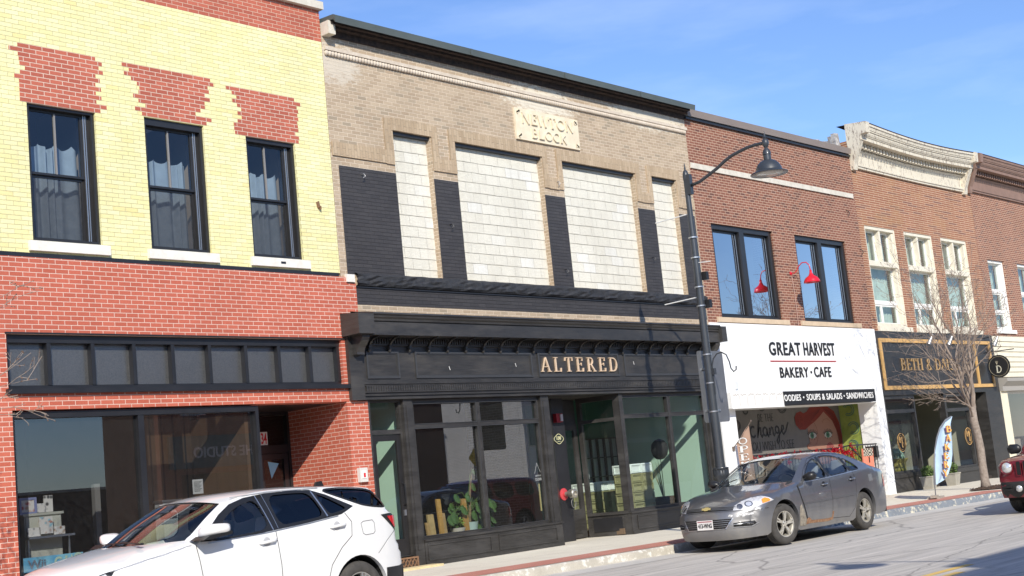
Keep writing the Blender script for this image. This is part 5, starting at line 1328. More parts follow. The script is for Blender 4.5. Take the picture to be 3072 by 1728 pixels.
# red gooseneck wall lamps
def gooseneck(x, lab):
    t = wroot('gooseneck_lamp', (x, 0, 6.1), lab, 'wall lamp', 'red gooseneck lamps on the brick wall')
    m = MB(); m.lathe([(.05, 0), (.05, -.02), (.02, -.03), (0, -.03)], (x, 0, 6.14), 14, 'y'); m.build('wall_plate', M_redp, t, smooth=True)
    pts = [(x, 0, 6.14), (x, -.12, 6.13)] + [(x, -.37 - .24 * math.cos(R(a)), 6.15 + .22 * math.sin(R(a))) for a in (150 - 180 + 180, 120, 90, 60, 30, 5)][::1]
    pts = [(x, 0, 6.14), (x, -.10, 6.13), (x, -.18, 6.17), (x, -.25, 6.28), (x, -.36, 6.36), (x, -.48, 6.35), (x, -.56, 6.26), (x, -.58, 6.12)]
    m = MB(); m.tube(pts, .014, 8); m.build('arm', M_redp, t, smooth='all')
    m = MB(); m.lathe([(.0, 6.13), (.03, 6.13), (.035, 6.06), (.05, 6.03), (.07, 5.99), (.16, 5.93), (.20, 5.86), (.205, 5.82), (.215, 5.815), (.2, 5.81), (.15, 5.9), (0, 5.95)], (x, -.58, 0), 24); m.build('shade', M_redp, t, smooth='all')
    m = MB(); m.tube([(x + .02, -.01, 6.1), (x + .04, -.02, 5.6), (x + .03, -.02, 4.78)], .008, 5); m.build('cable', plain('pinkish_cable', (.5, .32, .26), .6), t)
gooseneck(31.09, 'bright red gooseneck lamp in front of the right hand dark framed window')

# ------------------------------------------------------------------ building with cream cornice
B4 = wroot('orange_brick_building', (39.3, 0, .2), 'orange-brown brick building with a peeling cream cornice over three cream framed windows', 'building')
op = [(35.57, 37.48, 4.86, 7.77), (38.05, 39.98, 4.86, 7.77), (40.60, 42.53, 4.86, 7.77)]
m = MB(); wallgrid(m, 35.25, 43.40, 4.70, 10.2, 0, .3, op); m.build('upper_wall', M_b4, B4)
def sag(u): return -.13 * math.sin(PI * min(1, max(0, u))) ** 1.0
def cornice(root, x0, x1, zb, zt, mats, sagf=lambda u: 0, dent=True, y0=0.0):
    """wavy-edged sheet-metal cornice: profile lofted along x"""
    h = zt - zb
    prof = [(0, 0), (-.07, 0), (-.07, .05), (-.10, .055), (-.10, .09), (-.04, .10), (-.04, .34), (-.05, .35), (-.07, .40), (-.12, .45), (-.13, .455), (-.05, .462), (-.05, .615), (-.42, .62), (-.42, .70), (-.45, .715), (-.45, .735), (-.47, .74), (-.50, .79), (-.50, .83), (-.53, .835), (-.53, .86), (-.55, .87), (-.57, .94), (-.60, .95), (-.60, 1.0), (0, 1.04)]
    n = 26; rows = []
    for i in range(n + 1):
        u = i / n; x = x0 + (x1 - x0) * u
        rows.append([(x, y0 + p[0], zb + p[1] * h + sagf(u) * (0.25 + .75 * p[1])) for p in prof])
    m = MB(); m.loft(rows, closed=False, cap=False)
    n0 = len(m.v); m.v += rows[0] + rows[-1]; k = len(prof); m.f.append(tuple(n0 + i for i in range(k))); m.f.append(tuple(n0 + k + i for i in range(k - 1, -1, -1)))
    if dent:
        x = x0 + .35
        while x < x1 - .3:
            u = (x - x0) / (x1 - x0); z = zb + .475 * h + sagf(u) * .6; m.box(x, x + .085, y0 - .25, y0 - .05, z, z + .125 * h); x += .19
    c = m.build('cornice', mats[0], root)
    m = MB(); m.loft([[(x0 + (x1 - x0) * i / n, y0 - .59, zt - .01 + sagf(i / n)), (x0 + (x1 - x0) * i / n, y0 - .59, zt + .045 + sagf(i / n)), (x0 + (x1 - x0) * i / n, y0 + .3, zt + .09 + sagf(i / n))] for i in range(n + 1)], closed=False); m.build('roof_edge', M_char, c)
    for x in (x0, x1 - .2):
        m = MB(); pr = [(y0 + .02, zb - .08), (y0 - .10, zb - .08), (y0 - .12, zb + .0), (y0 - .14, zb + .12 * h), (y0 - .42, zb + .66 * h), (y0 - .44, zb + .74 * h), (y0 - .62, zb + .76 * h), (y0 - .64, zb + 1.02 * h), (y0 + .02, zb + 1.08 * h)]
        m.prism(pr, x - .03, x + .19, 'yz'); m.build('end_bracket', mats[1], c)
    return c
cornice(B4, 35.27, 42.98, 9.42, 10.60, (M_peel, M_peel), lambda u: sag(u))
m = MB(); rnd = random.Random(8)
for k in range(7): m.obox((35.10 + rnd.uniform(-.1, .1), .25 + .1 * k, 10.05 + rnd.uniform(-.05, .2)), (.16, .02, .02), (0, .06, 0), (-.03, 0, .2))
m.build('flashing_patch', rough_stone('mottled_lead', (.08, .07, .07), (.62, .60, .58), 9, .01), B4)
def tri_window(a, b, c, d, nm=True):
    y = .04; m = MB()
    frame_xz(m, a, b, c, d, .07, y - .02, .30, wt=.09, wb=.10)
    zt1 = 6.62
    m.box(a + .07, b - .07, y - .01, .30, zt1, zt1 + .15); cx = (a + b) / 2 - .0
    m.box(cx - .05, cx + .05, y, .30, zt1 + .15, d - .09)
    m.box(b - .16, b - .07, .06, .30, c + .1, zt1); m.box(b - .16, b - .07, .06, .30, zt1 + .15, d - .09)
    w = m.build('window', M_creamw, B4)
    lights = [(a + .07, cx - .05, zt1 + .15, d - .09), (cx + .05, b - .16, zt1 + .15, d - .09), (a + .07, b - .16, 5.60, zt1), (a + .07, a + .07 + (b - a - .23) * .42, c + .1, 5.53), (a + .07 + (b - a - .23) * .42, b - .16, c + .1, 5.53)]
    m = MB(); m.box(a + .07, b - .16, .17, .26, 5.53, 5.60); m.build('rail', M_pw, w)
    for i, (p, q, r_, s_) in enumerate(lights):
        m = MB(); frame_xz(m, p, q, r_, s_, .05, .19, .24); m.build('sash', M_pw, w)
        m = MB(); m.quad((p + .05, .215, r_ + .05), (q - .05, .215, r_ + .05), (q - .05, .215, s_ - .05), (p + .05, .215, s_ - .05)); m.build('pane', glass_mat('b4_glass', (.78, .82, .80), 1.8), w)
    m = MB(); n = 40; rows = []
    for j in range(2): rows.append([(a + .1 + (b - a - .2) * i / n, .42 + .03 * math.sin(i * 1.5), (c, d)[j]) for i in range(n + 1)])
    m.loft(rows, closed=False); m.build('curtain', M_curt2, w, smooth='all')
    m = MB(); m.box(a - .03, b + .18, -.06, .1, c - .14, c - .002); m.build('window_sill', M_creamw, B4)
for o_ in op: tri_window(*o_)
m = MB()
m.box(35.28, 43.36, -.04, .3, 2.90, 4.72); m.build('sign_fascia', M_blkw, B4)
m = MB(); frame_xz(m, 35.38, 41.88, 3.05, 4.51, .11, -.085, -.041); m.build('gold_frame', M_goldp, B4)
m = MB(); m.box(41.885, 43.02, -.085, -.041, 3.05, 3.15); m.box(42.92, 43.02, -.085, -.041, 3.15, 4.51); m.box(41.885, 42.92, -.085, -.041, 4.41, 4.51); m.build('gold_frame', M_goldp, B4)
# gold name
o = wroot('boutique_sign', (38.5, -.04, 3.6), 'gold serif letters BETH & DAISY on the black fascia behind the bare tree', 'sign'); serif_letters(o, 'BETH & DAISY', 36.57, 40.45, -.042, 3.60, .34, plain('dull_gold_letter', (.46, .30, .14), .5), .025, .6, .06)
for i, x in enumerate((37.95, 39.32, 42.70)):
    t = wroot('spotlight', (x, -.3, 4.5), ['small silver spotlight over the gold name, nearest the bakery', 'middle small silver spotlight over the gold name', 'small silver spotlight beside the round hanging sign'][i], 'spotlight', 'spotlights above the black fascia')
    m = MB(); m.tube([(x, -.04, 4.60), (x, -.42, 4.66), (x, -.48, 4.6)], .012, 6); m.build('arm', M_trimblk, t)
    A = Vector((x, -.50, 4.60)); d = Vector((-.1, .12, -.28)); mm = MB(); mm.tube([A, A + d * .5, A + d], [.035, .055, .075], 14); mm.build('head', M_alum, t, smooth=True)
# ground floor front
def bwin(a, b, y, zb, zt, tb, nm='shop_window', seed=0):
    m = MB(); frame_xz(m, a, b, zb, zt, .08, y, y + .1, wt=.1, wb=.06); m.box(a + .08, b - .08, y, y + .1, tb - .05, tb + .05)
    w = m.build(nm, M_blkw, B4)
    for c, d in ((zb + .06, tb - .05), (tb + .05, zt - .1)):
        m = MB(); m.quad((a + .08, y + .06, c), (b - .08, y + .06, c), (b - .08, y + .06, d), (a + .08, y + .06, d)); m.build('pane', M_glass, w)
    return w
bwin(35.35, 37.25, .02, .72, 2.90, 2.45); m = MB(); m.box(35.30, 37.30, -.04, .12, .60, .718); m.box(35.33, 37.27, 0, .12, .15, .60); m.build('stall_riser', M_blkw, B4)
bwin(39.28, 41.0, .02, .65, 2.90, 2.40); m = MB(); m.box(39.23, 41.05, -.04, .12, .53, .648); m.box(39.25, 41.02, 0, .12, .15, .53); m.build('stall_riser', M_blkw, B4)
for q_ in ((41.05, 41.2, 0, .2, .2, 2.9), (42.2, 43.36, -.05, .3, .15, 2.9), (39.2, 39.27, 0.0, .2, .2, 2.9)): m = MB(); m.box(*q_); m.build('pilaster', M_blkw, B4)
w = bwin(37.30, 39.25, 1.0, .5, 2.90, 2.48); m = MB(); m.box(37.28, 39.28, 1.0, 1.12, .15, .5); m.build('stall_riser', M_blkw, B4)
for (px, parent) in ((36.17, None), (40.72, None)):
    t = wroot('window_logo', (px, .0, 1.55), 'round gold outlined monogram on the glass %s' % ('nearest the white bakery wall' if px < 38 else 'behind the street tree trunk'), 'window sign', 'gold monograms on the boutique glass')
    m = MB(); m.prism(arc(px, 1.57, .27, .27, 0, 352, 30), .066, .07); m.build('disc', M_under, t)
    m = MB(); ribbon(m, arc(px, 1.57, .255, .255, 0, 350, 30), .018, .06, .0655, closed=True); ribbon(m, arc(px, 1.57, .20, .20, 0, 350, 30), .006, .06, .0655, closed=True); m.build('ring', M_goldp, t)
    for ch, dx, dz in (('B', -.14, .0), ('D', .0, -.14)):
        l = serif_text(ch, .004); l.v = [(px + dx + v[0] * .15, .064 + v[1], 1.57 + dz + v[2] * .15) for v in l.v]; l.build('letter', M_goldp, t)
    m = MB(); m.obox((px + .06, .062, 1.65), (.02, 0, .06), (0, .003, 0), (-.03, 0, .02)); m.obox((px + .02, .062, 1.68), (.02, 0, .03), (0, .003, 0), (-.02, 0, .03)); m.build('leaf_mark', M_goldp, t)
shell(B4, 35.25, 43.40, 10.2, M_b4, front=.30, mid=4.6, ceilc=plain('b4_ceiling', (.3, .28, .25), .9))
m = MB(); m.box(35.5, 43.1, .15, 6.5, .2, .3); m.build('interior_floor', M_intf, B4)
m = MB(); m.box(35.5, 43.1, 4.2, 4.3, .3, 4.2); m.box(43.05, 43.12, .2, 4.3, .3, 4.2); m.box(39.35, 39.42, 1.15, 4.2, .3, 4.2); m.build('interior_wall', plain('olive_cream_wall', (.42, .42, .32), .85), B4)
t = wroot('wall_poster', (39.2, 2.0, 1.8), 'grey framed wreath picture on the pale wall inside the boutique', 'picture')
m = MB(); m.box(39.33, 39.345, 1.6, 2.6, 1.3, 2.2); m.build('print', plain('grey_print', (.30, .31, .26), .8), t)
m = MB(); m.tube([(39.32, 2.05 + .25 * math.cos(R(a)), 1.8 + .28 * math.sin(R(a))) for a in range(0, 360, 30)], .03, 6, closed=True); m.build('wreath', plain('green_wreath', (.10, .13, .06), .8), t)
m = MB(); frame_xz(m, 1.55, 2.65, 1.25, 2.25, .05, 39.31, 39.345); m.v = [(v[1], v[0], v[2]) for v in m.v]; m.build('frame', M_intd, t)
for x, lab in ((36.78, 'tapered stone planter with small round shrub left of the bakery banner'), (38.35, 'tapered stone planter with small round shrub right of the bakery banner')):
    t = wroot('planter', (x, -.3, .2), lab, 'planter', 'stone planters at the boutique door')
    m = MB(); rs = []
    for z, h in ((.19, .13), (.52, .175), (.53, .19), (.56, .19), (.56, .165), (.52, .16)): rs.append([(x - h, -.3 - h, z), (x + h, -.3 - h, z), (x + h, -.3 + h, z), (x - h, -.3 + h, z)])
    m.loft(rs, cap=True); m.build('tub', M_conc, t)
    m = MB(); rnd = random.Random(int(x * 7))
    for k in range(520):
        d = Vector((rnd.gauss(0, 1), rnd.gauss(0, 1), rnd.gauss(0, 1))).normalized(); c = Vector((x, -.3, .69)) + Vector((d.x * .19, d.y * .19, d.z * .17)) * rnd.uniform(.6, 1.05)
        e = Vector((rnd.gauss(0, 1), rnd.gauss(0, 1), rnd.gauss(0, 1))).normalized() * .03; f_ = e.orthogonal().normalized() * .018; m.quad(c - e, c + f_, c + e, c - f_)
    m.build('shrub', M_box, t)
t = wroot('topiary', (37.2, 1.4, .3), 'slim spiral topiary in the boutique doorway window', 'plant')
m = MB(); rnd = random.Random(21)
for k in range(700):
    z = rnd.uniform(.55, 1.75); w_ = .16 * (1 - (z - .55) / 1.6) + .05 * math.sin(z * 16); a = rnd.uniform(0, 6.28)
    c = Vector((36.95 + w_ * math.cos(a), .85 + w_ * math.sin(a), z)); e = Vector((rnd.gauss(0, 1), rnd.gauss(0, 1), rnd.gauss(0, 1))).normalized() * .035; f_ = e.orthogonal().normalized() * .02; m.quad(c - e, c + f_, c + e, c - f_)
m.build('foliage', M_box, t)
m = MB(); m.lathe([(.11, .2), (.15, .5), (.13, .5), (0, .48)], (36.95, .85, 0), 16); m.build('pot', M_conc, t)
t = wroot('flower_display', (36.4, .5, .7), 'mint coloured blooms over a yellow ribbed urn in the left boutique window', 'flower display')
m = MB(); m.lathe([(.22, .72), (.26, .8), (.27, 1.0), (.34, 1.1), (.34, 1.12), (0, 1.12)], (36.65, .55, 0), 18); m.build('urn', plain('mustard_urn', (.30, .27, .06), .6, var=.3, vscale=20), t)
m = MB(); rnd = random.Random(31)
for k in range(420):
    d = Vector((rnd.gauss(0, 1), rnd.gauss(0, 1), abs(rnd.gauss(0, 1)))).normalized(); c = Vector((36.65 + d.x * .28, .55 + d.y * .22, 1.13 + d.z * .28)); e = Vector((rnd.gauss(0, 1), rnd.gauss(0, 1), rnd.gauss(0, 1))).normalized() * .04; f_ = e.orthogonal().normalized() * .03; m.quad(c - e, c + f_, c + e, c - f_)
m.build('blooms', plain('mint_bloom', (.42, .62, .50), .8, var=.3, vscale=20), t)
t = wroot('white_bouquet', (37.9, 1.6, .5), 'big white flower bouquet behind the doorway glass', 'flower display')
m = MB(); rnd = random.Random(33)
for k in range(500):
    d = Vector((rnd.gauss(0, 1), rnd.gauss(0, 1), rnd.gauss(0, 1))).normalized(); c = Vector((38.1 + d.x * .42, 1.7 + d.y * .3, 1.15 + d.z * .3)); e = Vector((rnd.gauss(0, 1), rnd.gauss(0, 1), rnd.gauss(0, 1))).normalized() * .05; f_ = e.orthogonal().normalized() * .035; m.quad(c - e, c + f_, c + e, c - f_)
m.build('blooms', plain('white_bloom', (.66, .66, .58), .8, var=.2, vscale=14), t)
m = MB(); m.lathe([(.15, .3), (.12, .5), (.18, .9), (0, .9)], (38.1, 1.7, 0), 14); m.build('vase', M_conc, t)
# round hanging sign
t = wroot('hanging_sign', (42.6, -.4, 3.7), 'round black hanging sign with a pale letter D beside the cream siding', 'sign')
cx, cy, cz = 42.6, -.19, 3.66
m = MB(); m.lathe([(.36, 0), (.36, .04)], (cx, 0, 0), 32, 'x'); 
m = MB(); m.lathe([(0.0, -.02), (.36, -.02), (.36, .02), (0, .02)], (cx, cy - .25, cz), 36, 'x'); m.build('disc', M_txt, t)
m = MB(); m.tube([(cx - .022, cy - .25 + .31 * math.cos(R(a)), cz + .31 * math.sin(R(a))) for a in range(0, 360, 12)], .006, 5, closed=True); m.build('ring', plain('pale_gold', (.32, .28, .19), .5), t)
l = serif_text('D', .004); l.v = [(cx - .022 + v[1], cy - .25 + .1 - v[0] * .22, cz - .20 + v[2] * .22) for v in l.v]; l.build('letter', plain('pale_letter', (.55, .53, .42), .5), t)
m = MB()
for k in range(5): a = R(60 + 15 * k); m.tube([(cx - .023, cy - .25 + .05, cz + .05), (cx - .023, cy - .25 + .05 + .09 * math.cos(a), cz + .05 + .13 * math.sin(a))], .004, 4)
m.build('leaf_mark', MATS['pale_gold'], t)
m = MB(); m.tube([(cx, -.04, 4.14), (cx, -1.0, 4.14)], .015, 8); m.tube([(cx, cy - .25, 4.14), (cx, cy - .25, cz + .34)], .008, 6); m.build('bracket', M_trimblk, t)

# ------------------------------------------------------------------ building at the right edge
B5 = wroot('far_brick_building', (48, 0, .2), 'brick building at the right edge with taupe cornice, white sash windows and cream siding', 'building')
wx = [(44.05, 45.42), (46.55, 47.92), (49.05, 50.42), (51.55, 52.92)]
m = MB(); wallgrid(m, 43.41, 56.0, 4.68, 10.4, 0, .3, [(a, b, 4.93, 7.28) for a, b in wx]); m.build('upper_wall', M_b5, B5)
cornice(B5, 43.2, 56.0, 9.50, 10.62, (M_taupe, M_taupe))
for a, b in wx:
    m = MB(); frame_xz(m, a, b, 4.93, 7.28, .09, .06, .28, wt=.09, wb=.07); m.box(b - .22, b - .09, .10, .28, 5.0, 7.19)
    w = m.build('window', M_pw, B5)
    for c, d in ((6.28, 7.19), (5.58, 6.20), (5.0, 5.52)):
        m = MB(); frame_xz(m, a + .09, b - .22, c, d, .05, .18, .22); m.build('sash', M_pw, w)
        m = MB(); m.quad((a + .14, .2, c + .05), (b - .27, .2, c + .05), (b - .27, .2, d - .05), (a + .14, .2, d - .05)); m.build('pane', MATS['b4_glass'], w)
    m = MB(); m.box(a + .09, b - .22, .15, .24, 5.52, 5.58); m.box(a + .09, b - .22, .15, .24, 6.20, 6.28); m.build('rail', M_pw, w)
    m = MB(); m.loft([[(a + .1 + (b - a - .2) * i / 30, .4 + .03 * math.sin(i * 1.6), z) for i in range(31)] for z in (4.95, 7.25)], closed=False); m.build('curtain', M_curt2, w, smooth='all')
    m = MB(); m.box(a - .1, b + .1, -.06, .1, 4.80, 4.928); m.build('window_sill', M_pw, B5)
m = MB()
for i in range(8): z = 3.36 + i * .168; m.add([(43.41, -.02, z), (56, -.02, z), (56, -.05, z), (43.41, -.05, z), (43.41, -.015, z + .168), (56, -.015, z + .168)], [(0, 1, 2, 3), (3, 2, 5, 4), (0, 3, 4)])
m.box(43.41, 56, -.014, .3, 3.36, 4.68); m.build('siding', M_cream, B5)
m = MB(); m.prism([(0, 3.34), (-.3, 3.30), (-.3, 3.20), (-.12, 3.05), (-.12, 2.9), (0, 2.9)], 43.45, 56, 'yz'); m.build('shop_cornice', plain('grey_moulding', (.34, .32, .29), .6), B5)
for q_ in ((43.42, 43.98), (48.4, 48.9), (55.5, 56)): m = MB(); m.box(q_[0], q_[1], -.03, .3, .15, 2.9); m.build('pilaster', M_cream, B5)
m = MB(); m.box(43.98, 48.4, 0, .3, .15, .7); m.build('stall_riser', M_cream, B5)
m = MB(); frame_xz(m, 43.98, 48.4, .7, 2.9, .08, .1, .2); w = m.build('shop_window', M_pw, B5)
m = MB(); m.quad((44.06, .15, .78), (48.3, .15, .78), (48.3, .15, 2.82), (44.06, .15, 2.82)); m.build('pane', M_glass, w)
m = MB()
for k in range(6): m.box(44.1 + .0 * k, 44.5, .24, .26, .9 + k * .33, .93 + k * .33)
for k in range(3): m.box(44.12 + k * .15, 44.14 + k * .15, .24, .26, .9, 2.7)
m.build('poster_rack', M_whp, B5)
m = MB(); m.box(43.6, 55.8, 2.0, 2.1, .2, 4.4); m.build('interior_wall', plain('taupe_wall', (.36, .32, .28), .85), B5)
t = wroot('pink_figurines', (45.4, .8, .7), 'cluster of red and white ornaments inside the far cream shop window', 'ornament')
m = MB(); rnd = random.Random(17)
for k in range(16): c = (45.0 + rnd.uniform(-.4, .5), .8 + rnd.uniform(-.2, .2), .9 + rnd.uniform(0, .7)); s_ = rnd.uniform(.07, .14); m.lathe([(0, -s_), (s_ * .7, -s_ * .7), (s_, 0), (s_ * .7, s_ * .7), (0, s_)], c, 10)
m.build('ornaments', plain('rose_ornament', (.55, .16, .17), .5, var=.6, vscale=3), t, smooth='all')
shell(B5, 43.41, 56.0, 10.4, M_b5, front=.30, mid=4.6)

# ------------------------------------------------------------------ street lamp
def street_lamp(x, y, flip, lab, full=True):
    t = empty('street_lamp', (x, y, .17), rz=PI if flip else 0); tag(t, lab, 'street lamp', 'black gooseneck street lamps')
    m = MB(); m.lathe([(.10, 1.18), (.085, 1.5), (.078, 3.4), (.066, 5.0), (.055, 6.3), (.05, 6.85)], (0, 0, 0), 20); 
    m.build('pole', M_lamp, t, smooth=True)
    m = MB(); m.lathe([(.24, 0), (.24, .06), (.20, .10), (.17, .16), (.16, .5), (.13, .9), (.125, 1.02), (.145, 1.06), (.15, 1.10), (.14, 1.18), (.12, 1.2)], (0, 0, 0), 24)
    for k in range(16):
        a = 2 * PI * k / 16; m.box(.135 * math.cos(a) - .014, .135 * math.cos(a) + .014, .135 * math.sin(a) - .014, .135 * math.sin(a) + .014, 1.09, 1.20)
    m.lathe([(.15, 1.2), (.155, 1.215), (.15, 1.23), (.1, 1.235)], (0, 0, 0), 24); m.build('base', M_lamp, t, smooth=True)
    m = MB(); m.lathe([(.055, 6.85), (.06, 6.88), (.06, 6.96), (.045, 7.03), (.015, 7.06), (.02, 7.09), (.01, 7.13), (.014, 7.15), (0, 7.22)], (0, 0, 0), 16); m.build('finial', M_lamp, t, smooth=True)
    m = MB(); m.box(-.05, .05, -.11, .03, 6.55, 6.95); m.build('arm_bracket', M_lamp, t)
    pts = [(0, -.05, 6.72), (0, -.3, 6.75), (0, -.54, 6.84), (0, -.75, 6.93), (0, -.92, 7.02), (0, -1.1, 7.09), (0, -1.28, 7.13), (0, -1.45, 7.16), (0, -1.62, 7.17), (0, -1.75, 7.165), (0, -1.83, 7.16)]
    m = MB(); m.tube(pts, .032, 12); m.build('arm', M_lamp, t, smooth='all')
    sy = -1.85
    m = MB(); m.lathe([(0, 7.40), (.008, 7.36), (.015, 7.30), (.012, 7.28), (.03, 7.26), (.02, 7.24), (.05, 7.22), (.07, 7.16), (.05, 7.09), (.03, 7.06), (.05, 7.03), (.075, 6.99), (.08, 6.93), (.072, 6.92), (.072, 6.83), (.085, 6.82)], (0, sy, 0), 18); m.build('lamp_holder', M_lamp, t, smooth=True)
    m = MB(); m.lathe([(.07, 6.83), (.14, 6.80), (.20, 6.745), (.235, 6.68), (.25, 6.62), (.29, 6.60), (.345, 6.575), (.355, 6.565), (.35, 6.555), (.30, 6.56), (.25, 6.565)], (0, sy, 0), 36); m.build('lamp_shade', M_lamp, t, smooth=True)
    m = MB(); m.lathe([(.26, 6.565), (.24, 6.55), (0, 6.545)], (0, sy, 0), 30); m.build('lens', M_lens, t, smooth=True)
    if full:
        for z in (5.7, 5.3, 4.72, 4.35, 3.4, 2.85, 2.3):
            m = MB(); m.lathe([(.08, z - .012), (.09, z - .012), (.09, z + .012), (.08, z + .012)], (0, 0, 0), 16); m.build('strap', M_alum, t)
        for z in (6.18, 4.53):
            m = MB(); m.tube([(0, .06, z), (0, .84, z - .02)], .011, 8); m.build('banner_rod', M_rod, t)
        for z in (5.2,):
            m = MB(); m.tube([(0, .0, z), (0, -.33, z - .03)], .009, 6); m.build('banner_rod', M_rod, t)
        for z in (4.3, 4.85):
            m = MB(); m.box(.06, .15, -.16, -.05, z, z + .16); m.build('junction_box', M_trimblk, t)
        m = MB(); hk = [(0, -.09, 2.62), (0, -.09, 3.18), (0, -.13, 3.30), (0, -.22, 3.385), (0, -.33, 3.40), (0, -.43, 3.34), (0, -.48, 3.2), (0, -.5, 3.07), (0, -.55, 3.0), (0, -.61, 3.03), (0, -.62, 3.10)]
        m.tube(hk, .013, 8); m.box(-.03, .04, -.14, -.05, 3.0, 3.12); m.build('basket_hook', M_lamp, t, smooth=True)
    return t
street_lamp(22.19, -3.0, False, 'dark grey gooseneck street lamp at the far kerb in front of the black shopfront')
street_lamp(9.25, -19.95, True, 'dark gooseneck street lamp on the camera side pavement', full=False)
t = wroot('traffic_sign', (22.25, -2.86, 2.2), 'grey metal back of a large traffic sign strapped to the lamp post', 'sign')
m = MB(); pp = []
x0_, x1_, z0_, z1_, r_ = 22.03, 22.92, 2.27, 3.66, .06
for cx, cz, a0 in ((x1_ - r_, z1_ - r_, 0), (x0_ + r_, z1_ - r_, 90), (x0_ + r_, z0_ + r_, 180), (x1_ - r_, z0_ + r_, 270)): pp += arc(cx, cz, r_, r_, a0, a0 + 90, 4)
m.prism(pp, -2.875, -2.868); m.build('plate', M_galv, t)
m = MB()
for z in (2.5, 3.3): m.box(22.1, 22.6, -2.9, -2.876, z - .02, z + .02)
m.build('mount_bar', M_alum, t)

# ------------------------------------------------------------------ bare trees
def bare_tree(base, seed, trunk_pts, trunk_r, leaders, top, spread, lab, levels=4, buds=True, twigden=1.0):
    rnd = random.Random(seed)
    t = wroot('street_tree', base, lab, 'tree', 'bare street trees along the kerb')
    m = MB(); m.tube(trunk_pts, trunk_r, 12); 
    br = MB(); tw = MB(); bd = MB()
    def bud(p, s_):
        d = Vector((rnd.gauss(0, 1), rnd.gauss(0, 1), rnd.gauss(0, 1))).normalized() * s_; a = d.orthogonal().normalized() * s_ * .6; b = d.cross(a).normalized() * s_ * .6
        n0 = len(bd.v); bd.v += [tuple(p + d), tuple(p - d), tuple(p + a), tuple(p + b), tuple(p - a), tuple(p - b)]
        bd.f += [(n0, n0 + 2, n0 + 3), (n0, n0 + 3, n0 + 4), (n0, n0 + 4, n0 + 5), (n0, n0 + 5, n0 + 2), (n0 + 1, n0 + 3, n0 + 2), (n0 + 1, n0 + 4, n0 + 3), (n0 + 1, n0 + 5, n0 + 4), (n0 + 1, n0 + 2, n0 + 5)]
    def grow(p, d, L, r_, lev):
        n = max(3, int(L / .16)); pts = [p]; q = p.copy(); dd = d.copy()
        for i in range(n):
            dd = (dd + Vector((rnd.gauss(0, .13), rnd.gauss(0, .13), rnd.gauss(0, .10) + .045))).normalized(); q = q + dd * L / n; pts.append(q.copy())
        rad = [max(.0032, r_ * (1 - .78 * i / n)) for i in range(n + 1)]
        (br if lev <= 1 else tw).tube(pts, rad, 7 if lev <= 1 else 4 if lev == 2 else 3, cap=False)
        if lev < levels:
            k = {0: 7, 1: 7, 2: 5, 3: 4}[lev]; k = int(k * (twigden if lev >= 1 else 1))
            for j in range(k):
                f = rnd.uniform(.25, .98); i = min(n - 1, int(f * n)); c = pts[i].lerp(pts[i + 1], f * n - i) if i < n else pts[-1]
                tdir = (pts[i + 1] - pts[i]).normalized(); side = tdir.orthogonal().normalized(); side.rotate(Matrix.Rotation(rnd.uniform(0, 6.28), 3, tdir))
                nd = (tdir * rnd.uniform(.55, 1.0) + side * rnd.uniform(.5, .9) + Vector((0, 0, .1))).normalized()
                grow(c, nd, L * rnd.uniform(.34, .62), max(.004, rad[i] * .55), lev + 1)
        if lev >= 2 and buds:
            for i in range(1, n + 1):
                if rnd.random() < .6: bud(pts[i] + Vector((rnd.uniform(-.01, .01),) * 3), rnd.uniform(.009, .017))
    for (p, d, L, r_) in leaders: grow(Vector(p), Vector(d).normalized(), L, r_, 0)
    m.build('trunk', M_bark, t, smooth='all'); br.build('branches', M_twig, t, smooth='all'); tw.build('twigs', M_twig, t, kind='stuff'); bd.build('buds', M_bud, t, kind='stuff')
    return t
bx, by = 34.7, -2.8
F = (34.62, by, 2.15)
bare_tree((bx, by, .17), 41, [(34.72, by, .15), (34.70, by, .35), (34.70, by, .8), (34.72, by, 1.2), (34.66, by, 1.6), (34.56, by, 1.95), (34.60, by, 2.3)], [.155, .11, .098, .10, .094, .10, .08],
          [(F, (-.75, .1, .62), 3.2, .035), (F, (-.35, -.2, 1), 3.0, .04), (F, (-.12, .25, 1), 3.3, .05), (F, (.12, -.15, 1), 3.5, .05), (F, (.35, .2, 1), 3.2, .045), (F, (.7, -.1, .85), 3.2, .04), (F, (.15, .6, .9), 2.7, .035), ((34.6, by, 2.35), (.95, .1, .75), 3.1, .03), ((34.56, by, 1.98), (-.95, -.1, .80), 2.5, .026), ((34.62, by, 2.3), (-.6, .5, .9), 2.8, .03)], 5.8, 3, 'bare budding street tree with a crooked trunk in front of the boutique', twigden=.5)
lx, ly = 5.75, -3.1
bare_tree((lx, ly, .17), 77, [(lx, ly, .15), (lx, ly, .5), (lx + .02, ly, 1.2), (lx, ly, 2.0), (lx + .05, ly, 2.4)], [.14, .10, .09, .085, .07],
          [((lx, ly, 2.0), (1.15, .1, .55), 2.15, .026), ((lx, ly, 2.2), (1.0, -.15, .85), 2.1, .026), ((lx, ly, 2.35), (.5, .2, 1.1), 2.2, .03), ((lx, ly, 2.3), (-.7, .1, 1), 2.3, .03), ((lx, ly, 2.4), (0, .3, 1), 2.4, .035)], 5, 3, 'bare street tree whose budded branches reach in at the left edge', twigden=.5)

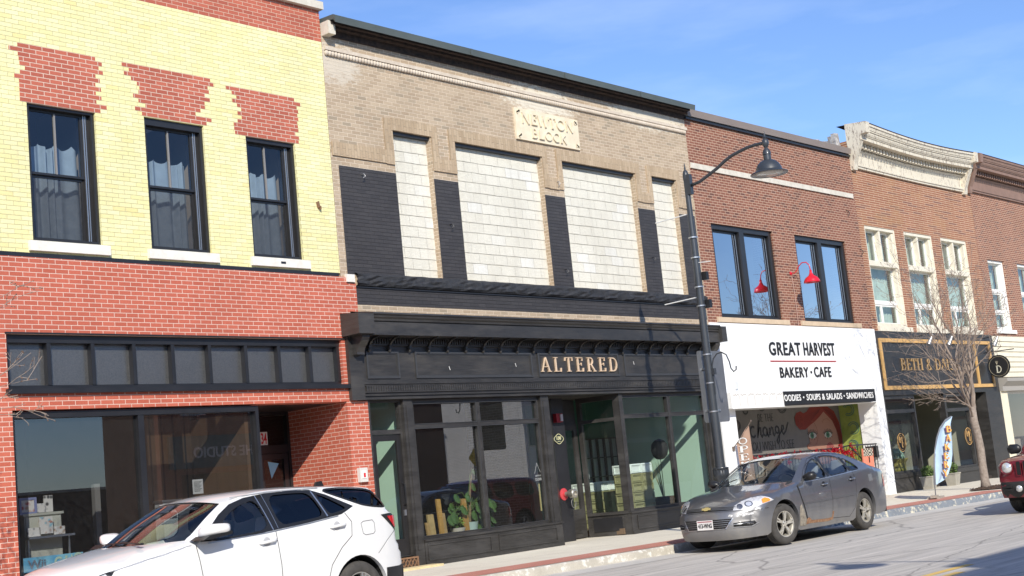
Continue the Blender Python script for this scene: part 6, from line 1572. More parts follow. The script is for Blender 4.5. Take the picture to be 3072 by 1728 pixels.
# ------------------------------------------------------------------ feather banner
t = wroot('feather_banner', (30.52, -3.35, .17), 'pale blue feather banner reading BAKERY standing at the kerb', 'banner')
m = MB()
pole = [(30.52, -3.35, .20), (30.56, -3.35, .5), (30.62, -3.35, 1.0), (30.78, -3.35, 1.5), (31.1, -3.35, 1.85), (31.55, -3.35, 2.03)]
L = [(30.60, .48), (30.59, .75), (30.61, 1.0), (30.68, 1.3), (30.82, 1.58), (31.05, 1.80), (31.32, 1.95), (31.62, 2.06)]
Rr = [(30.66, .49), (31.0, .52), (31.25, .62), (31.40, .85), (31.50, 1.15), (31.56, 1.5), (31.60, 1.8), (31.64, 2.06)]
L = [(30.56, .50), (30.60, .70), (30.64, .90), (30.72, 1.12), (30.82, 1.32), (31.0, 1.57), (31.25, 1.80), (31.62, 1.98), (31.97, 2.05)]
Rr = [(30.75, .51), (31.10, .58), (31.36, .72), (31.55, .93), (31.68, 1.16), (31.78, 1.42), (31.86, 1.69), (31.93, 1.90), (32.0, 2.06)]
rows = []
for (a, b), (c, d) in zip(L, Rr):
    rows.append([(a + (c - a) * i / 8, -3.35 + .03 * math.sin(i * .9 + b * 3), b + (d - b) * i / 8) for i in range(9)])
m.loft(rows, closed=False); m.build('cloth', plain('pale_blue_cloth', (.46, .62, .76), .8, var=.06), t, smooth='all')
m = MB(); m.tube([(30.515, -3.35, .19), (30.54, -3.35, .46)] + [(p[0] - .005, -3.35, p[1]) for p in L[1:]], .012, 6); m.build('pole', plain('pole_grey', (.10, .10, .11), .4), t)
m = MB(); ribbon(m, [(p[0] + .012, p[1]) for p in L], .04, -3.365, -3.345); m.build('pole_sleeve', plain('sleeve_grey', (.20, .22, .25), .7), t)
gy = plain('banner_yellow', (.80, .50, .12), .7); pk = plain('banner_outline', (.42, .12, .16), .7)
cen = [(31.60, 1.76), (31.50, 1.55), (31.39, 1.34), (31.27, 1.13), (31.20, .93), (31.08, .73)]
for i, ch in enumerate('BAKERY'):
    cx, cz = cen[i]
    for sc_, mt, dy in ((1.0, pk, 0.0), (.8, gy, -.012)):
        l = serif_text(ch, .006, 1.9 if sc_ == 1.0 else 1.1); a_ = min(v[0] for v in l.v); b_ = max(v[0] for v in l.v)
        l.v = [(cx + ((v[0] - a_) / (b_ - a_) - .5) * .27, -3.40 + dy + v[1], cz - .075 + v[2] * .155) for v in l.v]; l.build('letter', mt, t)
m = MB(); m.obox((30.52, -3.35, .2), (.28, .06, 0), (-.03, .13, 0), (0, 0, .03)); m.obox((30.3, -3.42, .24), (.12, .03, 0), (-.02, .07, 0), (0, 0, .03)); m.build('weight', rough_stone('grey_weight', (.25, .22, .18), (.45, .42, .36), 12, .02), t)

# ------------------------------------------------------------------ across the street (seen in the glass, and shading the road)
def opp(x0, x1, h, mat, lab, wins=True, shop=None, yb=-33.0, dy=0.0, side=None):
    t = wroot('opposite_building', ((x0 + x1) / 2, -21.6, .17), lab, 'building')
    m = MB(); hs = []
    n = max(2, int((x1 - x0) / 2.6))
    if wins: hs = [(x0 + (i + .5) * (x1 - x0) / n - .55, x0 + (i + .5) * (x1 - x0) / n + .55, 4.9, 7.0) for i in range(n)]
    w = MB(); wallgrid(w, x0, x1, 0, h, -21.6, -21.85, hs + ([(x0 + .8, x1 - .8, .8, 2.9)] if shop else [])); w.build('front_wall', mat, t)
    m.box(x0, x0 + .25, yb, -21.86, 0, h); m.box(x1 - .25, x1, yb, -21.86, 0, h); m.box(x0 + .26, x1 - .26, yb, yb + .25, 0, h); m.build('side_wall', side or mat, t)
    m = MB(); m.box(x0 + .26, x1 - .26, yb + .26, -21.86, h - .3, h - .15); m.build('roof', MATS['roof_membrane'], t)
    m = MB(); m.box(x0 - .02, x1 + .02, -21.87, -21.5, h, h + .14); m.build('coping', M_stone, t)
    for (a, b, c, d) in hs:
        m = MB(); frame_xz(m, a, b, c, d, .07, -21.82, -21.64); m.box(a + .07, b - .07, -21.8, -21.66, (c + d) / 2 - .03, (c + d) / 2 + .03); f = m.build('window', M_pw, t)
        m = MB(); m.quad((a, -21.74, c), (b, -21.74, c), (b, -21.74, d), (a, -21.74, d)); m.build('pane', plain('dark_pane', (.05, .06, .07), .1), f)
    if shop:
        m = MB(); m.box(x0 + .9, x1 - .9, -21.84, -21.8, .8, 2.9); m.build('shop_window', MATS['dark_pane'], t)
        m = MB(); m.box(x0 + .3, x1 - .3, -21.59, -21.5, 3.1, 4.2); m.build('shop_fascia', plain('fascia_' + lab[:5], shop, .7), t)
    t.location.y += dy
    return t
opp(-30, 7.3, 7.75, M_oppdark, 'long dark brick building behind the camera', shop=(.05, .05, .06))
opp(7.31, 20.0, 8.15, M_oppdark, 'dark brick building across the street behind the street lamp', shop=(.10, .11, .12))
o = opp(26.5, 38.0, 8.2, M_oppred, 'red brick building across the street with white windows and teal fascia', shop=(.04, .15, .17), yb=-25.0, side=M_oppdark)
l = text_mesh('THE STUDIO', .5, .03, bold=.01); l.v = [(30.6 - v[0], -21.49 - v[1], v[2] + 3.45) for v in l.v]; l.build('lettering', M_whp, o)
opp(45.0, 62.0, 7.6, M_oppwhite, 'white painted brick building across the street with a bare side wall', shop=(.2, .2, .2), yb=-26.5)
opp(41.0, 60.0, 8.0, M_oppdark, 'dark brown building set back behind the white brick one across the street', wins=False, dy=-10.4, yb=-27.0)
opp(62.2, 95.0, 8.4, M_oppred, 'far red brick row across the street', shop=(.06, .06, .06))
opp(18.0, 60.0, 3.4, M_oppdark, 'low dark building far behind the gap across the street', wins=False, dy=-26.0)
t = wroot('crossing_sign', (36.5, -18.6, .17), 'yellow diamond pedestrian sign across the street', 'sign')
m = MB(); m.tube([(36.5, -18.6, .17), (36.5, -18.6, 3.0)], .03, 8); m.build('post', M_galv, t)
m = MB(); m.prism([(36.5, 2.3), (36.85, 2.65), (36.5, 3.0), (36.15, 2.65)], -18.57, -18.56); m.build('plate', plain('sign_yellow', (.75, .50, .04), .5), t); t.location.x += 2.0
tt = bpy.data.objects['street_tree']; tc_ = tree_copy(tt); tc_.location = (21.7, -20.2, .17); tc_.scale = (.95, .95, 1.05); tag(tc_, 'bare street tree on the pavement across the street', 'tree', 'bare street trees along the kerb')

# ------------------------------------------------------------------ vehicles
def spl(knots):
    """monotone cubic interpolation through (x, y) knots"""
    xs = [k[0] for k in knots]; ys = [k[1] for k in knots]; n = len(xs)
    d = [(ys[i + 1] - ys[i]) / (xs[i + 1] - xs[i]) for i in range(n - 1)]
    mm = [d[0]] + [0 if d[i - 1] * d[i] <= 0 else 2 * d[i - 1] * d[i] / (d[i - 1] + d[i]) for i in range(1, n - 1)] + [d[-1]]
    def f(x):
        if x <= xs[0]: return ys[0]
        if x >= xs[-1]: return ys[-1]
        i = max(j for j in range(n) if xs[j] <= x); i = min(i, n - 2); h = xs[i + 1] - xs[i]; t = (x - xs[i]) / h
        return (2 * t ** 3 - 3 * t * t + 1) * ys[i] + (t ** 3 - 2 * t * t + t) * h * mm[i] + (-2 * t ** 3 + 3 * t * t) * ys[i + 1] + (t ** 3 - t * t) * h * mm[i + 1]
    return f

def pip(p, poly):
    x, y = p; c = False; j = len(poly) - 1
    for i in range(len(poly)):
        if (poly[i][1] > y) != (poly[j][1] > y) and x < (poly[j][0] - poly[i][0]) * (y - poly[i][1]) / (poly[j][1] - poly[i][1]) + poly[i][0]: c = not c
        j = i
    return c

def cdt(outer, holes=(), step=.04):
    """triangulate a 2-D region with interior grid points"""
    pts = []; edges = []
    def ring(poly):
        n0 = len(pts); k = len(poly)
        pts.extend(Vector(p) for p in poly); edges.extend((n0 + i, n0 + (i + 1) % k) for i in range(k))
    ring(outer)
    for h in holes: ring(h)
    bp = [Vector(p) for p in outer] + [Vector(p) for h in holes for p in h]
    x0, x1 = min(p[0] for p in outer), max(p[0] for p in outer); z0, z1 = min(p[1] for p in outer), max(p[1] for p in outer)
    x = x0 + step * .5; r = 0
    while x < x1:
        z = z0 + step * (.5 if r % 2 else .25)
        while z < z1:
            q = (x, z)
            if pip(q, outer) and not any(pip(q, h) for h in holes) and min((b - Vector(q)).length_squared for b in bp) > (step * .45) ** 2: pts.append(Vector(q))
            z += step
        x += step * .87; r += 1
    vs, _, fs, _, _, _ = geometry.delaunay_2d_cdt(pts, edges, [], 0, 1e-6)
    out = []
    for f in fs:
        c = sum((vs[i] for i in f), Vector((0, 0))) / len(f)
        if pip(c, outer) and not any(pip(c, h) for h in holes): out.append(tuple(f))
    return [tuple(v) for v in vs], out

def resample(poly, step, closed=True):
    out = []; n = len(poly)
    for i in range(n if closed else n - 1):
        a, b = Vector(poly[i]), Vector(poly[(i + 1) % n]); k = max(1, int(math.ceil((b - a).length / step)))
        out += [tuple(a.lerp(b, j / k)) for j in range(k)]
    if not closed: out.append(tuple(poly[-1]))
    return out

def smooth_poly(poly, it=2):
    for _ in range(it):
        q = []
        for i in range(len(poly)):
            a, b = poly[i], poly[(i + 1) % len(poly)]
            q += [(a[0] * .8 + b[0] * .2, a[1] * .8 + b[1] * .2), (a[0] * .2 + b[0] * .8, a[1] * .2 + b[1] * .8)]
        poly = q
    return poly

class Car:
    """local frame: u from the front bumper backwards, y across (driver side negative), z up"""
    def __init__(s, name, x0, yc, z0, label, paint, **k):
        s.__dict__.update(k); s.paint = paint
        s.root = empty(name, (x0, yc, z0)); tag(s.root, label, 'car')
        s.Wf = spl(s.plan); s.belt = spl(s.beltk)
        s.body()
    def hw(s, u, z):
        W = s.Wf(u); zm = .55; zb = s.belt(u); zt = s.topz(u)
        if z < zm: y = W * (1 - .075 * ((zm - z) / zm) ** 2 * 2)
        elif z < zb: y = W * (1 - .035 * ((z - zm) / max(.05, zb - zm)) ** 2)
        else: y = W * .965 - (z - zb) * s.tumble - .25 * (z - zb) ** 2
        d = zt - z; r = s.rnd(u)
        if d < r:
            q = min(1.0, max(0, 1 - d / r)); y -= r * .85 * (1 - math.sqrt(max(0, 1 - q * q)))
        return max(.05, y)
    def rnd(s, u): return .05 if u < s.cab[0] or u > s.cab[1] else .022
    def topz(s, u): return s._topf(u)
    def body(s):
        st = s.stations       # [(eu, ez), (cu, cz), n]
        E = []; Cc = []; N = []; key = []
        for i in range(len(st) - 1):
            (a, b, n0), (c, d, n1) = st[i][:3], st[i + 1][:3]
            k = max(2, int(math.ceil(max((Vector(a) - Vector(c)).length, (Vector(b) - Vector(d)).length) / .06)))
            key.append(len(E))
            def cr(idx, which, t):
                P = [Vector(st[min(max(idx + j, 0), len(st) - 1)][which]) for j in (-1, 0, 1, 2)]
                sh = getattr(s, 'sharp', ())
                if idx in sh: P[0] = P[1] * 2 - P[2]
                if idx + 1 in sh: P[3] = P[2] * 2 - P[1]
                return .5 * ((2 * P[1]) + (-P[0] + P[2]) * t + (2 * P[0] - 5 * P[1] + 4 * P[2] - P[3]) * t * t + (-P[0] + 3 * P[1] - 3 * P[2] + P[3]) * t ** 3)
            for j in range(k):
                t = j / k; E.append(cr(i, 0, t)); Cc.append(cr(i, 1, t)); N.append(n0 + (n1 - n0) * t)
        key.append(len(E)); E.append(Vector(st[-1][0])); Cc.append(Vector(st[-1][1])); N.append(st[-1][2])
        s.key = key
        # top height over u along the edge chain, for the shoulder rounding
        tops = {}
        for e in E:
            b = round(e.x, 2); tops[b] = max(tops.get(b, 0), e.y)
        ch = [tuple(e) for e in E]
        def topf(u):
            z = 0.0
            for (a, b), (c, d) in zip(ch, ch[1:]):
                if min(a, c) <= u <= max(a, c): z = max(z, b, d) if abs(c - a) < 1e-6 else max(z, b + (d - b) * (u - a) / (c - a))
            return z or 2.0
        s._topf = topf
        T = [0, .12, .24, .36, .48, .58, .67, .75, .82, .88, .925, .96, .985, 1.0]
        ti = lambda v: T.index(v)
        NT_ = len(T)
        def P(i, t):
            e, c, n = E[i], Cc[i], N[i]; ye = s.hw(e.x, e.y); w = t ** n
            w2 = 1 - (1 - w) ** 1.0
            return (c.x + (e.x - c.x) * w2, ye * t, c.y + (e.y - c.y) * w2)
        glassy = getattr(s, 'glass_spans', {})
        bodym = MB(); panes = {}
        grid = [[P(i, t) for t in T] for i in range(len(E))]
        s.grid = grid
        def cell(mb, i, j, sg, off=0.0):
            q = [grid[i][j], grid[i][j + 1], grid[i + 1][j + 1], grid[i + 1][j]]
            q = [(a, sg * b, c - off) for a, b, c in q]
            mb.quad(*(q if sg > 0 else q[::-1]))
        for i in range(len(E) - 1):
            for j in range(NT_ - 1):
                gname = None
                for nm, (k0, k1, tmax) in glassy.items():
                    if key[k0] <= i < key[k1] and T[j + 1] <= tmax + 1e-6: gname = nm
                for sg in (1, -1):
                    if gname: cell(panes.setdefault(gname, MB()), i, j, sg, .012)
                    else: cell(bodym, i, j, sg)
        # side skins
        chain = [tuple(e) for e in E]
        lower = s.lower            # from rear bottom to front bottom, (u, z) with arches
        outer = chain + lower
        holes = [resample(smooth_poly(h, 2), .04) for h in s.windows]
        vs, fs = cdt(outer, holes, .055)
        s.side_tri = (vs, fs)
        for sg in (-1, 1):
            P3 = [(u, sg * s.hw(u, z), z) for u, z in vs]
            bodym.add(P3, [f if sg < 0 else f[::-1] for f in fs])
            # return flanges round arches and sills
            for i in range(len(lower) - 1):
                a, b = lower[i], lower[i + 1]; ya, yb = s.hw(*a), s.hw(*b)
                bodym.quad((a[0], sg * ya, a[1]), (b[0], sg * yb, b[1]), (b[0], sg * (yb - .06), b[1]), (a[0], sg * (ya - .06), a[1]))
        b = bodym.build('body', s.paint, s.root, smooth='all', weld=True)
        sharp_by_angle(b.data, 42)
        s.bodyo = b
        bm = bmesh.new(); bm.from_mesh(b.data); s.bvh = BVHTree.FromBMesh(bm); bm.free()
        for nm, mb in panes.items(): mb.build(nm, s.wsglass if nm == 'windscreen' else s.rearglass, s.root, smooth='all', weld=True)
        names = s.window_names
        for h, nm, mt in zip(s.windows, names, s.window_mats):
            hh = resample(smooth_poly(h, 2), .04)
            for sg in (-1, 1):
                v2, f2 = cdt(hh, (), .12); mb = MB(); mb.add([(u, sg * (s.hw(u, z) - .014), z) for u, z in v2], [f if sg < 0 else f[::-1] for f in f2]); g = mb.build(nm, mt, s.root, smooth='all')
                mb = MB(); mm2 = MB(); ribbon(mm2, hh, .022, 0, 0, closed=True)
                mb.add([(v[0], sg * (s.hw(v[0], v[2]) + .002), v[2]) for v in mm2.v[0::4] + mm2.v[1::4]], []); n = len(hh)
                mb.f = [(i, (i + 1) % n, n + (i + 1) % n, n + i) if sg > 0 else (n + i, n + (i + 1) % n, (i + 1) % n, i) for i in range(n)]
                mb.build('window_seal', M_trimblk, g)
        # dark under body and wheel wells
        m = MB(); L = s.length; w = s.halfw - .12
        m.box(.35, s.wheels[0] - .38, -w * .7, w * .7, .20, .55); m.box(s.wheels[0] + .38, s.wheels[1] - .38, -w, w, .19, .45); m.box(s.wheels[1] + .38, L - .25, -w, w, .25, .55)
        m.box(s.wheels[0] - .381, s.wheels[0] + .381, -w + .22, w - .22, .30, .6); m.box(s.wheels[1] - .381, s.wheels[1] + .381, -w + .22, w - .22, .30, .6)
        for wu in s.wheels:
            R_ = s.archr + .012
            for sg in (1, -1):
                m.loft([[(wu + R_ * math.cos(R(a)), sg * (min(s.hw(wu + R_ * math.cos(R(a)), s.wr + R_ * math.sin(R(a))) - .02, s.halfw) if k_ else s.halfw - .32), s.wr + R_ * math.sin(R(a))) for a in range(-15, 196, 10)] for k_ in (1, 0)], closed=False)
                y = sg * (s.halfw - .32); m.prism([(wu + R_ * math.cos(R(a)), s.wr + R_ * math.sin(R(a))) for a in range(-25, 206, 21)], y, y - sg * .01)
        m.build('underbody', M_under, s.root)
        s.make_wheels()
    def line(s, name, pts, w=.007, off=.0015, mat=None, sides=(-1, 1), closed=False, parent=None):
        pts = resample(pts, .05, closed); 
        for sg in sides:
            mm2 = MB(); ribbon(mm2, pts, w, 0, 0, closed=closed); A, B = mm2.v[0::4], mm2.v[1::4]; n = len(pts); mb = MB()
            mb.add([(v[0], sg * (s.hw(v[0], v[2]) + off), v[2]) for v in A + B], [(i, (i + 1) % n, n + (i + 1) % n, n + i) if sg > 0 else (n + i, n + (i + 1) % n, (i + 1) % n, i) for i in range(n if closed else n - 1)])
            o = mb.build(name, mat or M_under, parent or s.root)
        return o
    def patch(s, name, poly, off=.003, mat=None, sides=(-1,), parent=None, step=.05, holes=()):
        for sg in sides:
            v2, f2 = cdt(resample(poly, step), holes, step); mb = MB(); mb.add([(u, sg * (s.hw(u, z) + off), z) for u, z in v2], [f if sg < 0 else f[::-1] for f in f2]); o = mb.build(name, mat, parent or s.root, smooth='all')
        return o
    def decal(s, name, poly, org, ax, ay, d, mat, off=.004, step=.035, parent=None, rim=0.0, mirror=False):
        """polygon (a, b) on a plane org + a*ax + b*ay, pressed onto the body along d"""
        org, ax, ay, d = Vector(org), Vector(ax), Vector(ay), Vector(d).normalized()
        v2, f2 = cdt(resample(poly, step), (), step); pts = []; last = None
        for a, b in v2:
            o = org + ax * a + ay * b; h, nrm, _, _ = s.bvh.ray_cast(o - d * 2.0, d)
            if h is None: h = last or o; nrm = -d
            if nrm.dot(d) > 0: nrm = -nrm
            last = h; pts.append(h + nrm * off)
        outs = []
        for sg in ((1, -1) if mirror else (1,)):
            mb = MB(); P_ = [Vector((p.x, p.y * sg, p.z)) for p in pts]; mb.add(P_, f2)
            if f2:
                n_ = (P_[f2[0][1]] - P_[f2[0][0]]).cross(P_[f2[0][2]] - P_[f2[0][0]]); dd = Vector((d.x, d.y * sg, d.z))
                if n_.dot(dd) > 0: mb.f = [f[::-1] for f in mb.f]
            outs.append(mb.build(name, mat, parent or s.root, smooth='all'))
        return outs[0]
    def make_wheels(s):
        R_, w = s.wr, .22
        proto = None
        for wu in s.wheels:
            for sg in (-1, 1):
                wh = empty('wheel', (wu, sg * (s.halfw - w / 2 - .03), R_), s.root, rz=0 if sg < 0 else PI)
                if wu == s.wheels[0] and getattr(s, 'steer', 0): wh.rotation_euler[2] += s.steer
                if proto is None:
                    m = MB(); rr = s.rimr
                    prof = [(rr - .01, -.09), (rr + .012, -.108), (rr + .04, -.115), (R_ - .03, -.108), (R_ - .010, -.092), (R_, -.07)]
                    for g in (-.045, -.015, .015, .045): prof += [(R_, g - .008), (R_ - .010, g - .006), (R_ - .010, g + .004), (R_, g + .006)]
                    prof += [(R_, .07), (R_ - .03, .105), (rr, .10)]
                    m.lathe(prof, (0, 0, 0), 48, 'y', cap=False); ty = m.build('tyre', M_tyredirt, wh, smooth=True)
                    m = MB(); m.lathe([(rr - .012, -.095), (rr + .008, -.10), (rr + .006, -.085), (rr - .02, -.07), (rr - .035, -.02), (rr - .03, .08)], (0, 0, 0), 40, 'y', cap=False)
                    ns = s.spokes
                    for k in range(ns):
                        a = 2 * PI * k / ns + .2
                        for da in ((-.13, .13) if s.twin else (0,)):
                            c0, c1 = a + da * .35, a + da
                            p = [Vector((.05 * math.cos(c0), -.075, .05 * math.sin(c0))), Vector((rr * .6 * math.cos((c0 + c1) / 2), -.088, rr * .6 * math.sin((c0 + c1) / 2))), Vector(((rr - .01) * math.cos(c1), -.083, (rr - .01) * math.sin(c1)))]
                            for q0, q1, wd in ((p[0], p[1], .026), (p[1], p[2], .022)):
                                dv = q1 - q0; sd = Vector((-dv.z, 0, dv.x)).normalized() * wd * (.6 if s.twin else 1.25); m.obox((q0 + q1) / 2, dv * .52, Vector((0, .014, 0)), sd)
                    m.lathe([(0, -.098), (.035, -.096), (.06, -.085), (.065, -.05)], (0, 0, 0), 20, 'y')
                    rim = m.build('rim', s.rimmat, wh, smooth=True)
                    m = MB()
                    for k in range(5): a = 2 * PI * k / 5 + .5; m.lathe([(0, -.1), (.008, -.1), (.009, -.085)], (.045 * math.cos(a), 0, .045 * math.sin(a)), 8, 'y')
                    m.lathe([(rr - .03, .0), (0, .0)], (0, 0, 0), 24, 'y'); bd = m.build('brake_disc', plain('brake_dark', (.05, .045, .04), .6, .3), wh)
                    proto = (ty, rim, bd)
                else:
                    for o in proto:
                        c = o.copy(); COL.objects.link(c); c.parent = wh
    def seat(s, u, y, mat, head=True, h=.62, zb=.30):
        m = MB()
        def rb(c, hx, hy, hz, tilt=0):
            M_ = Matrix.Translation(c) @ Matrix.Rotation(tilt, 4, 'Y'); q = MB()
            rs = []
            for t, f in ((-1, .72), (-.85, .93), (-.5, 1), (.5, 1), (.85, .93), (1, .72)):
                rs.append([(hx * f * math.copysign(abs(math.cos(a)) ** .5, math.cos(a)), hy * f * math.copysign(abs(math.sin(a)) ** .5, math.sin(a)), hz * t) for a in [2 * PI * k / 16 for k in range(16)]])
            q.loft(rs, cap=True); q.xf(M_); m.add(q.v, q.f)
        rb((u - .22, y, zb + .1), .27, .25, .09); rb((u + .08, y, zb + .12 + h / 2), .09, .25, h / 2, .22)
        if head: rb((u + .20, y, zb + .28 + h), .055, .14, .10, .18)
        return m.build('seat', mat, s.root, smooth='all')
    def cabin(s, u0, u1, zf, dashu, seats, seatmat, wheel_u, zw, yoff=-.38):
        m = MB(); w = s.halfw - .16; m.box(u0, u1, -w, w, .22, zf); m.build('cabin_floor', M_dash, s.root)
        m = MB(); m.prism([(dashu - .45, zw - .28), (dashu - .42, zw - .02), (dashu - .1, zw + .05), (dashu + .08, zw - .02), (dashu + .1, zw - .3)], -w, w); m.build('dashboard', M_dash, s.root)
        m = MB(); c = Vector((wheel_u, yoff, zw)); pts = []
        for k in range(20):
            a = 2 * PI * k / 20; pts.append(c + Vector((-.07 * math.sin(a) * 1.0, .19 * math.cos(a), .17 * math.sin(a))))
        m.tube(pts, .014, 8, closed=True); m.tube([c, c + Vector((-.2, 0, -.08))], .02, 6); m.tube([pts[0], c, pts[10]], .014, 6); m.build('steering_wheel', M_trimblk, s.root)
        for (u, y, h) in seats: s.seat(u, y, seatmat, h=h)

# ---- grey sedan
M_sedan = car_paint('dusty_grey_paint', (0.17, 0.175, 0.19), .6, .28, 1.0, dirt=(.26, .24, .21), dz=(.85, .10), dirtamt=.75)
def arch(cu, cz, r, a0, a1, n=16): return [(cu + r * math.cos(R(a0 + (a1 - a0) * i / n)), cz + r * math.sin(R(a0 + (a1 - a0) * i / n))) for i in range(n + 1)]
sed = dict(
    cab=(1.7, 4.2), length=5.06, halfw=.925, tumble=.40, wheels=(1.03, 3.83), wr=.335, rimr=.215, archr=.40, spokes=5, twin=True, rimmat=M_rimc, steer=R(-10),
    plan=[(.18, .62), (.30, .735), (.5, .835), (.8, .895), (1.3, .925), (2.4, .925), (3.8, .925), (4.4, .895), (4.75, .84), (4.95, .75), (5.06, .6)],
    beltk=[(0, 1.2), (1.3, 1.05), (1.6, .985), (2.6, 1.01), (3.7, 1.07), (4.2, 1.10), (5, 1.2)],
    stations=[
        ((.42, .20), (.06, .18), 3.2), ((.34, .30), (-.01, .30), 3.2), ((.30, .45), (-.02, .48), 3.0), ((.33, .58), (0.0, .58), 2.8), ((.42, .67), (.02, .63), 2.6),
        ((.56, .785), (.07, .70), 2.4), ((.80, .855), (.30, .81), 2.4), ((1.05, .905), (.65, .90), 2.6), ((1.35, .945), (1.05, .97), 2.8), ((1.58, .975), (1.28, 1.01), 3.0),
        ((1.66, .995), (1.34, 1.02), 2.6), ((2.02, 1.20), (1.80, 1.25), 2.4), ((2.32, 1.36), (2.18, 1.415), 2.4),
        ((2.60, 1.425), (2.50, 1.465), 2.6), ((2.95, 1.45), (2.95, 1.485), 2.6), ((3.30, 1.425), (3.35, 1.465), 2.6),
        ((3.55, 1.375), (3.60, 1.42), 2.5), ((3.90, 1.26), (4.0, 1.28), 2.5), ((4.28, 1.135), (4.38, 1.15), 2.8),
        ((4.50, 1.09), (4.55, 1.13), 2.8), ((4.78, 1.045), (4.88, 1.10), 2.6), ((4.88, .98), (5.02, 1.05), 2.6), ((4.90, .75), (5.04, .80), 2.8), ((4.93, .55), (5.08, .60), 3.0), ((4.90, .36), (5.06, .38), 3.0), ((4.80, .27), (4.98, .26), 3.0)],
    glass_spans={'windscreen': (10, 12, .88), 'rear_window': (16, 18, .88)}, sharp=(10, 12, 16, 18),
    lower=[(4.5, .24)] + arch(3.83, .335, .405, -14, 194, 20) + [(3.35, .20), (2.5, .19), (1.5, .19)] + arch(1.03, .335, .405, -16, 194, 20) + [(.56, .20)],
    windows=[[(1.78, .985), (1.93, 1.12), (2.12, 1.25), (2.34, 1.335), (2.50, 1.362), (2.60, 1.02), (2.2, 1.0)],
             [(2.66, 1.025), (2.60, 1.375), (2.85, 1.388), (3.10, 1.37), (3.27, 1.33), (3.40, 1.07), (3.0, 1.045)],
             [(3.47, 1.075), (3.355, 1.33), (3.62, 1.22), (3.78, 1.10), (3.65, 1.085)]],
    window_names=['side_window', 'side_window', 'quarter_window'], wsglass=M_cglass, rearglass=M_cglass, window_mats=[M_cglass] * 3)
S = Car('grey_sedan', 19.08, -4.63, .045, 'dusty grey four-door sedan with dented front fender and rusty sills, plate 413-WHG', M_sedan, **sed)
S.line('door_gap', [(1.54, .95), (1.58, .70), (1.66, .42), (1.70, .30), (2.4, .27), (2.55, .29), (2.615, .60), (2.63, .98)])
S.line('door_gap', [(2.615, .60), (2.63, .98)]); S.line('door_gap', [(2.60, .30), (3.2, .28), (3.40, .42), (3.52, .70), (3.56, .92), (3.50, 1.06)])
S.line('fender_split', [(1.50, .93), (1.53, .86), (1.58, .70), (1.64, .52), (1.70, .36)], w=.03, off=.003, sides=(-1,))
S.line('rub_strip', [(1.62, .62), (2.60, .635)], w=.03, off=.008, mat=plain('rub_strip_grey', (.09, .09, .095), .5)); S.line('rub_strip', [(2.64, .637), (3.50, .655)], w=.03, off=.008, mat=MATS['rub_strip_grey'])
S.line('belt_trim', [(1.72, .975), (2.6, 1.005), (3.7, 1.07)], w=.014, off=.004, mat=M_alum)
S.line('roof_drip', [(1.70, 1.0), (2.0, 1.205), (2.30, 1.365), (2.6, 1.415), (2.95, 1.43), (3.3, 1.41), (3.55, 1.36), (3.9, 1.24)], w=.012, off=.003, mat=plain('dark_seal_line', (.05, .052, .06), .4))
S.patch('door_pillar', [(2.585, 1.02), (2.675, 1.025), (2.605, 1.39), (2.52, 1.375)], .0035, M_trimblk, sides=(-1, 1)); S.patch('door_pillar', [(3.405, 1.07), (3.465, 1.075), (3.35, 1.33), (3.28, 1.34)], .0035, M_trimblk, sides=(-1, 1))
for sg in (-1, 1):
    for u, z in ((2.40, .895), (3.40, .925)):
        y = S.hw(u, z); m = MB(); m.tube([(u - .10, sg * (y + .005), z - .005), (u - .07, sg * (y + .035), z), (u + .07, sg * (y + .038), z + .008), (u + .10, sg * (y + .005), z + .01)], [.014, .015, .015, .012], 8); m.build('door_handle', M_sedan, S.root, smooth='all')
        m = MB(); m.lathe([(0, 0), (.05, .002), (.055, .006)], (u, 0, z), 14, 'y'); m.v = [(v[0], sg * (y + .006 - v[1]), v[2]) for v in m.v]; m.build('handle_cup', M_trimblk, S.root)
    m = MB(); rs = []
    for t, rx, rz in ((0, .03, .03), (.05, .06, .055), (.12, .10, .075), (.19, .09, .07), (.225, .04, .04)):
        rs.append([(1.72 + .10 + t * .1 + rx * math.cos(a), sg * (.86 + t), 1.055 + t * .1 + rz * math.sin(a)) for a in [2 * PI * k / 14 for k in range(14)]])
    m.loft(rs, cap=True); m.build('wing_mirror', M_trimblk, S.root, smooth='all', fixn=True)
ey, ez = Vector((0, 1, 0)), Vector((0, 0, 1))
# front face, drawn in (y, z) and pressed on from the front
S.decal('upper_grille', [(-.58, .655), (-.54, .70), (0, .735), (.54, .70), (.58, .655), (.50, .645), (0, .655), (-.50, .645)], (0, 0, 0), ey, ez, (1, 0, 0), M_trimblk, .005)
for k in range(3):
    z = .667 + k * .018; S.decal('grille_bar', [(-.54, z), (0, z + .012), (.54, z), (.54, z + .006), (0, z + .019), (-.54, z + .006)], (0, 0, 0), ey, ez, (1, 0, 0), M_galv, .010, .05)
S.decal('grille_surround', [(-.60, .636), (0, .645), (.60, .636), (.60, .644), (0, .654), (-.60, .644)], (0, 0, 0), ey, ez, (1, 0, 0), M_sedan, .012, .05)
m = MB(); bw = [(-.095, -.013), (-.045, -.013), (-.04, -.024), (.03, -.024), (.036, -.013), (.08, -.013), (.10, .013), (.05, .013), (.045, .024), (-.03, .024), (-.036, .013), (-.075, .013)]
S.decal('emblem', [(a, .692 + b) for a, b in bw], (0, 0, 0), ey, ez, (1, 0, 0), plain('pale_gold_emblem', (.62, .50, .20), .35, .5), .018, .02)
S.decal('lower_grille', [(-.46, .525), (.46, .525), (.36, .375), (-.36, .375)], (0, 0, 0), ey, ez, (1, 0, 0), M_under, .005)
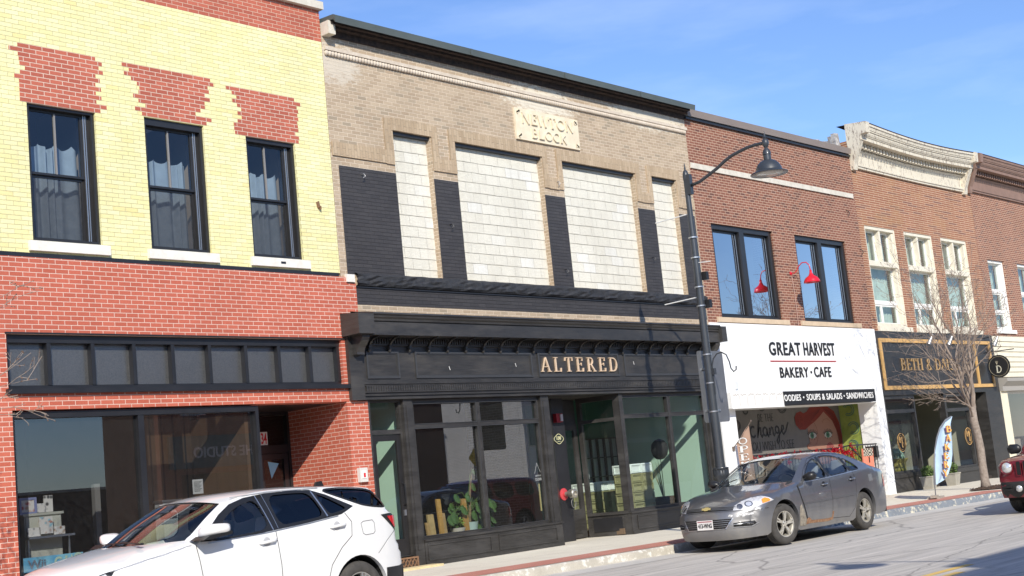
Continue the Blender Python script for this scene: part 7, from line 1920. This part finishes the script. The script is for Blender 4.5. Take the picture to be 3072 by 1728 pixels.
for k in range(4): z = .40 + k * .032; w_ = .37 + k * .02; S.decal('grille_bar', [(-w_, z), (w_, z), (w_, z + .008), (-w_, z + .008)], (0, 0, 0), ey, ez, (1, 0, 0), M_galv, .011, .05)
for seg in ([(-.48, .53), (-.37, .365), (-.355, .372), (-.465, .53)], [(-.37, .365), (.37, .365), (.37, .373), (-.37, .373)], [(.48, .53), (.37, .365), (.355, .372), (.465, .53)]):
    S.decal('grille_surround', seg, (0, 0, 0), ey, ez, (1, 0, 0), M_alum, .012, .04)
# headlamps pressed on from the front quarter
dq = Vector((1, .75, -.10)).normalized(); ax = Vector((.6, -.8, 0)); 
hlp = [(.0, .655), (.03, .73), (.16, .80), (.33, .85), (.50, .865), (.62, .83), (.70, .785), (.60, .755), (.40, .69), (.18, .655)]
hl = S.decal('headlight', hlp, (.0, -.56, 0), ax, ez, dq, M_hl, .006, .03, mirror=True)
S.decal('intake', [(-.02, .455), (-.02, .40), (.27, .395), (.36, .43), (.33, .475)], (0, -.56, 0), ax, ez, dq, M_under, .006, mirror=True)
S.decal('intake_bar', [(-.02, .430), (.33, .438), (.33, .446), (-.02, .438)], (0, -.56, 0), ax, ez, dq, M_galv, .012, mirror=True)
S.decal('intake_trim', [(-.03, .385), (.28, .38), (.40, .43), (.375, .44), (.27, .388), (-.03, .393)], (0, -.56, 0), ax, ez, dq, M_alum, .012, mirror=True)
def blob(c, r, mat, nm, parent): mm = MB(); mm.lathe([(0, -r), (r * .7, -r * .7), (r, 0), (r * .7, r * .7), (0, r)], c, 12); return mm.build(nm, mat, parent, smooth='all')
S.decal('headlight_lamp', [(.12 + .05 * math.cos(a), .715 + .045 * math.sin(a)) for a in [2 * PI * k / 12 for k in range(12)]], (0, -.56, 0), ax, ez, dq, plain('lamp_grey_metal', (.25, .25, .27), .2, .8), .009, .03, mirror=True)  # grey metallic disc laid on the headlamp reflector
S.decal('headlight_lamp', [(.27 + .07 * math.cos(a), .745 + .05 * math.sin(a)) for a in [2 * PI * k / 12 for k in range(12)]], (0, -.56, 0), ax, ez, dq, MATS['lamp_grey_metal'], .009, .03, mirror=True)
S.decal('headlight_lamp', [(.27 + .05 * math.cos(a), .745 + .035 * math.sin(a)) for a in [2 * PI * k / 12 for k in range(12)]], (0, -.56, 0), ax, ez, dq, plain('lamp_bright', (.85, .85, .86), .1, .6), .012, .03, mirror=True)
S.decal('indicator', [(.50, .735), (.49, .80), (.55, .825), (.61, .81), (.64, .785), (.58, .755)], (0, -.56, 0), ax, ez, dq, M_amber, .012, .03, mirror=True)
S.decal('bumper_gap', [(-.90, .64), (-.62, .60), (-.62, .606), (-.90, .648)], (0, 0, 0), ey, ez, (1, 0, 0), M_under, .004, .05, mirror=True)
S.decal('scuff', [(-.50, .545), (-.55, .60), (-.62, .60), (-.66, .585), (-.72, .59), (-.72, .56), (-.63, .55), (-.60, .53)], (0, 0, 0), ey, ez, (1, 0, 0), plain('scraped_primer', (.50, .50, .50), .6, var=.5, vscale=30), .004, .03)
S.decal('scuff', [(-.40, .56), (-.42, .59), (-.47, .575), (-.46, .55)], (0, 0, 0), ey, ez, (1, 0, 0), MATS['scraped_primer'], .004, .03)
S.decal('scuff', [(.62, .60), (.62, .64), (.72, .63), (.74, .60)], (0, 0, 0), ey, ez, (1, 0, 0), MATS['scraped_primer'], .004, .03)
# number plate
xp = min(p[0] for r_ in S.grid[:12] for p in r_) - .015
pt = MB(); pt.box(xp - .004, xp, -.155, .155, .37, .525); pl_ = pt.build('number_plate', M_plate, S.root, label='white number plate 413-WHG')
l = text_mesh('413-WHG', .1, .003, bold=.003); fit_text(l, -.135, .135, .40, .475, 0); l.v = [(xp - .006 + v[1], -v[0], v[2]) for v in l.v]; l.build('number', M_txt, pl_)
m = MB(); m.box(xp - .006, xp - .004, -.14, .14, .495, .512); m.build('state_name', plain('plate_maroon', (.35, .12, .14), .5), pl_)
S.cabin(1.5, 4.3, .30, 1.75, [(2.75, -.38, .60), (2.75, .38, .60), (3.75, -.38, .60), (3.75, .38, .60)], M_seat, 2.10, .98)
S.line('rust_edge', [(1.72, .305), (2.4, .285), (2.57, .30), (2.60, .42)], w=.05, off=.0025, mat=rough_stone('rust', (.16, .055, .02), (.34, .22, .13), 20, .003), sides=(-1,))
S.patch('rust_hole', [(1.66, .27), (1.80, .28), (1.84, .34), (1.76, .38), (1.68, .36)], .005, MATS['rust'], sides=(-1,))
S.patch('dented_fender', [(1.46, .26), (1.44, .45), (1.47, .58), (1.53, .62), (1.60, .50), (1.66, .36), (1.66, .25)], .006, rough_stone('dried_mud', (.17, .15, .12), (.33, .29, .23), 14, .02), sides=(-1,))
m = MB(); m.tube([(1.55, .35, 1.03), (1.75, .0, 1.10), (1.88, -.45, 1.16)], .008, 5); m.tube([(1.50, .7, 1.03), (1.75, .42, 1.12)], .008, 5); m.build('wiper', M_trimblk, S.root)
S.decal('tail_light', [(-.02, .70), (.0, .93), (.10, .96), (.16, .90), (.16, .74)], (4.82, -.95, 0), Vector((.8, .6, 0)), ez, Vector((-.6, .8, 0)), M_tail, .006, .04, mirror=True)
S.decal('fuel_flap', [(4.06, .84), (4.06, .97), (4.22, .98), (4.24, .85)], (0, -1, 0), (1, 0, 0), ez, (0, 1, 0), plain('replaced_panel', (.20, .205, .21), .45, .3), .003, .06)

# ---- white SUV
M_suv = car_paint('white_car_paint', (.76, .76, .755), 0.0, .35, 1.0, dirt=(.5, .48, .44), dz=(.55, .1), dirtamt=.15)
suv = dict(
    cab=(1.55, 4.05), length=4.66, halfw=.92, tumble=.36, wheels=(.98, 3.72), wr=.36, rimr=.235, archr=.42, spokes=6, twin=True, rimmat=M_rim,
    plan=[(.15, .60), (.30, .72), (.5, .82), (.8, .885), (1.3, .915), (2.5, .92), (3.7, .92), (4.1, .895), (4.4, .83), (4.6, .72), (4.7, .6)],
    beltk=[(0, 1.4), (1.2, 1.22), (1.55, 1.14), (2.6, 1.19), (3.3, 1.28), (3.9, 1.36), (4.6, 1.5)],
    stations=[
        ((.45, .24), (.08, .22), 3), ((.32, .40), (.0, .40), 3), ((.28, .60), (-.01, .60), 2.8), ((.30, .78), (.02, .80), 2.6), ((.40, .92), (.10, .95), 2.6),
        ((.62, 1.00), (.32, 1.04), 2.6), ((.95, 1.06), (.62, 1.105), 2.8), ((1.25, 1.12), (.85, 1.145), 3.0), ((1.42, 1.155), (.98, 1.165), 3.0),
        ((1.50, 1.18), (1.06, 1.175), 2.6), ((1.78, 1.38), (1.50, 1.42), 2.4), ((2.00, 1.52), (1.86, 1.585), 2.4),
        ((2.25, 1.59), (2.15, 1.635), 2.6), ((2.55, 1.625), (2.55, 1.66), 2.8), ((3.0, 1.625), (3.0, 1.665), 2.8), ((3.5, 1.605), (3.5, 1.645), 2.8), ((3.9, 1.57), (3.95, 1.615), 2.6),
        ((4.06, 1.545), (4.25, 1.575), 2.4), ((4.10, 1.49), (4.26, 1.54), 2.4), ((4.28, 1.29), (4.45, 1.25), 2.4), ((4.40, 1.20), (4.52, 1.17), 2.6), ((4.42, .95), (4.58, .95), 2.8), ((4.50, .74), (4.66, .72), 3), ((4.50, .45), (4.66, .45), 3), ((4.42, .32), (4.58, .30), 3)],
    glass_spans={'windscreen': (9, 11, .925), 'rear_window': (18, 19, .96)}, sharp=(9, 11, 18, 19),
    lower=[(4.2, .30)] + arch(3.72, .36, .43, -10, 190, 20) + [(3.2, .24), (2.4, .23), (1.5, .24)] + arch(.98, .36, .43, -12, 192, 20) + [(.52, .25)],
    windows=[[(1.64, 1.155), (1.78, 1.27), (1.98, 1.42), (2.16, 1.505), (2.40, 1.555), (2.49, 1.20), (2.0, 1.16)],
             [(2.60, 1.215), (2.55, 1.58), (2.9, 1.585), (3.15, 1.57), (3.27, 1.275), (2.9, 1.24)],
             [(3.31, 1.28), (3.20, 1.565), (3.36, 1.50), (3.62, 1.345), (3.5, 1.31)],
             [(3.30, 1.582), (3.65, 1.585), (4.04, 1.535), (4.15, 1.40), (4.24, 1.31), (4.0, 1.335), (3.82, 1.37), (3.55, 1.48)]],
    window_names=['side_window', 'rear_side_window', 'quarter_window', 'wraparound_window'], wsglass=M_cglass, rearglass=M_cdark, window_mats=[M_cglass, M_cdark, M_cdark, M_cdark])
V = Car('white_suv', 7.13, -4.43, .04, 'clean white SUV with dark rear windows parked in front of the red brick shop', M_suv, **suv)
V.patch('window_trim', [(1.53, 1.15), (1.68, 1.275), (1.86, 1.415), (2.04, 1.515), (2.25, 1.570), (2.55, 1.60), (2.9, 1.605), (3.16, 1.595), (3.36, 1.525), (3.70, 1.36), (3.5, 1.28), (3.0, 1.225), (2.4, 1.175), (1.9, 1.135)], .0025, M_trimblk, sides=(-1, 1), step=.06,
        holes=[resample(smooth_poly([((p[0] - sum(q[0] for q in w_) / len(w_)) * .985 + sum(q[0] for q in w_) / len(w_), (p[1] - sum(q[1] for q in w_) / len(w_)) * .985 + sum(q[1] for q in w_) / len(w_)) for p in w_], 2), .05) for w_ in suv['windows'][:3]])
V.line('door_gap', [(1.47, 1.12), (1.50, .95), (1.53, .70), (1.54, .35), (1.6, .29), (2.5, .285), (2.555, .35), (2.56, .80), (2.53, 1.18)], w=.008)
V.line('door_gap', [(2.56, .30), (3.1, .29), (3.17, .45), (3.28, .72), (3.45, .90), (3.62, 1.02), (3.64, 1.18), (3.55, 1.29)], w=.008)
V.line('bonnet_gap', [(1.42, 1.13), (1.1, 1.07), (.8, 1.02), (.5, .955)], w=.005, mat=plain('panel_gap_grey', (.25, .25, .26), .6))
V.line('bumper_gap', [(4.02, .78), (4.2, .92), (4.38, 1.03)], w=.006)
V.line('fuel_flap', [(3.80, 1.03), (3.78, 1.15), (3.82, 1.17), (3.97, 1.175), (4.0, 1.14), (4.0, 1.04), (3.97, 1.015), (3.84, 1.01)], w=.006, closed=True, sides=(-1,))
V.line('window_pillar', [(3.29, 1.275), (3.175, 1.575)], w=.018, off=.004, mat=M_alum); V.line('window_pillar', [(2.50, 1.19), (2.41, 1.585)], w=.012, off=.004, mat=M_alum); V.line('window_pillar', [(2.57, 1.20), (2.50, 1.59)], w=.006, off=.004, mat=M_alum)
V.line('belt_chrome', [(1.62, 1.125), (2.4, 1.165), (3.0, 1.215), (3.45, 1.265)], w=.012, off=.004, mat=M_alum)
V.patch('lower_cladding', [(4.12, .30), (4.14, .60), (4.40, .60), (4.505, .62), (4.505, .45), (4.42, .32)], .004, M_trimblk, sides=(-1, 1)); V.decal('lower_cladding', [(-.8, .28), (.8, .28), (.8, .60), (-.8, .60)], (5, 0, 0), ey, ez, (-1, 0, 0), M_trimblk, .006, .08)
V.line('sill_cladding', [(1.45, .28), (2.4, .27), (3.25, .28)], w=.10, off=.004, mat=M_trimblk)
for sg in (-1, 1):
    for u, z in ((2.40, 1.065), (3.42, 1.15)):
        y = V.hw(u, z); m = MB(); m.tube([(u - .115, sg * (y + .004), z - .008), (u - .09, sg * (y + .034), z - .004), (u + .07, sg * (y + .038), z + .008), (u + .12, sg * (y + .004), z + .014)], [.013, .017, .017, .013], 8); m.build('door_handle', M_suv, V.root, smooth='all')
        m = MB(); m.lathe([(0, 0), (.05, .002), (.055, .006)], (u - .01, 0, z), 14, 'y'); m.v = [(v[0], sg * (y + .006 - v[1]), v[2]) for v in m.v]; m.build('handle_cup', plain('handle_cup_grey', (.45, .45, .46), .5), V.root)
    rs, rs2 = [], []
    for t, h0, h1, a0, a1 in ((0, 1.19, 1.25, 1.52, 1.64), (.06, 1.185, 1.30, 1.48, 1.72), (.14, 1.19, 1.325, 1.50, 1.77), (.22, 1.21, 1.32, 1.54, 1.79), (.26, 1.24, 1.29, 1.60, 1.74)):
        cy_ = sg * (.86 + t); zc_ = (h0 + h1) / 2; uc = (a0 + a1) / 2
        rs.append([(uc + (a1 - a0) / 2 * math.copysign(abs(math.cos(a)) ** .6, math.cos(a)), cy_, zc_ + (h1 - h0) / 2 * math.copysign(abs(math.sin(a)) ** .6, math.sin(a))) for a in [2 * PI * k / 18 for k in range(18)]])
    m = MB(); m.loft(rs, cap=True); mi = m.build('wing_mirror', M_suv, V.root, smooth='all', fixn=True)
    m = MB(); m.prism([(1.42, 1.165), (1.50, 1.205), (1.80, 1.235), (1.79, 1.20), (1.5, 1.165)], sg * .845, sg * 1.10); m.build('mirror_base', M_trimblk, mi)
V.decal('tail_light', [(-.12, 1.225), (.05, 1.235), (.17, 1.20), (.17, 1.05), (.12, 1.02)], (4.28, -.90, 0), Vector((.86, .5, 0)), ez, Vector((-.5, .86, 0)), M_trimblk, .005, .03, mirror=True)
V.decal('tail_light_lens', [(-.02, 1.20), (.12, 1.20), (.15, 1.17), (.14, 1.06), (.10, 1.06)], (4.28, -.90, 0), Vector((.86, .5, 0)), ez, Vector((-.5, .86, 0)), M_tail, .012, .03, mirror=True)
V.decal('headlight', [(.05, .80), (.10, .86), (.40, .95), (.52, .985), (.50, .93), (.36, .86), (.20, .81)], (.02, -.58, 0), Vector((.75, -.66, 0)), ez, Vector((.8, .7, -.1)), M_trimblk, .006, .04, mirror=True)
V.decal('headlight_lamp', [(.12, .85), (.44, .945), (.46, .925), (.15, .83)], (.02, -.58, 0), Vector((.75, -.66, 0)), ez, Vector((.8, .7, -.1)), M_hl, .012, .04, mirror=True)
V.decal('grille', [(-.55, .45), (.55, .45), (.60, .80), (-.60, .80)], (0, 0, 0), ey, ez, (1, 0, 0), M_trimblk, .006, .07)
V.cabin(1.4, 4.2, .42, 1.65, [(2.58, -.38, .66), (2.58, .38, .66), (3.4, -.4, .6), (3.4, .4, .6)], M_seat, 2.02, 1.10)
m = MB(); m.box(1.72, 1.80, -.10, .10, 1.42, 1.49); m.tube([(1.76, 0, 1.48), (1.84, 0, 1.56)], .01, 5); m.build('rear_view_mirror', M_trimblk, V.root)
m = MB(); m.tube([(1.02, -.55, 1.19), (1.10, -.15, 1.215), (1.14, .3, 1.21)], .009, 5); m.box(.99, 1.03, -.60, -.5, 1.18, 1.20); m.build('wiper', M_trimblk, V.root)
m = MB(); m.prism([(3.86, 1.615), (3.90, 1.69), (3.98, 1.70), (4.02, 1.61)], -.02, .02); m.build('roof_antenna', M_trimblk, V.root)
V.line('roof_channel', [(2.1, 1.585), (2.6, 1.615), (3.3, 1.61)], w=.01, off=.002, mat=plain('channel_grey', (.35, .35, .35), .5))
V.decal('front_bumper_gap', [(-.85, .83), (-.60, .80), (-.60, .806), (-.85, .838)], (0, 0, 0), ey, ez, (1, 0, 0), M_under, .004, .06, mirror=True)

# ---- dark red off-roader at the right edge
M_jeep = car_paint('dark_red_paint', (.20, .012, .022), .3, .3, 1.0, dirt=(.25, .20, .18), dz=(.7, .2), dirtamt=.25)
jp = dict(
    cab=(1.4, 4.2), length=4.41, halfw=.88, tumble=.22, wheels=(.86, 3.49), wr=.345, rimr=.215, archr=.43, spokes=5, twin=False, rimmat=M_rim,
    plan=[(.05, .76), (.15, .80), (.35, .84), (.8, .87), (2.4, .88), (3.9, .87), (4.3, .84), (4.45, .76)],
    beltk=[(0, 1.3), (1.1, 1.14), (1.5, 1.07), (4.3, 1.12)],
    stations=[((.20, .30), (.06, .30), 3.5), ((.12, .42), (.0, .42), 3.5), ((.10, .56), (-.01, .56), 3.5), ((.13, .60), (.04, .60), 4), ((.13, .84), (.05, .84), 4), ((.17, .935), (.10, .965), 3.5), ((.45, .99), (.4, 1.03), 3.5), ((1.1, 1.04), (1.0, 1.09), 3.5), ((1.28, 1.06), (1.15, 1.10), 3),
              ((1.36, 1.09), (1.20, 1.11), 2.6), ((1.85, 1.57), (1.75, 1.60), 2.6), ((2.2, 1.63), (2.2, 1.67), 3), ((3.4, 1.62), (3.4, 1.67), 3), ((4.15, 1.57), (4.2, 1.62), 3), ((4.25, 1.52), (4.30, 1.56), 3), ((4.33, 1.08), (4.40, 1.08), 3), ((4.36, .6), (4.44, .6), 3), ((4.3, .36), (4.4, .34), 3)],
    glass_spans={'windscreen': (9, 10, .88), 'rear_window': (14, 15, .82)}, sharp=(3, 5, 9, 10, 14, 15),
    lower=[(4.0, .32)] + arch(3.49, .345, .44, -8, 188, 18) + [(2.6, .28)] + arch(.86, .345, .44, -8, 188, 18) + [(.35, .31)],
    windows=[[(1.50, 1.10), (1.82, 1.42), (1.95, 1.52), (2.35, 1.54), (2.35, 1.10)], [(2.45, 1.10), (2.45, 1.54), (3.2, 1.53), (3.2, 1.11)], [(3.32, 1.12), (3.32, 1.52), (4.0, 1.47), (4.05, 1.13)]],
    window_names=['side_window', 'side_window', 'quarter_window'], wsglass=M_cglass, rearglass=M_cdark, window_mats=[M_cglass, M_cdark, M_cdark])
J = Car('red_offroader', 24.72, -8.06, .035, 'dark red boxy off-roader with round headlights driving in at the right edge', M_jeep, **jp)
for sg in (1, -1):
    y = .60 * sg; m = MB(); m.lathe([(0, -.02), (.07, -.012), (.095, .01), (.10, .02)], (0, 0, 0), 24, 'x'); m.v = [(v[0] + .035, v[1] + y, v[2] + .845) for v in m.v]; m.build('headlight', plain('clear_headlamp', (.72, .72, .70), .12, .5, coat=1.0), J.root, smooth='all')
    m = MB(); m.tube([(.045, y + .112 * math.cos(R(a)), .845 + .112 * math.sin(R(a))) for a in range(0, 360, 15)], .010, 6, closed=True); m.build('headlight_bezel', M_jeep, J.root, smooth='all')
    m = MB(); m.lathe([(0, -.02), (.055, -.015), (.065, .01)], (-.01, .40 * sg, .46), 18, 'x'); m.build('fog_light', plain('fog_lens', (.7, .7, .68), .15, .5), J.root, smooth='all')
    for k in range(2): m = MB(); m.box(-.025, .02, min(.54 * sg, .70 * sg), max(.54 * sg, .70 * sg), .43 + k * .055, .465 + k * .055); m.build('vent', M_under, J.root)
    rs = []
    for t, s_ in ((0, .05), (.05, .09), (.2, .095), (.25, .06)): rs.append([(1.45 + s_ * .7 * math.cos(a), sg * (.84 + t), 1.16 + s_ * math.sin(a)) for a in [2 * PI * k / 12 for k in range(12)]])
    m = MB(); m.loft(rs, cap=True); m.build('wing_mirror', M_trimblk, J.root, smooth='all', fixn=True)
for k in range(7):
    y = (k - 3) * .125; m = MB(); m.prism([(y - .036, .72), (y - .036, .93), (y - .02, .945), (y + .02, .945), (y + .036, .93), (y + .036, .72), (y + .02, .705), (y - .02, .705)], .022, .045, 'yz'); m.build('grille_slot', M_under, J.root)
    m = MB(); 
    frame = [(y - .045, .70), (y - .045, .94), (y - .025, .957), (y + .025, .957), (y + .045, .94), (y + .045, .70), (y + .025, .692), (y - .025, .692)]
    m.tube([(.024, a, b) for a, b in frame], .007, 6, closed=True); m.build('grille_surround', M_jeep, J.root)
J.decal('lower_bumper', [(-.82, .28), (-.82, .585), (.82, .585), (.82, .28)], (0, 0, 0), ey, ez, (1, 0, 0), plain('bumper_plastic', (.022, .021, .021), .6), .008, .08)
J.cabin(1.2, 4.0, .42, 1.55, [(2.4, -.36, .62), (2.4, .36, .62)], M_seat, 1.85, 1.02)
